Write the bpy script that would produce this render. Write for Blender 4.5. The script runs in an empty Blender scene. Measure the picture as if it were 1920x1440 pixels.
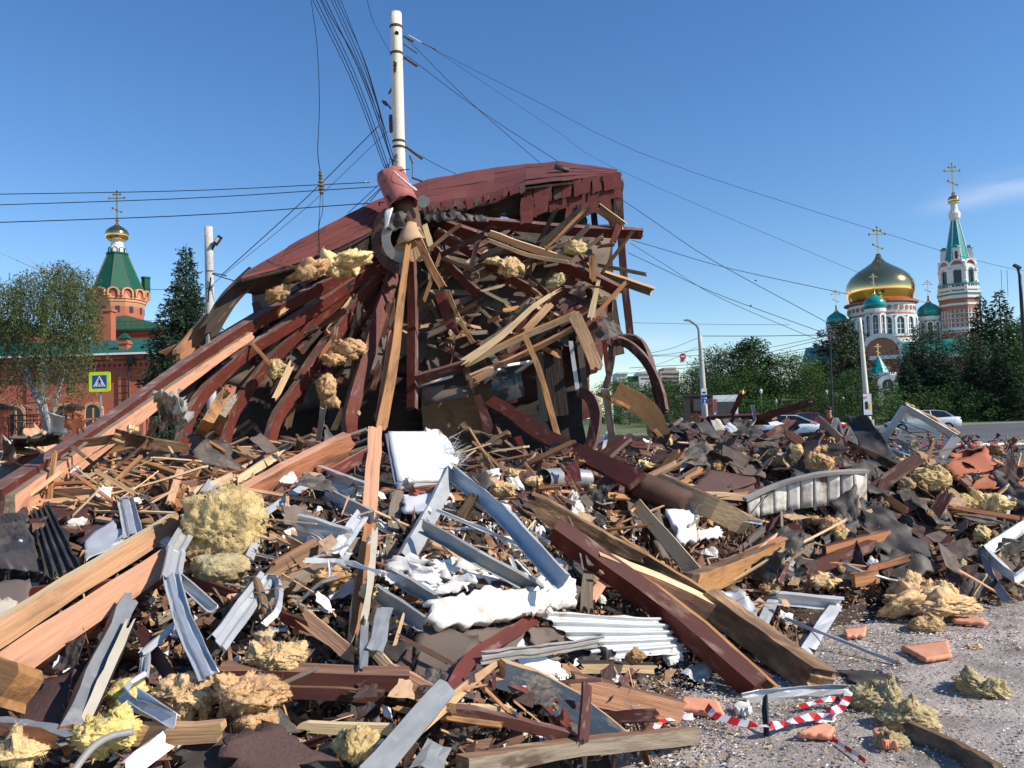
import bpy, math, random
import numpy as np
from mathutils import Vector, Matrix, noise
R = random.Random(7)
D = bpy.data
SC = bpy.context.scene
COL = SC.collection
# ---------------------------------------------------------------- camera, sky, sun, exposure
F = 1500.0
PITCH, ROLL = math.atan(68 / F), math.radians(1.8)
CAM = Vector((0, 0, 1.7))
fw = Vector((0, math.cos(PITCH), math.sin(PITCH)))
r0 = Vector((1, 0, 0)); u0 = Vector((0, -math.sin(PITCH), math.cos(PITCH)))
rt = r0 * math.cos(ROLL) - u0 * math.sin(ROLL)
up = u0 * math.cos(ROLL) + r0 * math.sin(ROLL)
cd = D.cameras.new('camera'); cam = D.objects.new('camera', cd); COL.objects.link(cam)
cd.sensor_width = 36; cd.lens = 36 * F / 1920; cd.clip_end = 3000; cd.clip_start = .05
cam.matrix_world = Matrix(((rt.x, up.x, -fw.x, CAM.x), (rt.y, up.y, -fw.y, CAM.y), (rt.z, up.z, -fw.z, CAM.z), (0, 0, 0, 1)))
SC.camera = cam
SUN_AZ, SUN_EL = math.radians(110), math.radians(37)      # azimuth clockwise from the view direction (+Y)
w = D.worlds.new('World'); SC.world = w; w.use_nodes = True
nt = w.node_tree; bg = nt.nodes['Background']
sky = nt.nodes.new('ShaderNodeTexSky'); sky.sky_type = 'NISHITA'; sky.sun_disc = False
sky.sun_elevation = SUN_EL; sky.sun_rotation = SUN_AZ; sky.altitude = 0
sky.air_density = 1.0; sky.dust_density = .0; sky.ozone_density = 3.0
bg.inputs[1].default_value = .138
# a thin high cloud streak over the bell tower and faint ones low down
L = nt.links.new; N_ = nt.nodes.new
hs = N_('ShaderNodeHueSaturation'); hs.inputs['Saturation'].default_value = 1.22; hs.inputs['Hue'].default_value = .505; hs.inputs['Value'].default_value = 1.0; L(sky.outputs[0], hs.inputs['Color'])
tc = N_('ShaderNodeTexCoord'); mp = N_('ShaderNodeMapping')
mp.inputs['Scale'].default_value = (3, 3, 16); mp.inputs['Rotation'].default_value = (0, .55, 0)
nz = N_('ShaderNodeTexNoise'); nz.inputs['Scale'].default_value = 1.6; nz.inputs['Detail'].default_value = 7
L(tc.outputs['Generated'], mp.inputs[0]); L(mp.outputs[0], nz.inputs[0])
tot = None
for (px, py, rad, amt) in ((1880, 352, .085, .34), (1790, 385, .06, .15), (1240, 640, .05, .3), (2150, 300, .14, .4)):
    v = (fw + rt * ((px - 960) / F) - up * ((py - 720) / F)).normalized()
    sb = N_('ShaderNodeVectorMath'); sb.operation = 'SUBTRACT'; sb.inputs[1].default_value = v; L(tc.outputs['Generated'], sb.inputs[0])
    mm = N_('ShaderNodeMapping'); mm.vector_type = 'POINT'; mm.inputs['Rotation'].default_value = (0, .42, 0); mm.inputs['Scale'].default_value = (1, 1, 3.6); L(sb.outputs[0], mm.inputs[0])
    ln = N_('ShaderNodeVectorMath'); ln.operation = 'LENGTH'; L(mm.outputs[0], ln.inputs[0])
    mr = N_('ShaderNodeMapRange'); mr.interpolation_type = 'SMOOTHSTEP'; mr.inputs[1].default_value = rad; mr.inputs[2].default_value = 0; mr.inputs[4].default_value = amt; L(ln.outputs['Value'], mr.inputs[0])
    if tot: ad = N_('ShaderNodeMath'); ad.operation = 'ADD'; L(tot, ad.inputs[0]); L(mr.outputs[0], ad.inputs[1]); tot = ad.outputs[0]
    else: tot = mr.outputs[0]
rp = N_('ShaderNodeMapRange'); rp.inputs[1].default_value = .35; rp.inputs[2].default_value = .65; L(nz.outputs[0], rp.inputs[0])
ml = N_('ShaderNodeMath'); ml.operation = 'MULTIPLY'; L(tot, ml.inputs[0]); L(rp.outputs[0], ml.inputs[1])
mx = N_('ShaderNodeMixRGB'); mx.inputs[2].default_value = (6.5, 6.5, 7.2, 1)
L(ml.outputs[0], mx.inputs[0]); L(hs.outputs[0], mx.inputs[1]); L(mx.outputs[0], bg.inputs[0])
sd = D.lights.new('sun', 'SUN'); sd.energy = 4.9; sd.angle = math.radians(.53); sd.color = (1, .93, .82)
so = D.objects.new('sun', sd); COL.objects.link(so)
sv = Vector((math.sin(SUN_AZ) * math.cos(SUN_EL), math.cos(SUN_AZ) * math.cos(SUN_EL), math.sin(SUN_EL)))
so.rotation_euler = sv.to_track_quat('Z', 'Y').to_euler(); so.location = (20, -10, 30)
SC.view_settings.view_transform = 'Standard'; SC.view_settings.look = 'None'
SC.view_settings.exposure = 0.22; SC.view_settings.gamma = 1; SC.view_settings.use_curve_mapping = False
SC.cycles.max_bounces = 5; SC.cycles.diffuse_bounces = 3; SC.cycles.glossy_bounces = 3; SC.cycles.transparent_max_bounces = 8

def W(px, py, d):
    """photo pixel + distance along the view -> point of the place"""
    return CAM + (fw + rt * ((px - 960) / F) - up * ((py - 720) / F)) * d
def ray(px, py): return W(px, py, 1) - CAM
def GP(px, py, z=0.0):
    v = ray(px, py); return CAM + v * ((z - CAM.z) / v.z)
def ss(t): t = max(0., min(1., t)); return t * t * (3 - 2 * t)
def lerp_tab(tab, x):
    if x <= tab[0][0]: return tab[0][1]
    for (a, p), (b, q) in zip(tab, tab[1:]):
        if x <= b: return p + (q - p) * (x - a) / (b - a)
    return tab[-1][1]
EDGE = [(-8, 1.0), (-1.2, .9), (-.2, 1.6), (.25, 2.9), (.57, 3.75), (1.04, 4.5), (2.14, 5.7), (2.6, 6.1), (4.3, 6.75), (9, 7.1)]
TOPZ = [(-9, 1.0), (-5.5, 1.2), (-3.5, 1.28), (-1, 1.25), (1.5, 1.35), (3.2, 1.45), (4.6, 1.2), (5.6, 1.0), (8, .8)]
BACK = [(-9, 8.5), (-5.5, 9), (-4, 16), (2.5, 16), (3.3, 12.5), (5, 10.5), (9, 9.5)]
RAMP = [(-9, 5.5), (-1, 5.6), (.6, 4.6), (2, 3.8), (3, 3.0), (6, 2.6)]
def H(x, y):
    t = (y - lerp_tab(EDGE, x)) / lerp_tab(RAMP, x)
    h = lerp_tab(TOPZ, x) * ss(t) * (1 - ss((y - lerp_tab(BACK, x)) / 2.5))
    if h > .02:
        h += min(1, h * 2) * (.14 * noise.noise(Vector((x * .8, y * .8, 3))) + .05 * noise.noise(Vector((x * 2.6, y * 2.6, 9))))
    if y > 9 and -4.2 < x < 2.2: h -= .2 * ss((y - 9) / 1.5) * ss((x + 4.2) / .7) * ss((2.2 - x) / .7)
    return h
_md = {}
def MD(px, py, lift=0.0):
    """distance at which the view through a pixel meets the heap, less lift metres"""
    k = (int(px), int(py))
    if k not in _md:
        v = ray(px, py); d = 1.6; best = (9e9, 8.)
        while d < 12.5:
            p = CAM + v * d; g = p.z - H(p.x, p.y)
            if g <= 0: best = (0, d); break
            if g < best[0] and d > 5.5: best = (g, d)
            d += .06
        _md[k] = best
    return _md[k][1] - lift
# ---------------------------------------------------------------- materials
MATS = {}
def mat(name, a, b=None, sc=(6, 6, 6), rough=.8, metal=0, patch=None, pth=.55, psc=(2, 2, 2), bump=.25, rnd=.25, spec=.3, soft=.06, world=False, hue=0., trans=0, bsc=1.):
    m = D.materials.new(name); m.use_nodes = True; n = m.node_tree; B = n.nodes['Principled BSDF']
    l = n.links.new; N = n.nodes.new
    B.inputs['Roughness'].default_value = rough; B.inputs['Metallic'].default_value = metal
    B.inputs['Specular IOR Level'].default_value = spec
    if trans: B.inputs['Transmission Weight'].default_value = trans
    b = b or tuple(c * .7 for c in a)
    t = N('ShaderNodeTexCoord'); oi = N('ShaderNodeObjectInfo')
    src = t.outputs['Object']
    if world:
        g = N('ShaderNodeNewGeometry'); src = g.outputs['Position']
    ad = N('ShaderNodeVectorMath'); ad.operation = 'ADD'
    sm = N('ShaderNodeVectorMath'); sm.operation = 'SCALE'; sm.inputs[0].default_value = (37, 17, 53)
    l(oi.outputs['Random'], sm.inputs['Scale']); l(src, ad.inputs[0])
    if not world: l(sm.outputs[0], ad.inputs[1])
    def nse(scale, det=6):
        mm = N('ShaderNodeMapping'); mm.inputs['Scale'].default_value = scale; l(ad.outputs[0], mm.inputs[0])
        z = N('ShaderNodeTexNoise'); z.inputs['Scale'].default_value = 1; z.inputs['Detail'].default_value = det; z.inputs['Roughness'].default_value = .62
        l(mm.outputs[0], z.inputs[0]); return z.outputs[0]
    n1 = nse(sc)
    r1 = N('ShaderNodeMapRange'); r1.inputs[1].default_value = .3; r1.inputs[2].default_value = .7; l(n1, r1.inputs[0])
    mixa = N('ShaderNodeMixRGB'); l(r1.outputs[0], mixa.inputs[0]); mixa.inputs[1].default_value = (*a, 1); mixa.inputs[2].default_value = (*b, 1)
    c = mixa.outputs[0]
    pf = None
    if patch:
        n2 = nse(psc, 8)
        r2 = N('ShaderNodeMapRange'); r2.inputs[1].default_value = pth - soft; r2.inputs[2].default_value = pth + soft; l(n2, r2.inputs[0])
        mp_ = N('ShaderNodeMixRGB'); l(r2.outputs[0], mp_.inputs[0]); l(c, mp_.inputs[1]); mp_.inputs[2].default_value = (*patch, 1); c = mp_.outputs[0]
        pf = r2.outputs[0]
    if rnd:
        hs = N('ShaderNodeHueSaturation'); rr = N('ShaderNodeMapRange'); rr.inputs[3].default_value = 1 - rnd; rr.inputs[4].default_value = 1 + rnd
        l(oi.outputs['Random'], rr.inputs[0]); l(rr.outputs[0], hs.inputs['Value']); l(c, hs.inputs['Color']); c = hs.outputs[0]
        if hue:
            wn = N('ShaderNodeTexWhiteNoise'); wn.noise_dimensions = '1D'; l(oi.outputs['Random'], wn.inputs['W'])
            rh = N('ShaderNodeMapRange'); rh.inputs[3].default_value = .5 - hue; rh.inputs[4].default_value = .5 + hue; l(wn.outputs[0], rh.inputs[0]); l(rh.outputs[0], hs.inputs['Hue'])
    l(c, B.inputs['Base Color'])
    if pf is not None and metal:
        iv = N('ShaderNodeMath'); iv.operation = 'MULTIPLY_ADD'; iv.inputs[1].default_value = -metal; iv.inputs[2].default_value = metal; l(pf, iv.inputs[0]); l(iv.outputs[0], B.inputs['Metallic'])
    if bump:
        bp = N('ShaderNodeBump'); bp.inputs['Strength'].default_value = bump; bp.inputs['Distance'].default_value = .02 * bsc
        l(n1, bp.inputs['Height']); l(bp.outputs[0], B.inputs['Normal'])
    MATS[name] = m; return m
GR = (1.6, 34, 34)
mat('raw_wood', (.70, .395, .225), (.55, .285, .15), GR, .75, patch=(.30, .16, .09), pth=.60, soft=.1, psc=(1.6, 7, 7), bump=.5, rnd=.16, hue=.012)
mat('pale_wood', (.78, .57, .34), (.65, .44, .235), GR, .75, patch=(.42, .27, .15), pth=.62, soft=.1, psc=(1.6, 7, 7), bump=.4, rnd=.12, hue=.01)
mat('orange_wood', (.50, .235, .10), (.35, .15, .062), GR, .75, patch=(.15, .07, .04), pth=.58, soft=.09, psc=(1.5, 8, 8), bump=.5, rnd=.2, hue=.012)
mat('old_wood', (.26, .15, .085), (.115, .065, .038), GR, .85, patch=(.32, .22, .13), pth=.62, psc=(2, 9, 9), bump=.6, rnd=.3, hue=.015)
mat('grey_wood', (.28, .225, .165), (.15, .115, .08), GR, .85, patch=(.09, .06, .04), pth=.6, psc=(2, 9, 9), bump=.6, rnd=.25)
mat('brown_paint', (.115, .042, .032), (.08, .03, .024), (3, 12, 12), .6, patch=(.24, .15, .11), pth=.60, psc=(3, 10, 10), bump=.2, rnd=.22, spec=.18)
mat('red_paint', (.145, .034, .024), (.10, .025, .018), (3, 9, 9), .5, patch=(.23, .12, .10), pth=.635, psc=(5, 17, 17), bump=.15, rnd=.12, spec=.2)
mat('dusty_lit_paint', (.20, .115, .10), (.13, .055, .047), (3, 16, 16), .7, patch=(.30, .22, .18), pth=.6, psc=(3, 12, 12), bump=.3, rnd=.15)  # dusty paint, also made paler to colour in the lit edges of beams
mat('bark', (.27, .16, .09), (.09, .05, .03), (4, 14, 14), .9, patch=(.42, .26, .14), pth=.58, psc=(3, 8, 8), bump=1, rnd=.15)
mat('char_shade_wood', (.065, .045, .034), (.03, .022, .018), GR, .85, patch=(.22, .13, .07), pth=.66, psc=(2, 8, 8), bump=.8, rnd=.2)  # dark wood; also shade put into the colour of room walls and backings
mat('bitumen', (.062, .050, .042), (.036, .030, .027), (14, 14, 14), .62, patch=(.15, .115, .085), pth=.6, psc=(3, 3, 3), bump=.35, rnd=.35, spec=.5, soft=.12)
mat('wet_tar', (.018, .017, .018), (.028, .026, .027), (10, 10, 10), .28, bump=1, rnd=.1, spec=.6)
mat('shingle_brown', (.135, .075, .064), (.095, .055, .048), (60, 60, 60), .9, patch=(.06, .05, .047), pth=.63, psc=(3, 3, 3), bump=.5, rnd=.2)
mat('shingle_red', (.175, .047, .040), (.135, .037, .033), (50, 50, 50), .9, patch=(.13, .05, .045), pth=.66, psc=(2, 2, 2), bump=.5, rnd=.1, soft=.12)
mat('zinc', (.66, .66, .65), (.50, .505, .51), (5, 14, 14), .46, .42, patch=(.5, .48, .45), pth=.72, psc=(5, 5, 5), bump=.12, rnd=.14)
mat('zinc_dull', (.42, .425, .42), (.29, .295, .295), (5, 12, 12), .5, .35, patch=(.42, .40, .37), pth=.66, psc=(5, 5, 5), bump=.15, rnd=.2)
mat('white_metal', (.70, .71, .70), (.60, .61, .60), (6, 6, 6), .4, .2, patch=(.40, .33, .25), pth=.68, psc=(4, 9, 9), bump=.1, rnd=.06)
mat('blue_metal', (.10, .14, .19), (.16, .20, .24), (8, 20, 20), .5, .4, patch=(.55, .42, .24), pth=.57, psc=(3, 8, 8), bump=.3, rnd=.1)
mat('plaster', (.80, .77, .72), (.66, .61, .54), (12, 12, 12), .9, patch=(.42, .36, .29), pth=.64, psc=(4, 4, 4), bump=.5, rnd=.1)
mat('white_board', (.84, .83, .82), (.80, .79, .77), (5, 5, 5), .7, patch=(.62, .55, .46), pth=.72, psc=(3, 3, 3), bump=.12, rnd=.05)
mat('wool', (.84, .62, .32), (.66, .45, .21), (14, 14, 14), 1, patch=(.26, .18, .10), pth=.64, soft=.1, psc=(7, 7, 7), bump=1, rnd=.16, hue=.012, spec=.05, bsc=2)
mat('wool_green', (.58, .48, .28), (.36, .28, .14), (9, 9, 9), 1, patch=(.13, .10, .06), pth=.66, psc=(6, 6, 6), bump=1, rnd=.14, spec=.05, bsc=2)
mat('wool_brown', (.66, .42, .22), (.44, .255, .12), (9, 9, 9), 1, patch=(.17, .09, .05), pth=.62, psc=(7, 7, 7), bump=1, rnd=.18, spec=.05, bsc=2)
mat('foam', (.80, .36, .22), (.68, .28, .16), (7, 7, 7), .85, patch=(.5, .3, .2), pth=.7, psc=(5, 5, 5), bump=.3, rnd=.1)
mat('foam_red', (.44, .155, .135), (.36, .12, .11), (9, 9, 9), .8, patch=(.12, .07, .06), pth=.68, psc=(9, 9, 9), bump=.2, rnd=0)
mat('terracotta', (.42, .14, .07), (.34, .11, .055), (5, 5, 5), .8, patch=(.22, .10, .06), pth=.66, psc=(4, 4, 4), bump=.2, rnd=.1)
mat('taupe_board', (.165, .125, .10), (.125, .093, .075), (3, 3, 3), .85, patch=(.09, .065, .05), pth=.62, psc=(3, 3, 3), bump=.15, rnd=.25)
mat('ply', (.36, .21, .10), (.26, .145, .065), (2, 14, 14), .8, patch=(.14, .08, .05), pth=.64, psc=(3, 3, 3), bump=.2, rnd=.2)
mat('cardboard', (.50, .33, .20), (.42, .26, .15), (3, 3, 3), .85, patch=(.3, .18, .1), pth=.66, bump=.15, rnd=.12)
mat('white_cloth', (.82, .82, .83), (.74, .74, .76), (8, 8, 8), .9, bump=.4, rnd=.03)
mat('navy', (.02, .035, .10), rough=.7, rnd=.1)
mat('cream', (.62, .55, .42), (.5, .44, .33), (5, 5, 5), .8, bump=.1, rnd=.08)
mat('dark_metal', (.045, .045, .05), rough=.5, metal=.3, rnd=.1)
mat('cable', (.03, .03, .033), rough=.6, rnd=.1, bump=0)
mat('rusty', (.16, .09, .06), (.08, .05, .04), (12, 12, 12), .8, bump=.5)
mat('tape_red', (.62, .02, .03), rough=.4, bump=0, rnd=0)
mat('tape_white', (.85, .85, .86), rough=.4, bump=0, rnd=0)
mat('glass_dirty', (.35, .37, .36), (.25, .26, .25), (3, 3, 3), .15, bump=0, rnd=0, trans=.85, patch=(.4, .38, .35), pth=.6)
mat('wool_lemon', (.80, .64, .26), (.60, .45, .15), (9, 9, 9), 1, patch=(.3, .24, .1), pth=.68, psc=(7, 7, 7), bump=1, rnd=.05, spec=.05, bsc=2)
mat('stained_board', (.74, .52, .25), (.50, .29, .11), (22, 26, 26), .9, patch=(.20, .03, .03), pth=.54, psc=(3.2, 9, 9), bump=1, rnd=0, soft=.03)
mat('stained_board2', (.40, .17, .07), (.55, .30, .13), (3, 14, 14), .8, patch=(.20, .03, .025), pth=.6, psc=(4, 9, 9), bump=1, rnd=0, soft=.03)
mat('grey_post', (.58, .52, .46), (.45, .39, .33), (2, 20, 20), .8, patch=(.25, .19, .15), pth=.62, bump=.4, rnd=0)
mat('blue_grey', (.17, .19, .21), (.12, .14, .16), (2, 20, 20), .6, rnd=0); mat('grey_trim', (.36, .34, .31), (.26, .245, .225), (2, 9, 9), .5, rnd=.1)
mat('scorched', (.55, .26, .09), (.33, .14, .05), (4, 12, 12), .8, patch=(.07, .035, .02), pth=.5, psc=(6, 12, 12), rnd=0, soft=.08)
mat('fascia_white', (.72, .68, .62), (.6, .55, .48), (5, 5, 5), .8, patch=(.13, .08, .05), pth=.56, psc=(4, 4, 4), rnd=.08, soft=.1)
mat('pvc_grey', (.40, .40, .40), (.34, .34, .34), rough=.5, rnd=0, bump=0); mat('tube_brown', (.07, .035, .025), (.12, .06, .04), (5, 5, 5), .7, rnd=0)
mat('clear_glass', (.75, .8, .78), (.7, .75, .73), rough=.05, rnd=0, bump=0, trans=.97, spec=.5); mat('plastic_film', (.45, .42, .38), (.6, .58, .54), (4, 4, 4), .35, rnd=0, bump=.3, trans=.35, spec=.6)
M = MATS
# ---------------------------------------------------------------- mesh helpers
def tagit(o, label=None, cat=None, group=None, kind=None):
    if label: o['label'] = label
    if cat: o['category'] = cat
    if group: o['group'] = group
    if kind: o['kind'] = kind
    return o
def empty(name, loc, label, cat, group=None):
    o = D.objects.new(name, None); o.location = loc; o.empty_display_size = .2; COL.objects.link(o)
    return tagit(o, label, cat, group)
def basis(xa, za=None):
    X = Vector(xa).normalized(); Z = Vector(za) if za is not None else Vector((0, 0, 1))
    Y = Z.cross(X)
    if Y.length < 1e-4: Y = Vector((0, 1, 0)).cross(X)
    Y.normalize(); Z = X.cross(Y)
    return Matrix((X, Y, Z)).transposed()
def base_of(parent): return parent.matrix_world_loc if False else Vector(parent.location) if parent else Vector()
def WL(o):
    v = Vector(o.location)
    while o.parent: o = o.parent; v += Vector(o.location)
    return v
def MO(name, verts, faces, mats, parent=None, mi=None, rot=None, smooth=False, org=None):
    """link one mesh object given world coordinates; its own axes follow rot"""
    V = np.asarray([tuple(v) for v in verts], dtype=float)
    o_ = V.mean(0) if org is None else np.array(org, float)
    Vl = V - o_
    if rot is not None: Vl = Vl @ np.array(rot)
    me = D.meshes.new(name); me.from_pydata(Vl.tolist(), [], faces)
    if not isinstance(mats, (list, tuple)): mats = [mats]
    for m in mats: me.materials.append(M[m] if isinstance(m, str) else m)
    if mi is not None: me.polygons.foreach_set('material_index', mi)
    if smooth: me.polygons.foreach_set('use_smooth', [True] * len(me.polygons))
    o = D.objects.new(name, me); COL.objects.link(o)
    if parent: o.parent = parent; o.location = Vector(o_) - WL(parent)
    else: o.location = o_
    if rot is not None: o.rotation_mode = 'XYZ'; o.rotation_euler = Matrix(rot).to_euler()
    return o
class MB:
    def __init__(s): s.v = []; s.f = []; s.m = []
    def add(s, v, f, m=0):
        n = len(s.v); s.v += [tuple(p) for p in v]; s.f += [tuple(i + n for i in q) for q in f]
        s.m += (m if isinstance(m, list) else [m] * len(f))
    def box(s, c, size, rot=None, m=0):
        c = Vector(c); hx, hy, hz = size[0] / 2, size[1] / 2, size[2] / 2
        P = [Vector((sx * hx, sy * hy, sz * hz)) for sx in (-1, 1) for sy in (-1, 1) for sz in (-1, 1)]
        if rot is not None: P = [rot @ p for p in P]
        s.add([c + p for p in P], [(0, 1, 3, 2), (4, 6, 7, 5), (0, 4, 5, 1), (2, 3, 7, 6), (0, 2, 6, 4), (1, 5, 7, 3)], m)
    def lathe(s, c, prof, n=16, m=0, rot=None, ph=0., cap=True):
        c = Vector(c); V = []
        for (r_, z) in prof:
            for k in range(n):
                a = 2 * math.pi * k / n + ph; p = Vector((r_ * math.cos(a), r_ * math.sin(a), z))
                V.append(c + (rot @ p if rot is not None else p))
        f = [(i * n + k, i * n + (k + 1) % n, (i + 1) * n + (k + 1) % n, (i + 1) * n + k) for i in range(len(prof) - 1) for k in range(n)]
        if cap: f += [tuple(range(n))[::-1], tuple(range((len(prof) - 1) * n, len(prof) * n))]
        s.add(V, f, m)
    def build(s, name, mats, parent=None, smooth=False, rot=None, org=None):
        return MO(name, s.v, s.f, mats, parent, s.m, rot, smooth, org)
def slab(G, t, closed=False, tex=None):
    """grid of points (nu,nv,3) -> thick sheet; material 0 faces, 1 back, 2 rim"""
    G = np.asarray(G, float); nu, nv = G.shape[:2]
    du = np.gradient(G, axis=0) if nu > 1 else None
    if closed:
        dv = np.roll(G, -1, 1) - np.roll(G, 1, 1)
    else: dv = np.gradient(G, axis=1)
    n = np.cross(du, dv); n /= (np.linalg.norm(n, axis=2, keepdims=True) + 1e-9)
    tt = np.asarray(t); tt = tt[..., None] if tt.ndim else tt
    A = G + n * tt / 2; B = G - n * tt / 2
    V = np.concatenate([A.reshape(-1, 3), B.reshape(-1, 3)]); o = nu * nv
    f = []; m = []
    jm = nv if closed else nv - 1
    for i in range(nu - 1):
        for j in range(jm):
            j2 = (j + 1) % nv
            a, b, c, d = i * nv + j, i * nv + j2, (i + 1) * nv + j2, (i + 1) * nv + j
            f.append((a, d, c, b)); m.append(0); f.append((a + o, b + o, c + o, d + o)); m.append(1)
    for j in range(jm):
        j2 = (j + 1) % nv
        f.append((j, j2, j2 + o, j + o)); m.append(2)
        e = (nu - 1) * nv; f.append((e + j2, e + j, e + j + o, e + j2 + o)); m.append(2)
    if not closed:
        for i in range(nu - 1):
            f.append((i * nv, i * nv + o, (i + 1) * nv + o, (i + 1) * nv)); m.append(2)
            a = i * nv + nv - 1; b = a + nv; f.append((a, b, b + o, a + o)); m.append(2)
    return V, f, m
def sweepgrid(path, prof, wdir, seg=None, twist=0., scale=None):
    P = [Vector(p) for p in path]
    L_ = [0]
    for a, b in zip(P, P[1:]): L_.append(L_[-1] + (b - a).length)
    n = seg or max(2, len(P))
    G = []
    for i in range(n):
        s_ = L_[-1] * i / (n - 1)
        k = 0
        while k < len(P) - 2 and L_[k + 1] < s_: k += 1
        u = (s_ - L_[k]) / max(1e-6, L_[k + 1] - L_[k])
        if len(P) > 2:      # catmull-rom
            p0 = P[k - 1] if k else P[0] * 2 - P[1]; p3 = P[k + 2] if k + 2 < len(P) else P[-1] * 2 - P[-2]
            p1, p2 = P[k], P[k + 1]
            c = .5 * ((2 * p1) + (p2 - p0) * u + (2 * p0 - 5 * p1 + 4 * p2 - p3) * u * u + (3 * p1 - p0 - 3 * p2 + p3) * u ** 3)
            T = (p2 - p0) * (1 - u) + (p3 - p1) * u
        else:
            c = P[k].lerp(P[k + 1], u); T = P[k + 1] - P[k]
        T.normalize()
        wd = Vector(wdir) - T * Vector(wdir).dot(T); wd.normalize(); nd = T.cross(wd)
        a = twist * i / (n - 1); wd, nd = wd * math.cos(a) + nd * math.sin(a), nd * math.cos(a) - wd * math.sin(a)
        sc = scale(i / (n - 1)) if scale else 1
        G.append([c + wd * (x * sc) + nd * (y * sc) for x, y in prof])
    return np.array([[tuple(q) for q in r] for r in G])
def jag(G, amt, rnd, both=(1, 1)):
    """splinter the two ends of a swept grid"""
    nu, nv = G.shape[:2]
    t0 = G[0, nv // 2] - G[1, nv // 2]; t0 /= np.linalg.norm(t0); t1 = G[-1, nv // 2] - G[-2, nv // 2]; t1 /= np.linalg.norm(t1)
    for j in range(nv):
        if both[0]: G[0, j] += t0 * rnd.uniform(-.6, 1) * amt * both[0]
        if both[1]: G[-1, j] += t1 * rnd.uniform(-.6, 1) * amt * both[1]
    return G
def face_dir(p0, p1, roll=0.):
    """width direction of a piece; a positive roll tips the wide face down so that its upper edge shows, a negative one up"""
    p0, p1 = Vector(p0), Vector(p1); T = (p1 - p0).normalized(); v = ((p0 + p1) / 2 - CAM).normalized()
    wd = T.cross(v).normalized(); a = math.radians(roll)
    if wd.z + .02 * wd.x < 0: wd = -wd
    n = wd.cross(T).normalized()
    if n.dot(v) > 0: n = -n
    return wd * math.cos(a) + n * math.sin(a)
def rough_plank(name, path, w, t, mats, parent=None, roll=0., j=.06, seg=None, rnd=R, wob=.004, twist=0., both=(1, 1), taper=None, nv=6, wdir=None):
    wd = wdir if wdir is not None else face_dir(path[0], path[-1], roll)
    prof = [(w * (k / (nv - 1) - .5), 0) for k in range(nv)]
    Lh = sum((Vector(b) - Vector(a)).length for a, b in zip(path, path[1:]))
    n = seg or max(4, min(14, int(Lh / .25) + 2))
    G = sweepgrid(path, prof, wd, max(n, len(path) * 3 if len(path) > 2 else n), twist, taper)
    sd_ = rnd.uniform(0, 99)
    for i in range(G.shape[0]):
        for k in (0, nv - 1):
            G[i, k] += np.array(wd) * wob * 2 * noise.noise(Vector((i * .7, k, sd_)))
    G = jag(G, j, rnd, both)
    V, f, m = slab(G, t)
    if not isinstance(mats, (list, tuple)): mats = [mats] * 3
    if len(mats) == 2: mats = [mats[0], mats[1], mats[1]]
    T = Vector(path[-1]) - Vector(path[0])
    return MO(name, V, f, mats, parent, m, basis(T, T.cross(Vector(wd))))
def sheetobj(name, corners, nu, nv, t, mats, parent=None, crumple=.03, cs=2.5, tear=.03, corr=None, smooth=True, bend=0., rnd=R):
    """four corners (a,b,c,d around) -> warped sheet; corr=(count, depth) ribs run from a-b to d-c"""
    a, b, c, d = [Vector(p) for p in corners]; sd_ = rnd.uniform(0, 99)
    nrm = (b - a).cross(d - a).normalized(); G = np.zeros((nu, nv, 3))
    e1 = (d - a).normalized(); e2 = (b - a).normalized()
    for i in range(nu):
        for k in range(nv):
            u, v = i / (nu - 1), k / (nv - 1)
            p = a.lerp(b, v).lerp(d.lerp(c, v), u)
            q = p * cs + Vector((sd_, 0, 0))
            h = crumple * (noise.noise(q) + .5 * noise.noise(q * 2.3)) + bend * (1 - (2 * u - 1) ** 2)
            if corr: ph = (v * corr[0]) % 1; h += corr[1] * (max(0, min(1, (.5 - abs(ph - .5)) * 5 - .6)))
            if i in (0, nu - 1): p = p + e1 * tear * (noise.noise(Vector((k * .5 * 12 / nv, sd_, i))) * 1.3 + .5 * noise.noise(Vector((k * 1.3, sd_, i))))
            if k in (0, nv - 1): p = p + e2 * tear * (noise.noise(Vector((i * .5 * 12 / nu, k, sd_))) * 1.3 + .5 * noise.noise(Vector((i * 1.3, k, sd_))))
            G[i, k] = p + nrm * h
    V, f, m = slab(G, t)
    if not isinstance(mats, (list, tuple)): mats = [mats] * 3
    if len(mats) == 2: mats = [mats[0], mats[1], mats[1]]
    return MO(name, V, f, mats, parent, m, basis(b - a, nrm), smooth)
_ico = {}
def ico(n):
    if n not in _ico:
        import bmesh
        bm = bmesh.new(); bmesh.ops.create_icosphere(bm, subdivisions=n, radius=1)
        bm.verts.ensure_lookup_table()
        _ico[n] = (np.array([v.co[:] for v in bm.verts]), [tuple(v.index for v in f.verts) for f in bm.faces]); bm.free()
    return _ico[n]
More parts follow.
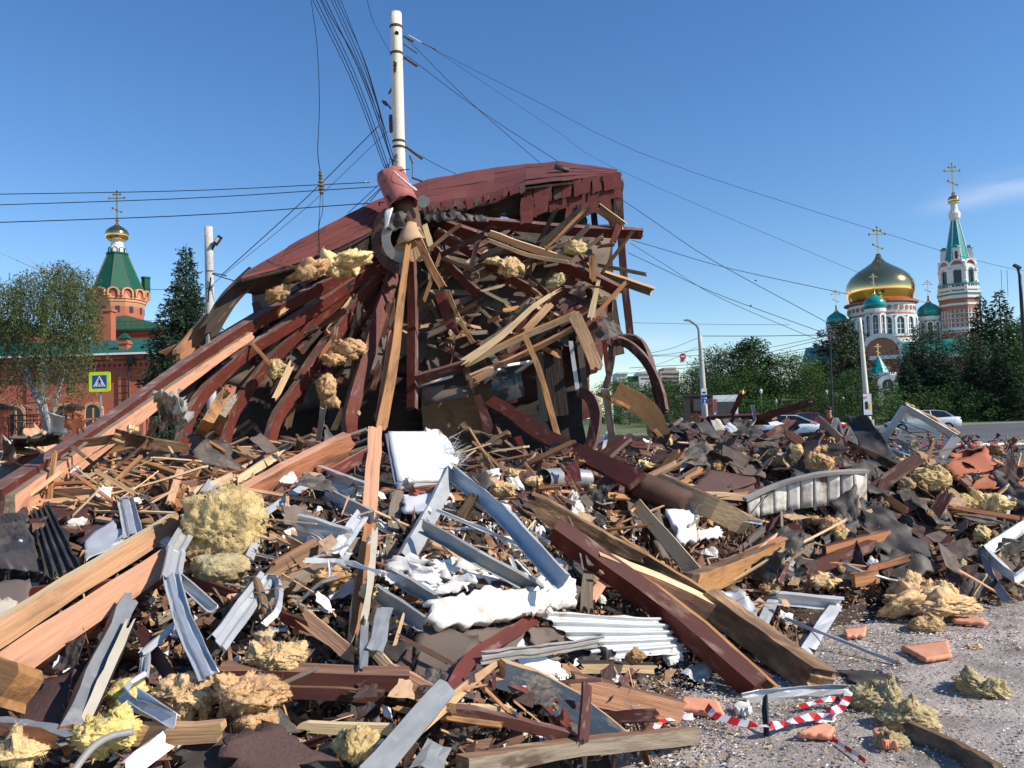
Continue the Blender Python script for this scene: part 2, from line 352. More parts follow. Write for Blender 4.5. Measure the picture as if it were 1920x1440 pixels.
def woolmesh(size, seed, sub=4, rough=.38, fib=260, boxy=0.):
    """torn mineral wool: ragged overlapping flakes of a batt with a fringe of fine fibres"""
    sz = np.array(size) * .92; mean = float(sz.mean()); rr = random.Random(seed); verts = []; faces = []
    def lump(cen, rad, Rm, sd, sb, amp, bx=0.):
        V0, F0 = ico(sb); s_ = Vector((sd * 3.1, sd, 0)); V = np.zeros_like(V0)
        for i, p in enumerate(V0):
            q = Vector(p); q2 = q
            if bx: m_ = max(abs(q.x), abs(q.y), abs(q.z)); q2 = q.lerp(q / m_ * .84, bx)
            wv = noise.noise_vector(q * 2.4 + s_) * .6
            h = 1 + amp * (.9 * noise.noise(q * 1.4 + s_) + .45 * (1 - abs(noise.noise((q + wv) * 3.1 + s_)) * 2.4) + .22 * noise.noise(q * 7 + wv * 2 + s_) + .16 * noise.noise(q * 15 + s_) + .12 * noise.noise(q * 31 - s_))
            V[i] = np.array(q2 * h)
        V = (V * rad) @ np.array(Rm).T + cen; b = len(verts); verts.extend(V.tolist()); faces.extend([(a + b, c + b, d + b) for a, c, d in F0]); return V
    if boxy: lump(np.zeros(3), sz, Matrix.Identity(3), seed, sub, .30, boxy); nl = 5
    else: lump(np.zeros(3), sz * np.array([.72, .7, .6]), Matrix.Identity(3), seed, sub, rough * .9); nl = 8 if sub > 4 else 5
    for k in range(nl):
        a = rr.uniform(0, 6.28); el = rr.uniform(-.7, .7) if not boxy else rr.uniform(-1.2, -.3)
        cen = np.array([math.cos(a) * math.cos(el), math.sin(a) * math.cos(el), math.sin(el)]) * sz * rr.uniform(.3, .6)
        rad = mean * np.array([rr.uniform(.4, .68), rr.uniform(.3, .5), rr.uniform(.16, .32)]) * (.6 if boxy else 1)
        Rm = Matrix.Rotation(rr.uniform(0, 6.28), 3, 'Y') @ Matrix.Rotation(rr.gauss(0, .6), 3, 'X') @ Matrix.Rotation(rr.gauss(0, .6), 3, 'Z')
        lump(cen, rad, Rm, seed + 7 * k + 1, max(3, sub - 1), .55)
    n0 = len(verts); L0 = min(.035, mean * .22)
    for k in range(int(fib * 3)):
        p = np.array(verts[rr.randrange(n0)]); nn = p / sz; nn /= (np.linalg.norm(nn) + 1e-6)
        dr = nn * .5 + np.array([rr.gauss(0, .7) for _ in range(3)]); dr /= np.linalg.norm(dr)
        sd2 = np.cross(dr, [rr.gauss(0, 1) for _ in range(3)]); sd2 /= np.linalg.norm(sd2) + 1e-6
        l_ = L0 * rr.uniform(.3, 1.1); w_ = L0 * rr.uniform(.02, .07)
        b = len(verts); verts += [(p - sd2 * w_ - nn * .1 * L0).tolist(), (p + sd2 * w_ - nn * .1 * L0).tolist(), (p + dr * l_ + nn * l_ * .2).tolist()]
        faces.append((b, b + 1, b + 2))
    return verts, faces
# ================================================================ THE SETTING
def plane_grid(name, x0, x1, y0, y1, nx, ny, zf, m, kind='structure'):
    X = np.linspace(x0, x1, nx); Y = np.linspace(y0, y1, ny)
    V = [(x, y, zf(x, y)) for x in X for y in Y]
    f = [(i * ny + j, (i + 1) * ny + j, (i + 1) * ny + j + 1, i * ny + j + 1) for i in range(nx - 1) for j in range(ny - 1)]
    o = MO(name, V, f, m, None, None, None, True, org=(0, 0, 0)); o['kind'] = kind; return o
mat('far_ground', (.10, .10, .05), (.07, .08, .035), (.05, .05, .05), .95, world=True, rnd=0)
mat('asphalt', (.125, .12, .118), (.095, .092, .09), (.35, .9, 1), .9, world=True, patch=(.16, .155, .15), pth=.6, psc=(.03, .35, 1), rnd=0, bump=.1)
mat('lot', (.31, .265, .23), (.20, .172, .15), (38, 38, 38), .95, world=True, patch=(.60, .52, .455), pth=.52, psc=(2.1, 2.1, 2.1), soft=.16, rnd=0, bump=1)
mat('verge', (.15, .17, .055), (.10, .125, .04), (1.2, 1.2, 1.2), .95, world=True, patch=(.22, .2, .1), pth=.6, psc=(.3, .3, .3), rnd=0)
mat('mound', (.085, .058, .042), (.035, .026, .022), (9, 9, 9), .95, world=True, patch=(.22, .16, .12), pth=.63, psc=(3, 3, 3), soft=.05, rnd=0, bump=1, bsc=2)
mat('kerb', (.42, .4, .37), rnd=0); mat('grit', (.36, .305, .265), (.24, .2, .175), rnd=0)
plane_grid('ground', -900, 1100, -60, 1500, 3, 3, lambda x, y: -.03, 'far_ground')
plane_grid('road', -300, 400, 13, 72, 40, 12, lambda x, y: -.02 + .05 * ss((y - 13) / 4), 'asphalt')
plane_grid('lot_ground', -25, 30, -6, 17, 60, 50, lambda x, y: .01 * noise.noise(Vector((x, y, 0))) - .008, 'lot')
v_ = MB(); v_.box((50, 72.1, .06), (700, .22, .16)); k_ = v_.build('kerb', 'kerb'); k_['kind'] = 'structure'
plane_grid('grass_verge', -300, 400, 72.2, 150, 60, 20, lambda x, y: .10 + .25 * ss((y - 72) / 20), 'verge')
plane_grid('footpath', 20, 400, 79, 82.5, 10, 3, lambda x, y: .27, 'kerb')
# heap body
nx, ny = 150, 150
mb = plane_grid('rubble_ground', -9, 9, .6, 20, nx, ny, lambda x, y: (-.25 if H(x, y) < .035 else 0) + H(x, y) - .07 + .07 * noise.noise(Vector((x * 7, y * 7, 0))) + .03 * noise.noise(Vector((x * 17, y * 17, 4))), 'mound')
# ---------------------------------------------------------------- architectural materials
mat('brick_l', (.46, .135, .08), (.40, .115, .068), (1, 1, 7), .85, rnd=0, patch=(.44, .14, .075), pth=.62, psc=(.5, .5, .5), bump=.1)
mat('trim_l', (.66, .32, .17), (.60, .28, .145), (1, 1, 5), .85, rnd=0)
mat('roof_l', (.010, .095, .055), (.008, .075, .043), (2, 2, 8), .45, rnd=0)
mat('roof_l2', (.014, .12, .10), (.011, .10, .082), (2, 2, 2), .45, rnd=0)
mat('gold', (1.0, .56, .22), (.95, .52, .19), (.4, .4, .4), .13, 1, rnd=0, bump=.0)
mat('whitewash', (.78, .77, .76), (.70, .69, .68), (.7, .7, .7), .8, rnd=0)
mat('brick_r', (.42, .19, .14), (.36, .15, .11), (.8, .8, .8), .85, rnd=0)
mat('teal', (.008, .29, .27), (.006, .23, .22), (.6, .6, .6), .25, rnd=0, spec=.6)
mat('window_dark', (.03, .035, .045), rough=.2, rnd=0, spec=.6, bump=0)
mat('concrete', (.56, .54, .50), (.46, .44, .40), (3, 3, 2), .85, patch=(.30, .24, .2), pth=.64, psc=(5, 5, 3), rnd=.06, bump=.3)
mat('pole_paint', (.80, .74, .62), (.74, .66, .52), (3, 3, 1.5), .7, patch=(.34, .22, .13), pth=.66, psc=(5, 5, 3.5), rnd=0, bump=.3)
mat('steel_grey', (.30, .31, .32), rough=.5, metal=.5, rnd=.05)
mat('iron', (.06, .035, .03), rough=.6, rnd=0)
def P3(px, py, d): return W(px, py, d)
def onion(mb_, c, r, m=0, k=1.0, n=24, base=.8):
    pr = [(base, 0), (.93, .12), (.99, .33), (1, .5), (.96, .7), (.85, .9), (.66, 1.08), (.42, 1.24), (.22, 1.38), (.11, 1.52), (.06, 1.68)]
    mb_.lathe(c, [(a * r, b * r * k) for a, b in pr], n, m)
def cross(c, h, parent, m='gold', yaw=0.):
    b = MB(); t = h * .034; Rz = Matrix.Rotation(yaw, 3, 'Z'); c = Vector(c)
    b.box(c + Vector((0, 0, h / 2)), (t, t, h)); 
    for z, w_, tilt in ((.78, .5, 0), (.9, .22, 0), (.38, .32, -.45)):
        rr = Rz @ Matrix.Rotation(-tilt, 3, 'Y'); b.box(c + Vector((0, 0, z * h)), (w_ * h, t, t), rr)
        for s in (-1, 1): b.lathe(c + Vector((0, 0, z * h)) + rr @ Vector((s * w_ * h / 2, 0, 0)), [(.01, -t * 1.3), (t * 1.3, 0), (.01, t * 1.3)], 6)
    b.lathe(c + Vector((0, 0, h)), [(.01, -t * 1.3), (t * 1.3, 0), (.01, t * 1.3)], 6); b.lathe(c + Vector((0, 0, h * .03)), [(.01, -t * 2), (t * 2, 0), (.01, t * 2)], 8)
    return b.build('cross', m, parent)
def archpts(w_, h_, n=7, ogee=0):
    r = w_ / 2; P = [(-r, 0), (-r, h_ - r)]
    for i in range(1, n): a = math.pi - math.pi * i / n; P.append((r * math.cos(a), h_ - r + r * math.sin(a) * (1 + ogee * (1 - abs(math.cos(a))) ** 2)))
    P += [(r, h_ - r), (r, 0)]; return P
def arch_window(c, nrm, w_, h_, parent, fr=.2, depth=.15, frame='whitewash', glass='window_dark', bars=True, name='window'):
    """pane set back in an arched frame; c is the sill's middle on the wall face"""
    N_ = Vector(nrm).normalized(); X = Vector((0, 0, 1)).cross(N_); c = Vector(c)
    to = lambda x, z, y: c + X * x + Vector((0, 0, z)) + N_ * y
    a = archpts(w_, h_); b = [(x * (1 + 2 * fr), z * (1 + fr * w_ / h_) if z else 0) for x, z in a]
    n = len(a); m = MB(); V = [to(x, z, depth) for x, z in a] + [to(x, z, depth) for x, z in b] + [to(x, z, -.02) for x, z in a] + [to(x, z, -.02) for x, z in b]
    f = []
    for i in range(n - 1): f += [(i, i + 1, n + i + 1, n + i), (n + i, n + i + 1, 3 * n + i + 1, 3 * n + i), (i, 2 * n + i, 2 * n + i + 1, i + 1)]
    m.add(V, f)
    wn = m.build(name, frame, parent)
    g = MB(); g.add([to(x, z, .03) for x, z in a], [tuple(range(n))]); 
    p = g.build('pane', glass, wn)
    if bars:
        q = MB(); Rm = basis(X, N_)
        q.box(to(0, h_ * .45, .06), (w_ * .09, h_ * .9, .05), basis(X, (0, 0, 1)) @ Matrix.Rotation(math.pi / 2, 3, 'X') if False else Matrix((X, Vector((0, 0, 1)), N_)).transposed())
        for zz in (.3, .6): q.box(to(0, h_ * zz, .06), (w_ * .9, w_ * .08, .05), Matrix((X, Vector((0, 0, 1)), N_)).transposed())
        q.build('glazing_bar', frame, wn)
    return wn
# ---------------------------------------------------------------- cathedral on the right
CD = 165.; K = CD / F
def cz(px, py): return W(px, py, CD).z
def cathedral():
    base = W(1652, 800, CD); base.z = 0
    root = empty('cathedral', base, 'brick and white cathedral with a big gold onion dome and small teal domes', 'cathedral')
    c = W(1655, 640, CD); ax = Vector((c.x, c.y, 0)); Z = lambda py: cz(1655, py)
    at = lambda z, p=ax: Vector((p.x, p.y, z))
    def drum(name, p, r, z0, z1, m, n=24, ph=0.):
        b = MB(); b.lathe((p.x, p.y, 0), [(r, z0), (r, z1)], n, 0, ph=ph); return b.build(name, m, root)
    def ring(name, p, r, z, h, m, n=24, d=.35, ph=0.):
        b = MB(); b.lathe((p.x, p.y, 0), [(r, z), (r + d, z + h * .3), (r + d, z + h), (r, z + h)], n, 0, ph=ph); return b.build(name, m, root)
    r = 56 * K
    drum('drum', ax, r, Z(700), Z(572), 'brick_r', 32)
    for pa, pb, dd in ((650, 639, .5), (636, 632, .35), (599, 596, .3), (592, 574, .25)): ring('white_band', ax, r, Z(pa), Z(pb) - Z(pa), 'whitewash', 32, dd)
    ring('cornice', ax, r, Z(573), Z(569) - Z(573), 'brick_r', 32, .9)
    for i in range(16):      # arcade under the dome
        a = 2 * math.pi * (i + .3) / 16; n_ = Vector((math.cos(a), math.sin(a), 0))
        arch_window(at(Z(632)) + n_ * (r + .1), n_, 1.55, Z(600) - Z(632), root, .28, .32)
    m = MB()
    for i in range(32):      # small niches of the white frieze
        a = 2 * math.pi * i / 32; n_ = Vector((math.cos(a), math.sin(a), 0)); m.lathe(at(Z(583)) + n_ * (r + .27), [(.01, 0), (.5, .0), (.42, .06), (.01, .06)], 8, 0, basis(Vector((-n_.y, n_.x, 0)), n_))
        pass
    m.build('frieze_niches', 'brick_r', root)
    d = MB(); onion(d, at(Z(569)), 60 * K, 0, (569 - 478) / 60 / 1.62, 40, .88); d.build('main_dome', 'gold', root, True)
    cross(at(Z(483)), (483 - 424) * K, root)
    # small domes
    for (px, py, rr, top, full) in ((1641, 592, 20, 0, 1), (1569, 607, 18.5, 0, 0), (1742, 592, 20.5, 0, 0)):
        if top: pp = Vector((ax.x, ax.y, 0)) + Vector((1.5, 13, 0))
        else: q = W(px, py, CD - (11 if full else -2)); pp = Vector((q.x, q.y, 0))
        zt = cz(px, py) if not top else cz(1655, 598); kk = K * (.93 if full else 1); R_ = rr * kk
        dm = MB(); onion(dm, at(zt, pp), R_, 0, .95, 24, .62); dm.build('small_dome', 'teal', root, True)
        gm = MB(); gm.lathe(at(zt + R_ * 1.42, pp), [(.28 * R_, -.12 * R_), (.10 * R_, .12 * R_), (.05 * R_, .5 * R_)], 10); gm.build('dome_tip', 'gold', root, True)
        cross(at(zt + R_ * 1.85, pp), 31 * kk, root)
        b = MB(); b.lathe(pp, [(R_ * .8, 0), (R_ * .8, zt)], 16); b.build('small_drum', 'brick_r', root)
        ring('white_band', pp, R_ * .8, zt - .9, .9, 'whitewash', 16, .3); ring('white_band', pp, R_ * .8, zt - 6.2, .8, 'whitewash', 16, .35)
        for i in range(8):
            a = 2 * math.pi * (i + .45) / 8; n_ = Vector((math.cos(a), math.sin(a), 0)); arch_window(at(zt - 5.3, pp) + n_ * (R_ * .8), n_, .85, 4., root, .35, .25)
        if full:
            b = MB(); b.box((pp.x, pp.y, (zt - 6.4) / 2), (R_ * 1.95, R_ * 1.95, zt - 6.4), Matrix.Rotation(-.45, 3, 'Z')); b.build('corner_tower', 'brick_r', root)
            Rz = Matrix.Rotation(-.45, 3, 'Z')
            for z_, hh in ((zt - 6.9, .5), (zt - 8.9, .3), (zt - 11.6, .5)):
                b = MB(); b.box((pp.x, pp.y, z_), (R_ * 2.1, R_ * 2.1, hh), Rz); b.build('white_band', 'whitewash', root)
            b = MB()
            for s in (-1, 0, 1):
                for fdir in (Vector((0, -1, 0)), Vector((1, 0, 0))):
                    nn = Rz @ fdir; tt = Vector((-nn.y, nn.x, 0)); c0 = at(zt - 10.3, pp) + nn * (R_ + .05) + tt * s * R_ * .62
                    b.box(c0, (.16, .3, 1.0), basis(tt, (0, 0, 1))); b.box(c0, (1.0, .3, .16), basis(tt, (0, 0, 1)))
                    c1 = at(zt - 7.9, pp) + nn * (R_ + .03) + tt * s * R_ * .62
                    b.add([c1 + tt * .55 - Vector((0, 0, .7)), c1 - tt * .55 - Vector((0, 0, .7)), c1 + Vector((0, 0, .8)), c1 + tt * .32 - Vector((0, 0, .5)) + nn * .02, c1 - tt * .32 - Vector((0, 0, .5)) + nn * .02, c1 + Vector((0, 0, .4)) + nn * .02], [(0, 2, 1), (3, 5, 4)], [0, 0])
            b.build('wall_ornament', 'whitewash', root)
    # body with arms, roofs
    Rz = Matrix.Rotation(-.45, 3, 'Z'); zb = Z(660)
    for nm, sx, sy in (('nave', 30, 17), ('transept', 17, 30)):
        b = MB(); b.box((ax.x, ax.y, zb / 2 - 1), (sx, sy, zb - 2), Rz); b.build(nm, 'brick_r', root)
        b = MB(); b.box((ax.x, ax.y, zb - 2), (sx + .8, sy + .8, .7), Rz); b.box((ax.x, ax.y, zb - 5.5), (sx + .3, sy + .3, .35), Rz); b.build('white_band', 'whitewash', root)
        b = MB(); hx, hy = (sx / 2, sy / 2) ; ln = 'x' if sx > sy else 'y'
        pts = [(-hx, -hy, 0), (hx, -hy, 0), (hx, hy, 0), (-hx, hy, 0)] + ([(-hx, 0, 3.4), (hx, 0, 3.4)] if ln == 'x' else [(0, -hy, 3.4), (0, hy, 3.4)])
        V = [at(zb - 1.6) + Rz @ Vector(p) for p in pts]
        b.add(V, [(0, 1, 5, 4), (2, 3, 4, 5), (0, 4, 3), (1, 2, 5)] if ln == 'x' else [(1, 2, 5, 4), (3, 0, 4, 5), (0, 1, 4), (2, 3, 5)]); b.build('body_roof', 'teal', root)
        for s in (-1, 1):
            for fdir, half, wd in ((Vector((0, s, 0)), sy / 2, sx), (Vector((s, 0, 0)), sx / 2, sy)):
                nn = Rz @ fdir; tt = Vector((-nn.y, nn.x, 0))
                for kx in (-.32, 0, .32):
                    arch_window(at(zb - 15) + nn * half + tt * wd * kx, nn, 1.5, 8.5 if kx == 0 else 6, root, .3, .25)
        # scalloped gables
    for s, fd in ((-1, 'y'), (1, 'x')):
        fdir = Vector((0, -1, 0)) if fd == 'y' else Vector((1, 0, 0)); nn = Rz @ fdir
        arch_window(at(zb - 3.2) + nn * 15.1, nn, 6, 5, root, .14, .5, 'whitewash', 'brick_r', False, 'gable')
    # porch with a small tent roof
    p = W(1660, 760, CD - 22); pp = Vector((p.x, p.y, 0)); kk = (CD - 22) / F; zp = lambda py: W(1660, py, CD - 22).z
    b = MB(); b.box((pp.x, pp.y, zp(710) / 2), (50 * kk, 50 * kk * .8, zp(710)), Rz); b.build('porch', 'brick_r', root)
    b = MB(); b.lathe(at(0, pp), [(20 * kk, zp(708)), (23 * kk, zp(704)), (23 * kk, zp(699))], 8); b.build('white_band', 'whitewash', root)
    b = MB(); b.lathe(at(0, pp + Vector((-.8, 0, 0))), [(19 * kk, zp(700)), (2 * kk, zp(668))], 8); b.build('porch_tent_roof', 'teal', root)
    cross(at(zp(670), pp + Vector((-.8, 0, 0))), 27 * kk, root)
    nn = Vector((-.25, -1, 0)).normalized(); arch_window(at(zp(760), pp) + nn * 2.7, nn, 1.9, zp(712) - zp(760), root, .35, .5)
cathedral()
def bell_tower():
    B = W(1803, 640, CD); ax = Vector((B.x, B.y, 0)); Z = lambda py: cz(1800, py)
    root = empty('bell_tower', ax, 'tall white and brick bell tower with a teal tent spire and tiny gold dome', 'bell tower')
    def lt(name, prof, m, n=8, ph=math.pi / 8 + .25, smooth=False):
        b = MB(); b.lathe(ax, [(r * K, Z(py)) for r, py in prof], n, 0, ph=ph); return b.build(name, m, root, smooth)
    lt('lower_shaft', [(37, 790), (37, 660)], 'brick_r'); lt('shaft', [(36, 660), (36, 566)], 'brick_r')
    for a_, b_, r_ in ((562, 556, 38), (553, 549, 39), (546, 541, 37.5), (575, 571, 37), (621, 617, 37.5), (660, 655, 38)): lt('white_band', [(30, a_), (r_, a_), (r_, b_), (30, b_)], 'whitewash')
    for a_, b_, r_ in ((556, 554, 39), (537, 534, 37)): lt('teal_band', [(30, a_), (r_, a_), (r_, b_), (30, b_)], 'teal')
    lt('upper_shaft', [(35, 566), (33.5, 537)], 'brick_r'); lt('belfry_shade_core', [(21, 537), (21, 505)], 'window_dark'); lt('belfry_top', [(31, 509), (32, 500), (29, 494), (20, 490)], 'whitewash')  # dark core puts the inner shade of the open belfry into a solid
    for i in range(8):
        a = 2 * math.pi * i / 8 + math.pi / 8 + .25; am = a + math.pi / 8; nv = Vector((math.cos(a), math.sin(a), 0)); nf = Vector((math.cos(am), math.sin(am), 0)); tt = Vector((-nf.y, nf.x, 0))
        b = MB(); b.lathe(ax + nv * 30 * K, [(.62, Z(537)), (.62, Z(530)), (.45, Z(529)), (.45, Z(512)), (.65, Z(511)), (.65, Z(507))], 8); b.build('belfry_pier', 'whitewash', root)
        f0 = 30 * K * math.cos(math.pi / 8)
        arch_window(ax + nf * f0 + Vector((0, 0, Z(536.5))), nf, 1.45, Z(505) - Z(536.5), root, .34, .4, 'whitewash', 'window_dark', False, 'belfry_arch')
        arch_window(ax + nf * (f0 + .1) + Vector((0, 0, Z(505))), nf, 2.3, 1.5, root, .16, .35, 'whitewash', 'brick_r', False, 'gable')
        fs = 33.5 * K * math.cos(math.pi / 8); Rm = basis(tt, (0, 0, 1))
        b = MB(); zc = (Z(560) + Z(541)) / 2 - .05; zc = Z(550) + .9
        for sx, sz, dx, dz in ((1.2, .16, 0, .55), (1.2, .16, 0, -.55), (.16, 1.2, .55, 0), (.16, 1.2, -.55, 0), (.3, .3, 0, 0)): b.box(ax + nf * (fs + .15) + tt * dx + Vector((0, 0, Z(546.5) + .6 + dz)), (sx, .25, sz), Rm)
        for s in (-1, 1): b.box(ax + nf * (fs + .1) + tt * s * 1.25 + Vector((0, 0, Z(546.5) + .6)), (.35, .25, 1.6), Rm)
        b.build('square_panel', 'whitewash', root)
        fs = 36 * K * math.cos(math.pi / 8); b = MB()
        for j in range(4):
            for q in range(5):
                for s1 in (-1, 1):
                    b.box(ax + nf * (fs + .08) + tt * ((j - 1.5) * .82 + s1 * .3) + Vector((0, 0, Z(612) + q * .95 - 1.0)), (.1, .16, .72), Rm)
                b.box(ax + nf * (fs + .08) + tt * ((j - 1.5) * .82) + Vector((0, 0, Z(612) + q * .95 - 1.42)), (.7, .16, .12), Rm)
        b.build('lattice_panel', 'whitewash', root)
        b = MB(); b.box(ax + nf * (30 * K * .9) + Vector((0, 0, Z(537) + .5)), (1.7, .06, .5), Rm); b.build('balcony_rail', 'teal', root)
        if i % 2 == 0:
            q = ax + nf * 21 * K + Vector((0, 0, Z(493))); b = MB(); b.box(q + Vector((0, 0, 1.4)), (1.3, 1.2, 3.0), Rm); dd = b.build('dormer', 'whitewash', root)
            b = MB(); b.lathe(q + Vector((0, 0, 2.9)), [(.75, 0), (.66, .3), (.35, .62), (.05, .72)], 10); b.build('dormer_cap', 'teal', root, True)
            arch_window(q + nf * .62 + Vector((0, 0, .3)), nf, .6, 1.9, root, .2, .1, 'whitewash', 'window_dark', False)
    lt('tent_spire', [(25, 497), (22, 490), (6.5, 411)], 'teal')
    b = MB()
    for i in range(8):
        a = 2 * math.pi * i / 8 + math.pi / 8 + .25; nv = Vector((math.cos(a), math.sin(a), 0)); p0 = ax + nv * 22.3 * K + Vector((0, 0, Z(490))); p1 = ax + nv * 6.8 * K + Vector((0, 0, Z(411)))
        b.box((p0 + p1) / 2, ((p1 - p0).length, .14, .14), basis(p1 - p0))
    b.build('spire_ribs', 'whitewash', root)
    lt('neck', [(6.5, 411), (9.5, 407), (10.5, 398), (8, 394), (6, 390), (5.5, 380), (9.5, 377), (9, 374)], 'whitewash', 12)
    b = MB(); c = ax + Vector((0, 0, Z(377))); onion(b, c, 10.5 * K, 0, 1.05, 20, .6); b.build('small_dome', 'gold', root, True)
    cross(ax + Vector((0, 0, Z(361))), (361 - 303) * K, root)
bell_tower()
# ---------------------------------------------------------------- church on the left
LD = 72.; KL = LD / F
def left_church():
    Zl = lambda px, py, d=LD: W(px, py, d).z
    c = W(221, 600, LD); ax = Vector((c.x, c.y, 0)); Z = lambda py: Zl(215, py)
    root = empty('brick_church', Vector((c.x - 6, c.y, 0)), 'orange brick church with green metal roofs behind the birch and crossing sign', 'church')
    def lt(name, prof, m, n=8, ph=.2, smooth=False, p=ax):
        b = MB(); b.lathe(p, [(r * KL, Z(py)) for r, py in prof], n, 0, ph=ph); return b.build(name, m, root, smooth)
    lt('tower_drum', [(46, 660), (46, 578)], 'brick_l', 12)
    lt('cornice', [(46, 580), (48, 574), (48, 572), (50, 571), (50, 567), (52, 566), (52, 561), (51, 553)], 'trim_l', 12)
    lt('tent_roof', [(53.5, 555), (47, 547), (18, 476)], 'roof_l', 8); lt('tent_cap', [(20, 477), (20, 474)], 'roof_l', 8)
    for i in range(14):
        a = 2 * math.pi * i / 14 + .1; n_ = Vector((math.cos(a), math.sin(a), 0)); q = ax + n_ * (50.5 * KL)
        arch_window(q + Vector((0, 0, Z(562))), n_, .72, .66, root, .18, .2, 'trim_l', 'brick_l', False, 'kokoshnik_gable')
    for i in range(12):
        a = 2 * math.pi * (i + .5) / 12 + .2; n_ = Vector((math.cos(a), math.sin(a), 0)); b = MB(); b.box(ax + n_ * (44.6 * KL) + Vector((0, 0, Z(585))), (.32, .1, .55), basis(Vector((-n_.y, n_.x, 0)), (0, 0, 1))); b.build('window', 'window_dark', root)
    b = MB()
    for i in range(8):
        a = 2 * math.pi * i / 8 + .2; nv = Vector((math.cos(a), math.sin(a), 0)); p0 = ax + nv * 47.5 * KL + Vector((0, 0, Z(549))); p1 = ax + nv * 18.3 * KL + Vector((0, 0, Z(476))); b.box((p0 + p1) / 2, ((p1 - p0).length, .06, .06), basis(p1 - p0))
    b.build('roof_ridge_trim', 'gold', root)
    pt = W(206, 475, LD); at = Vector((pt.x, pt.y, 0)); at = ax + Vector((-.0, 0, 0))
    lt('white_neck', [(14, 476), (14, 466), (11, 461), (11, 452), (15, 450), (15, 448)], 'whitewash', 12)
    for i in range(8):
        a = 2 * math.pi * i / 8 + .2; n_ = Vector((math.cos(a), math.sin(a), 0)); arch_window(ax + n_ * (14 * KL) + Vector((0, 0, Z(476))), n_, .34, .55, root, .15, .06, 'roof_l', 'whitewash', False, 'niche')
    b = MB(); onion(b, ax + Vector((0, 0, Z(449))), 21 * KL, 0, .98, 26, .72); b.build('onion_dome', 'gold', root, True)
    cross(ax + Vector((0, 0, Z(414))), 58 * KL, root, 'gold')
    lt('tower_turret', [(8, 560), (8, 520), (9, 519), (9, 516)], 'roof_l', 8, p=ax + Vector((2.0, 1.2, 0)))
    # second storey with hip roof
    def blk(x0, x1, yb, yt, d, dep, m, name, z0=None):
        a = W(x0, yb, d); b_ = W(x1, yb, d); zt = W((x0 + x1) / 2, yt, d).z; zb = 0 if z0 is None else z0
        b = MB(); b.box(((a.x + b_.x) / 2, d + dep / 2, (zt + zb) / 2), (b_.x - a.x, dep, zt - zb)); return b.build(name, m, root), a.x, b_.x, zt
    def hip(x0, x1, z, zt, y0, dep, name, m, over=.5, ins=1.):
        b = MB(); h = min((x1 - x0), dep) / 2 * ins
        V = [(x0 - over, y0 - over, z), (x1 + over, y0 - over, z), (x1 + over, y0 + dep + over, z), (x0 - over, y0 + dep + over, z), (x0 + h, y0 + dep / 2, zt), (x1 - h, y0 + dep / 2, zt)]
        b.add(V, [(0, 1, 5, 4), (1, 2, 5), (2, 3, 4, 5), (3, 0, 4), (3, 2, 1, 0)]); r = b.build(name, m, root)
        q = MB()
        for i in range(int((x1 - x0) / .55)): 
            x = x0 + .3 + i * .55; u = .30; q.box((x, y0 - over + (dep / 2 + over) * u, z + (zt - z) * u + .18), (.03, .03, .36))
        q.box(((x0 + x1) / 2, y0 - over + (dep / 2 + over) * .30, z + (zt - z) * .30 + .36), (x1 - x0 - 1, .03, .03)); q.build('snow_rail', m, root)
        e = MB(); e.box(((x0 + x1) / 2, y0 - over - .04, z), (x1 - x0 + 2 * over, .1, .16)); e.build('gutter', m, root)
        return r
    _, xa, xb, zt = blk(182, 322, 800, 618, 66, 11, 'brick_l', 'upper_wall')
    for k, hh in ((.25, .3), (.75, .18), (1.2, .18)):
        b = MB(); b.box(((xa + xb) / 2, 65.95 - .02, zt - k), (xb - xa + .2, .24, hh)); b.build('cornice', 'trim_l' if k > .3 else 'brick_l', root)
    b = MB(); V = []
    za = zt; pk = W(213, 585, 71)
    b.add([(xa - 2.2, 65.4, za), (xb + .6, 65.4, za), (xb + .6, 77, za), (xa - 2.2, 77, za), (pk.x, 71, pk.z)], [(0, 1, 4), (1, 2, 4), (2, 3, 4), (3, 0, 4)]); b.build('hip_roof', 'roof_l', root)
    b = MB(); b.box(((xa + xb) / 2 - .8, 65.4, za - .05), (xb - xa + 2.8, .1, .16)); b.build('gutter', 'roof_l', root)
    b = MB(); zr = za + .55
    for i in range(12): b.box((xa + i * .55, 66.35, zr), (.03, .03, .5))
    b.box(((xa + xb) / 2 - .5, 66.35, zr + .25), (6.5, .03, .03)); b.build('snow_rail', 'roof_l', root)
    _, xa, xb, zt = blk(-260, 420, 900, 668, 58, 20, 'brick_l', 'wall')
    lo = MB(); ztop = W(200, 638, 63).z
    lo.add([(xa - .5, 57.3, zt), (xb + .5, 57.3, zt), (xb + .5, 63, ztop), (xa - .5, 63, ztop), (xa - .5, 63, zt), (xb + .5, 63, zt)], [(0, 1, 2, 3), (3, 2, 5, 4), (0, 3, 4), (1, 5, 2), (0, 4, 5, 1)]); lo.build('lean_to_roof', 'roof_l2', root)
    sm_ = MB()
    for i in range(60): x = xa + i * .48; sm_.box((x, 60.15, (zt + ztop) / 2 + .03), (.03, (5.7 ** 2 + (ztop - zt) ** 2) ** .5, .05), Matrix.Rotation(math.atan2(ztop - zt, 5.7), 3, 'X'))
    sm_.build('roof_seams', 'roof_l2', root)
    e = MB(); e.box(((xa + xb) / 2, 57.2, zt - .05), (xb - xa + 1, .16, .14)); e.build('gutter', 'whitewash', root)
    for k, hh, dd in ((.25, .3, .28), (.62, .2, .2), (1.0, .12, .12)):
        b = MB(); b.box(((xa + xb) / 2, 58 - dd / 2, zt - k), (xb - xa, dd, hh)); b.build('cornice', 'brick_l', root)
    b = MB()
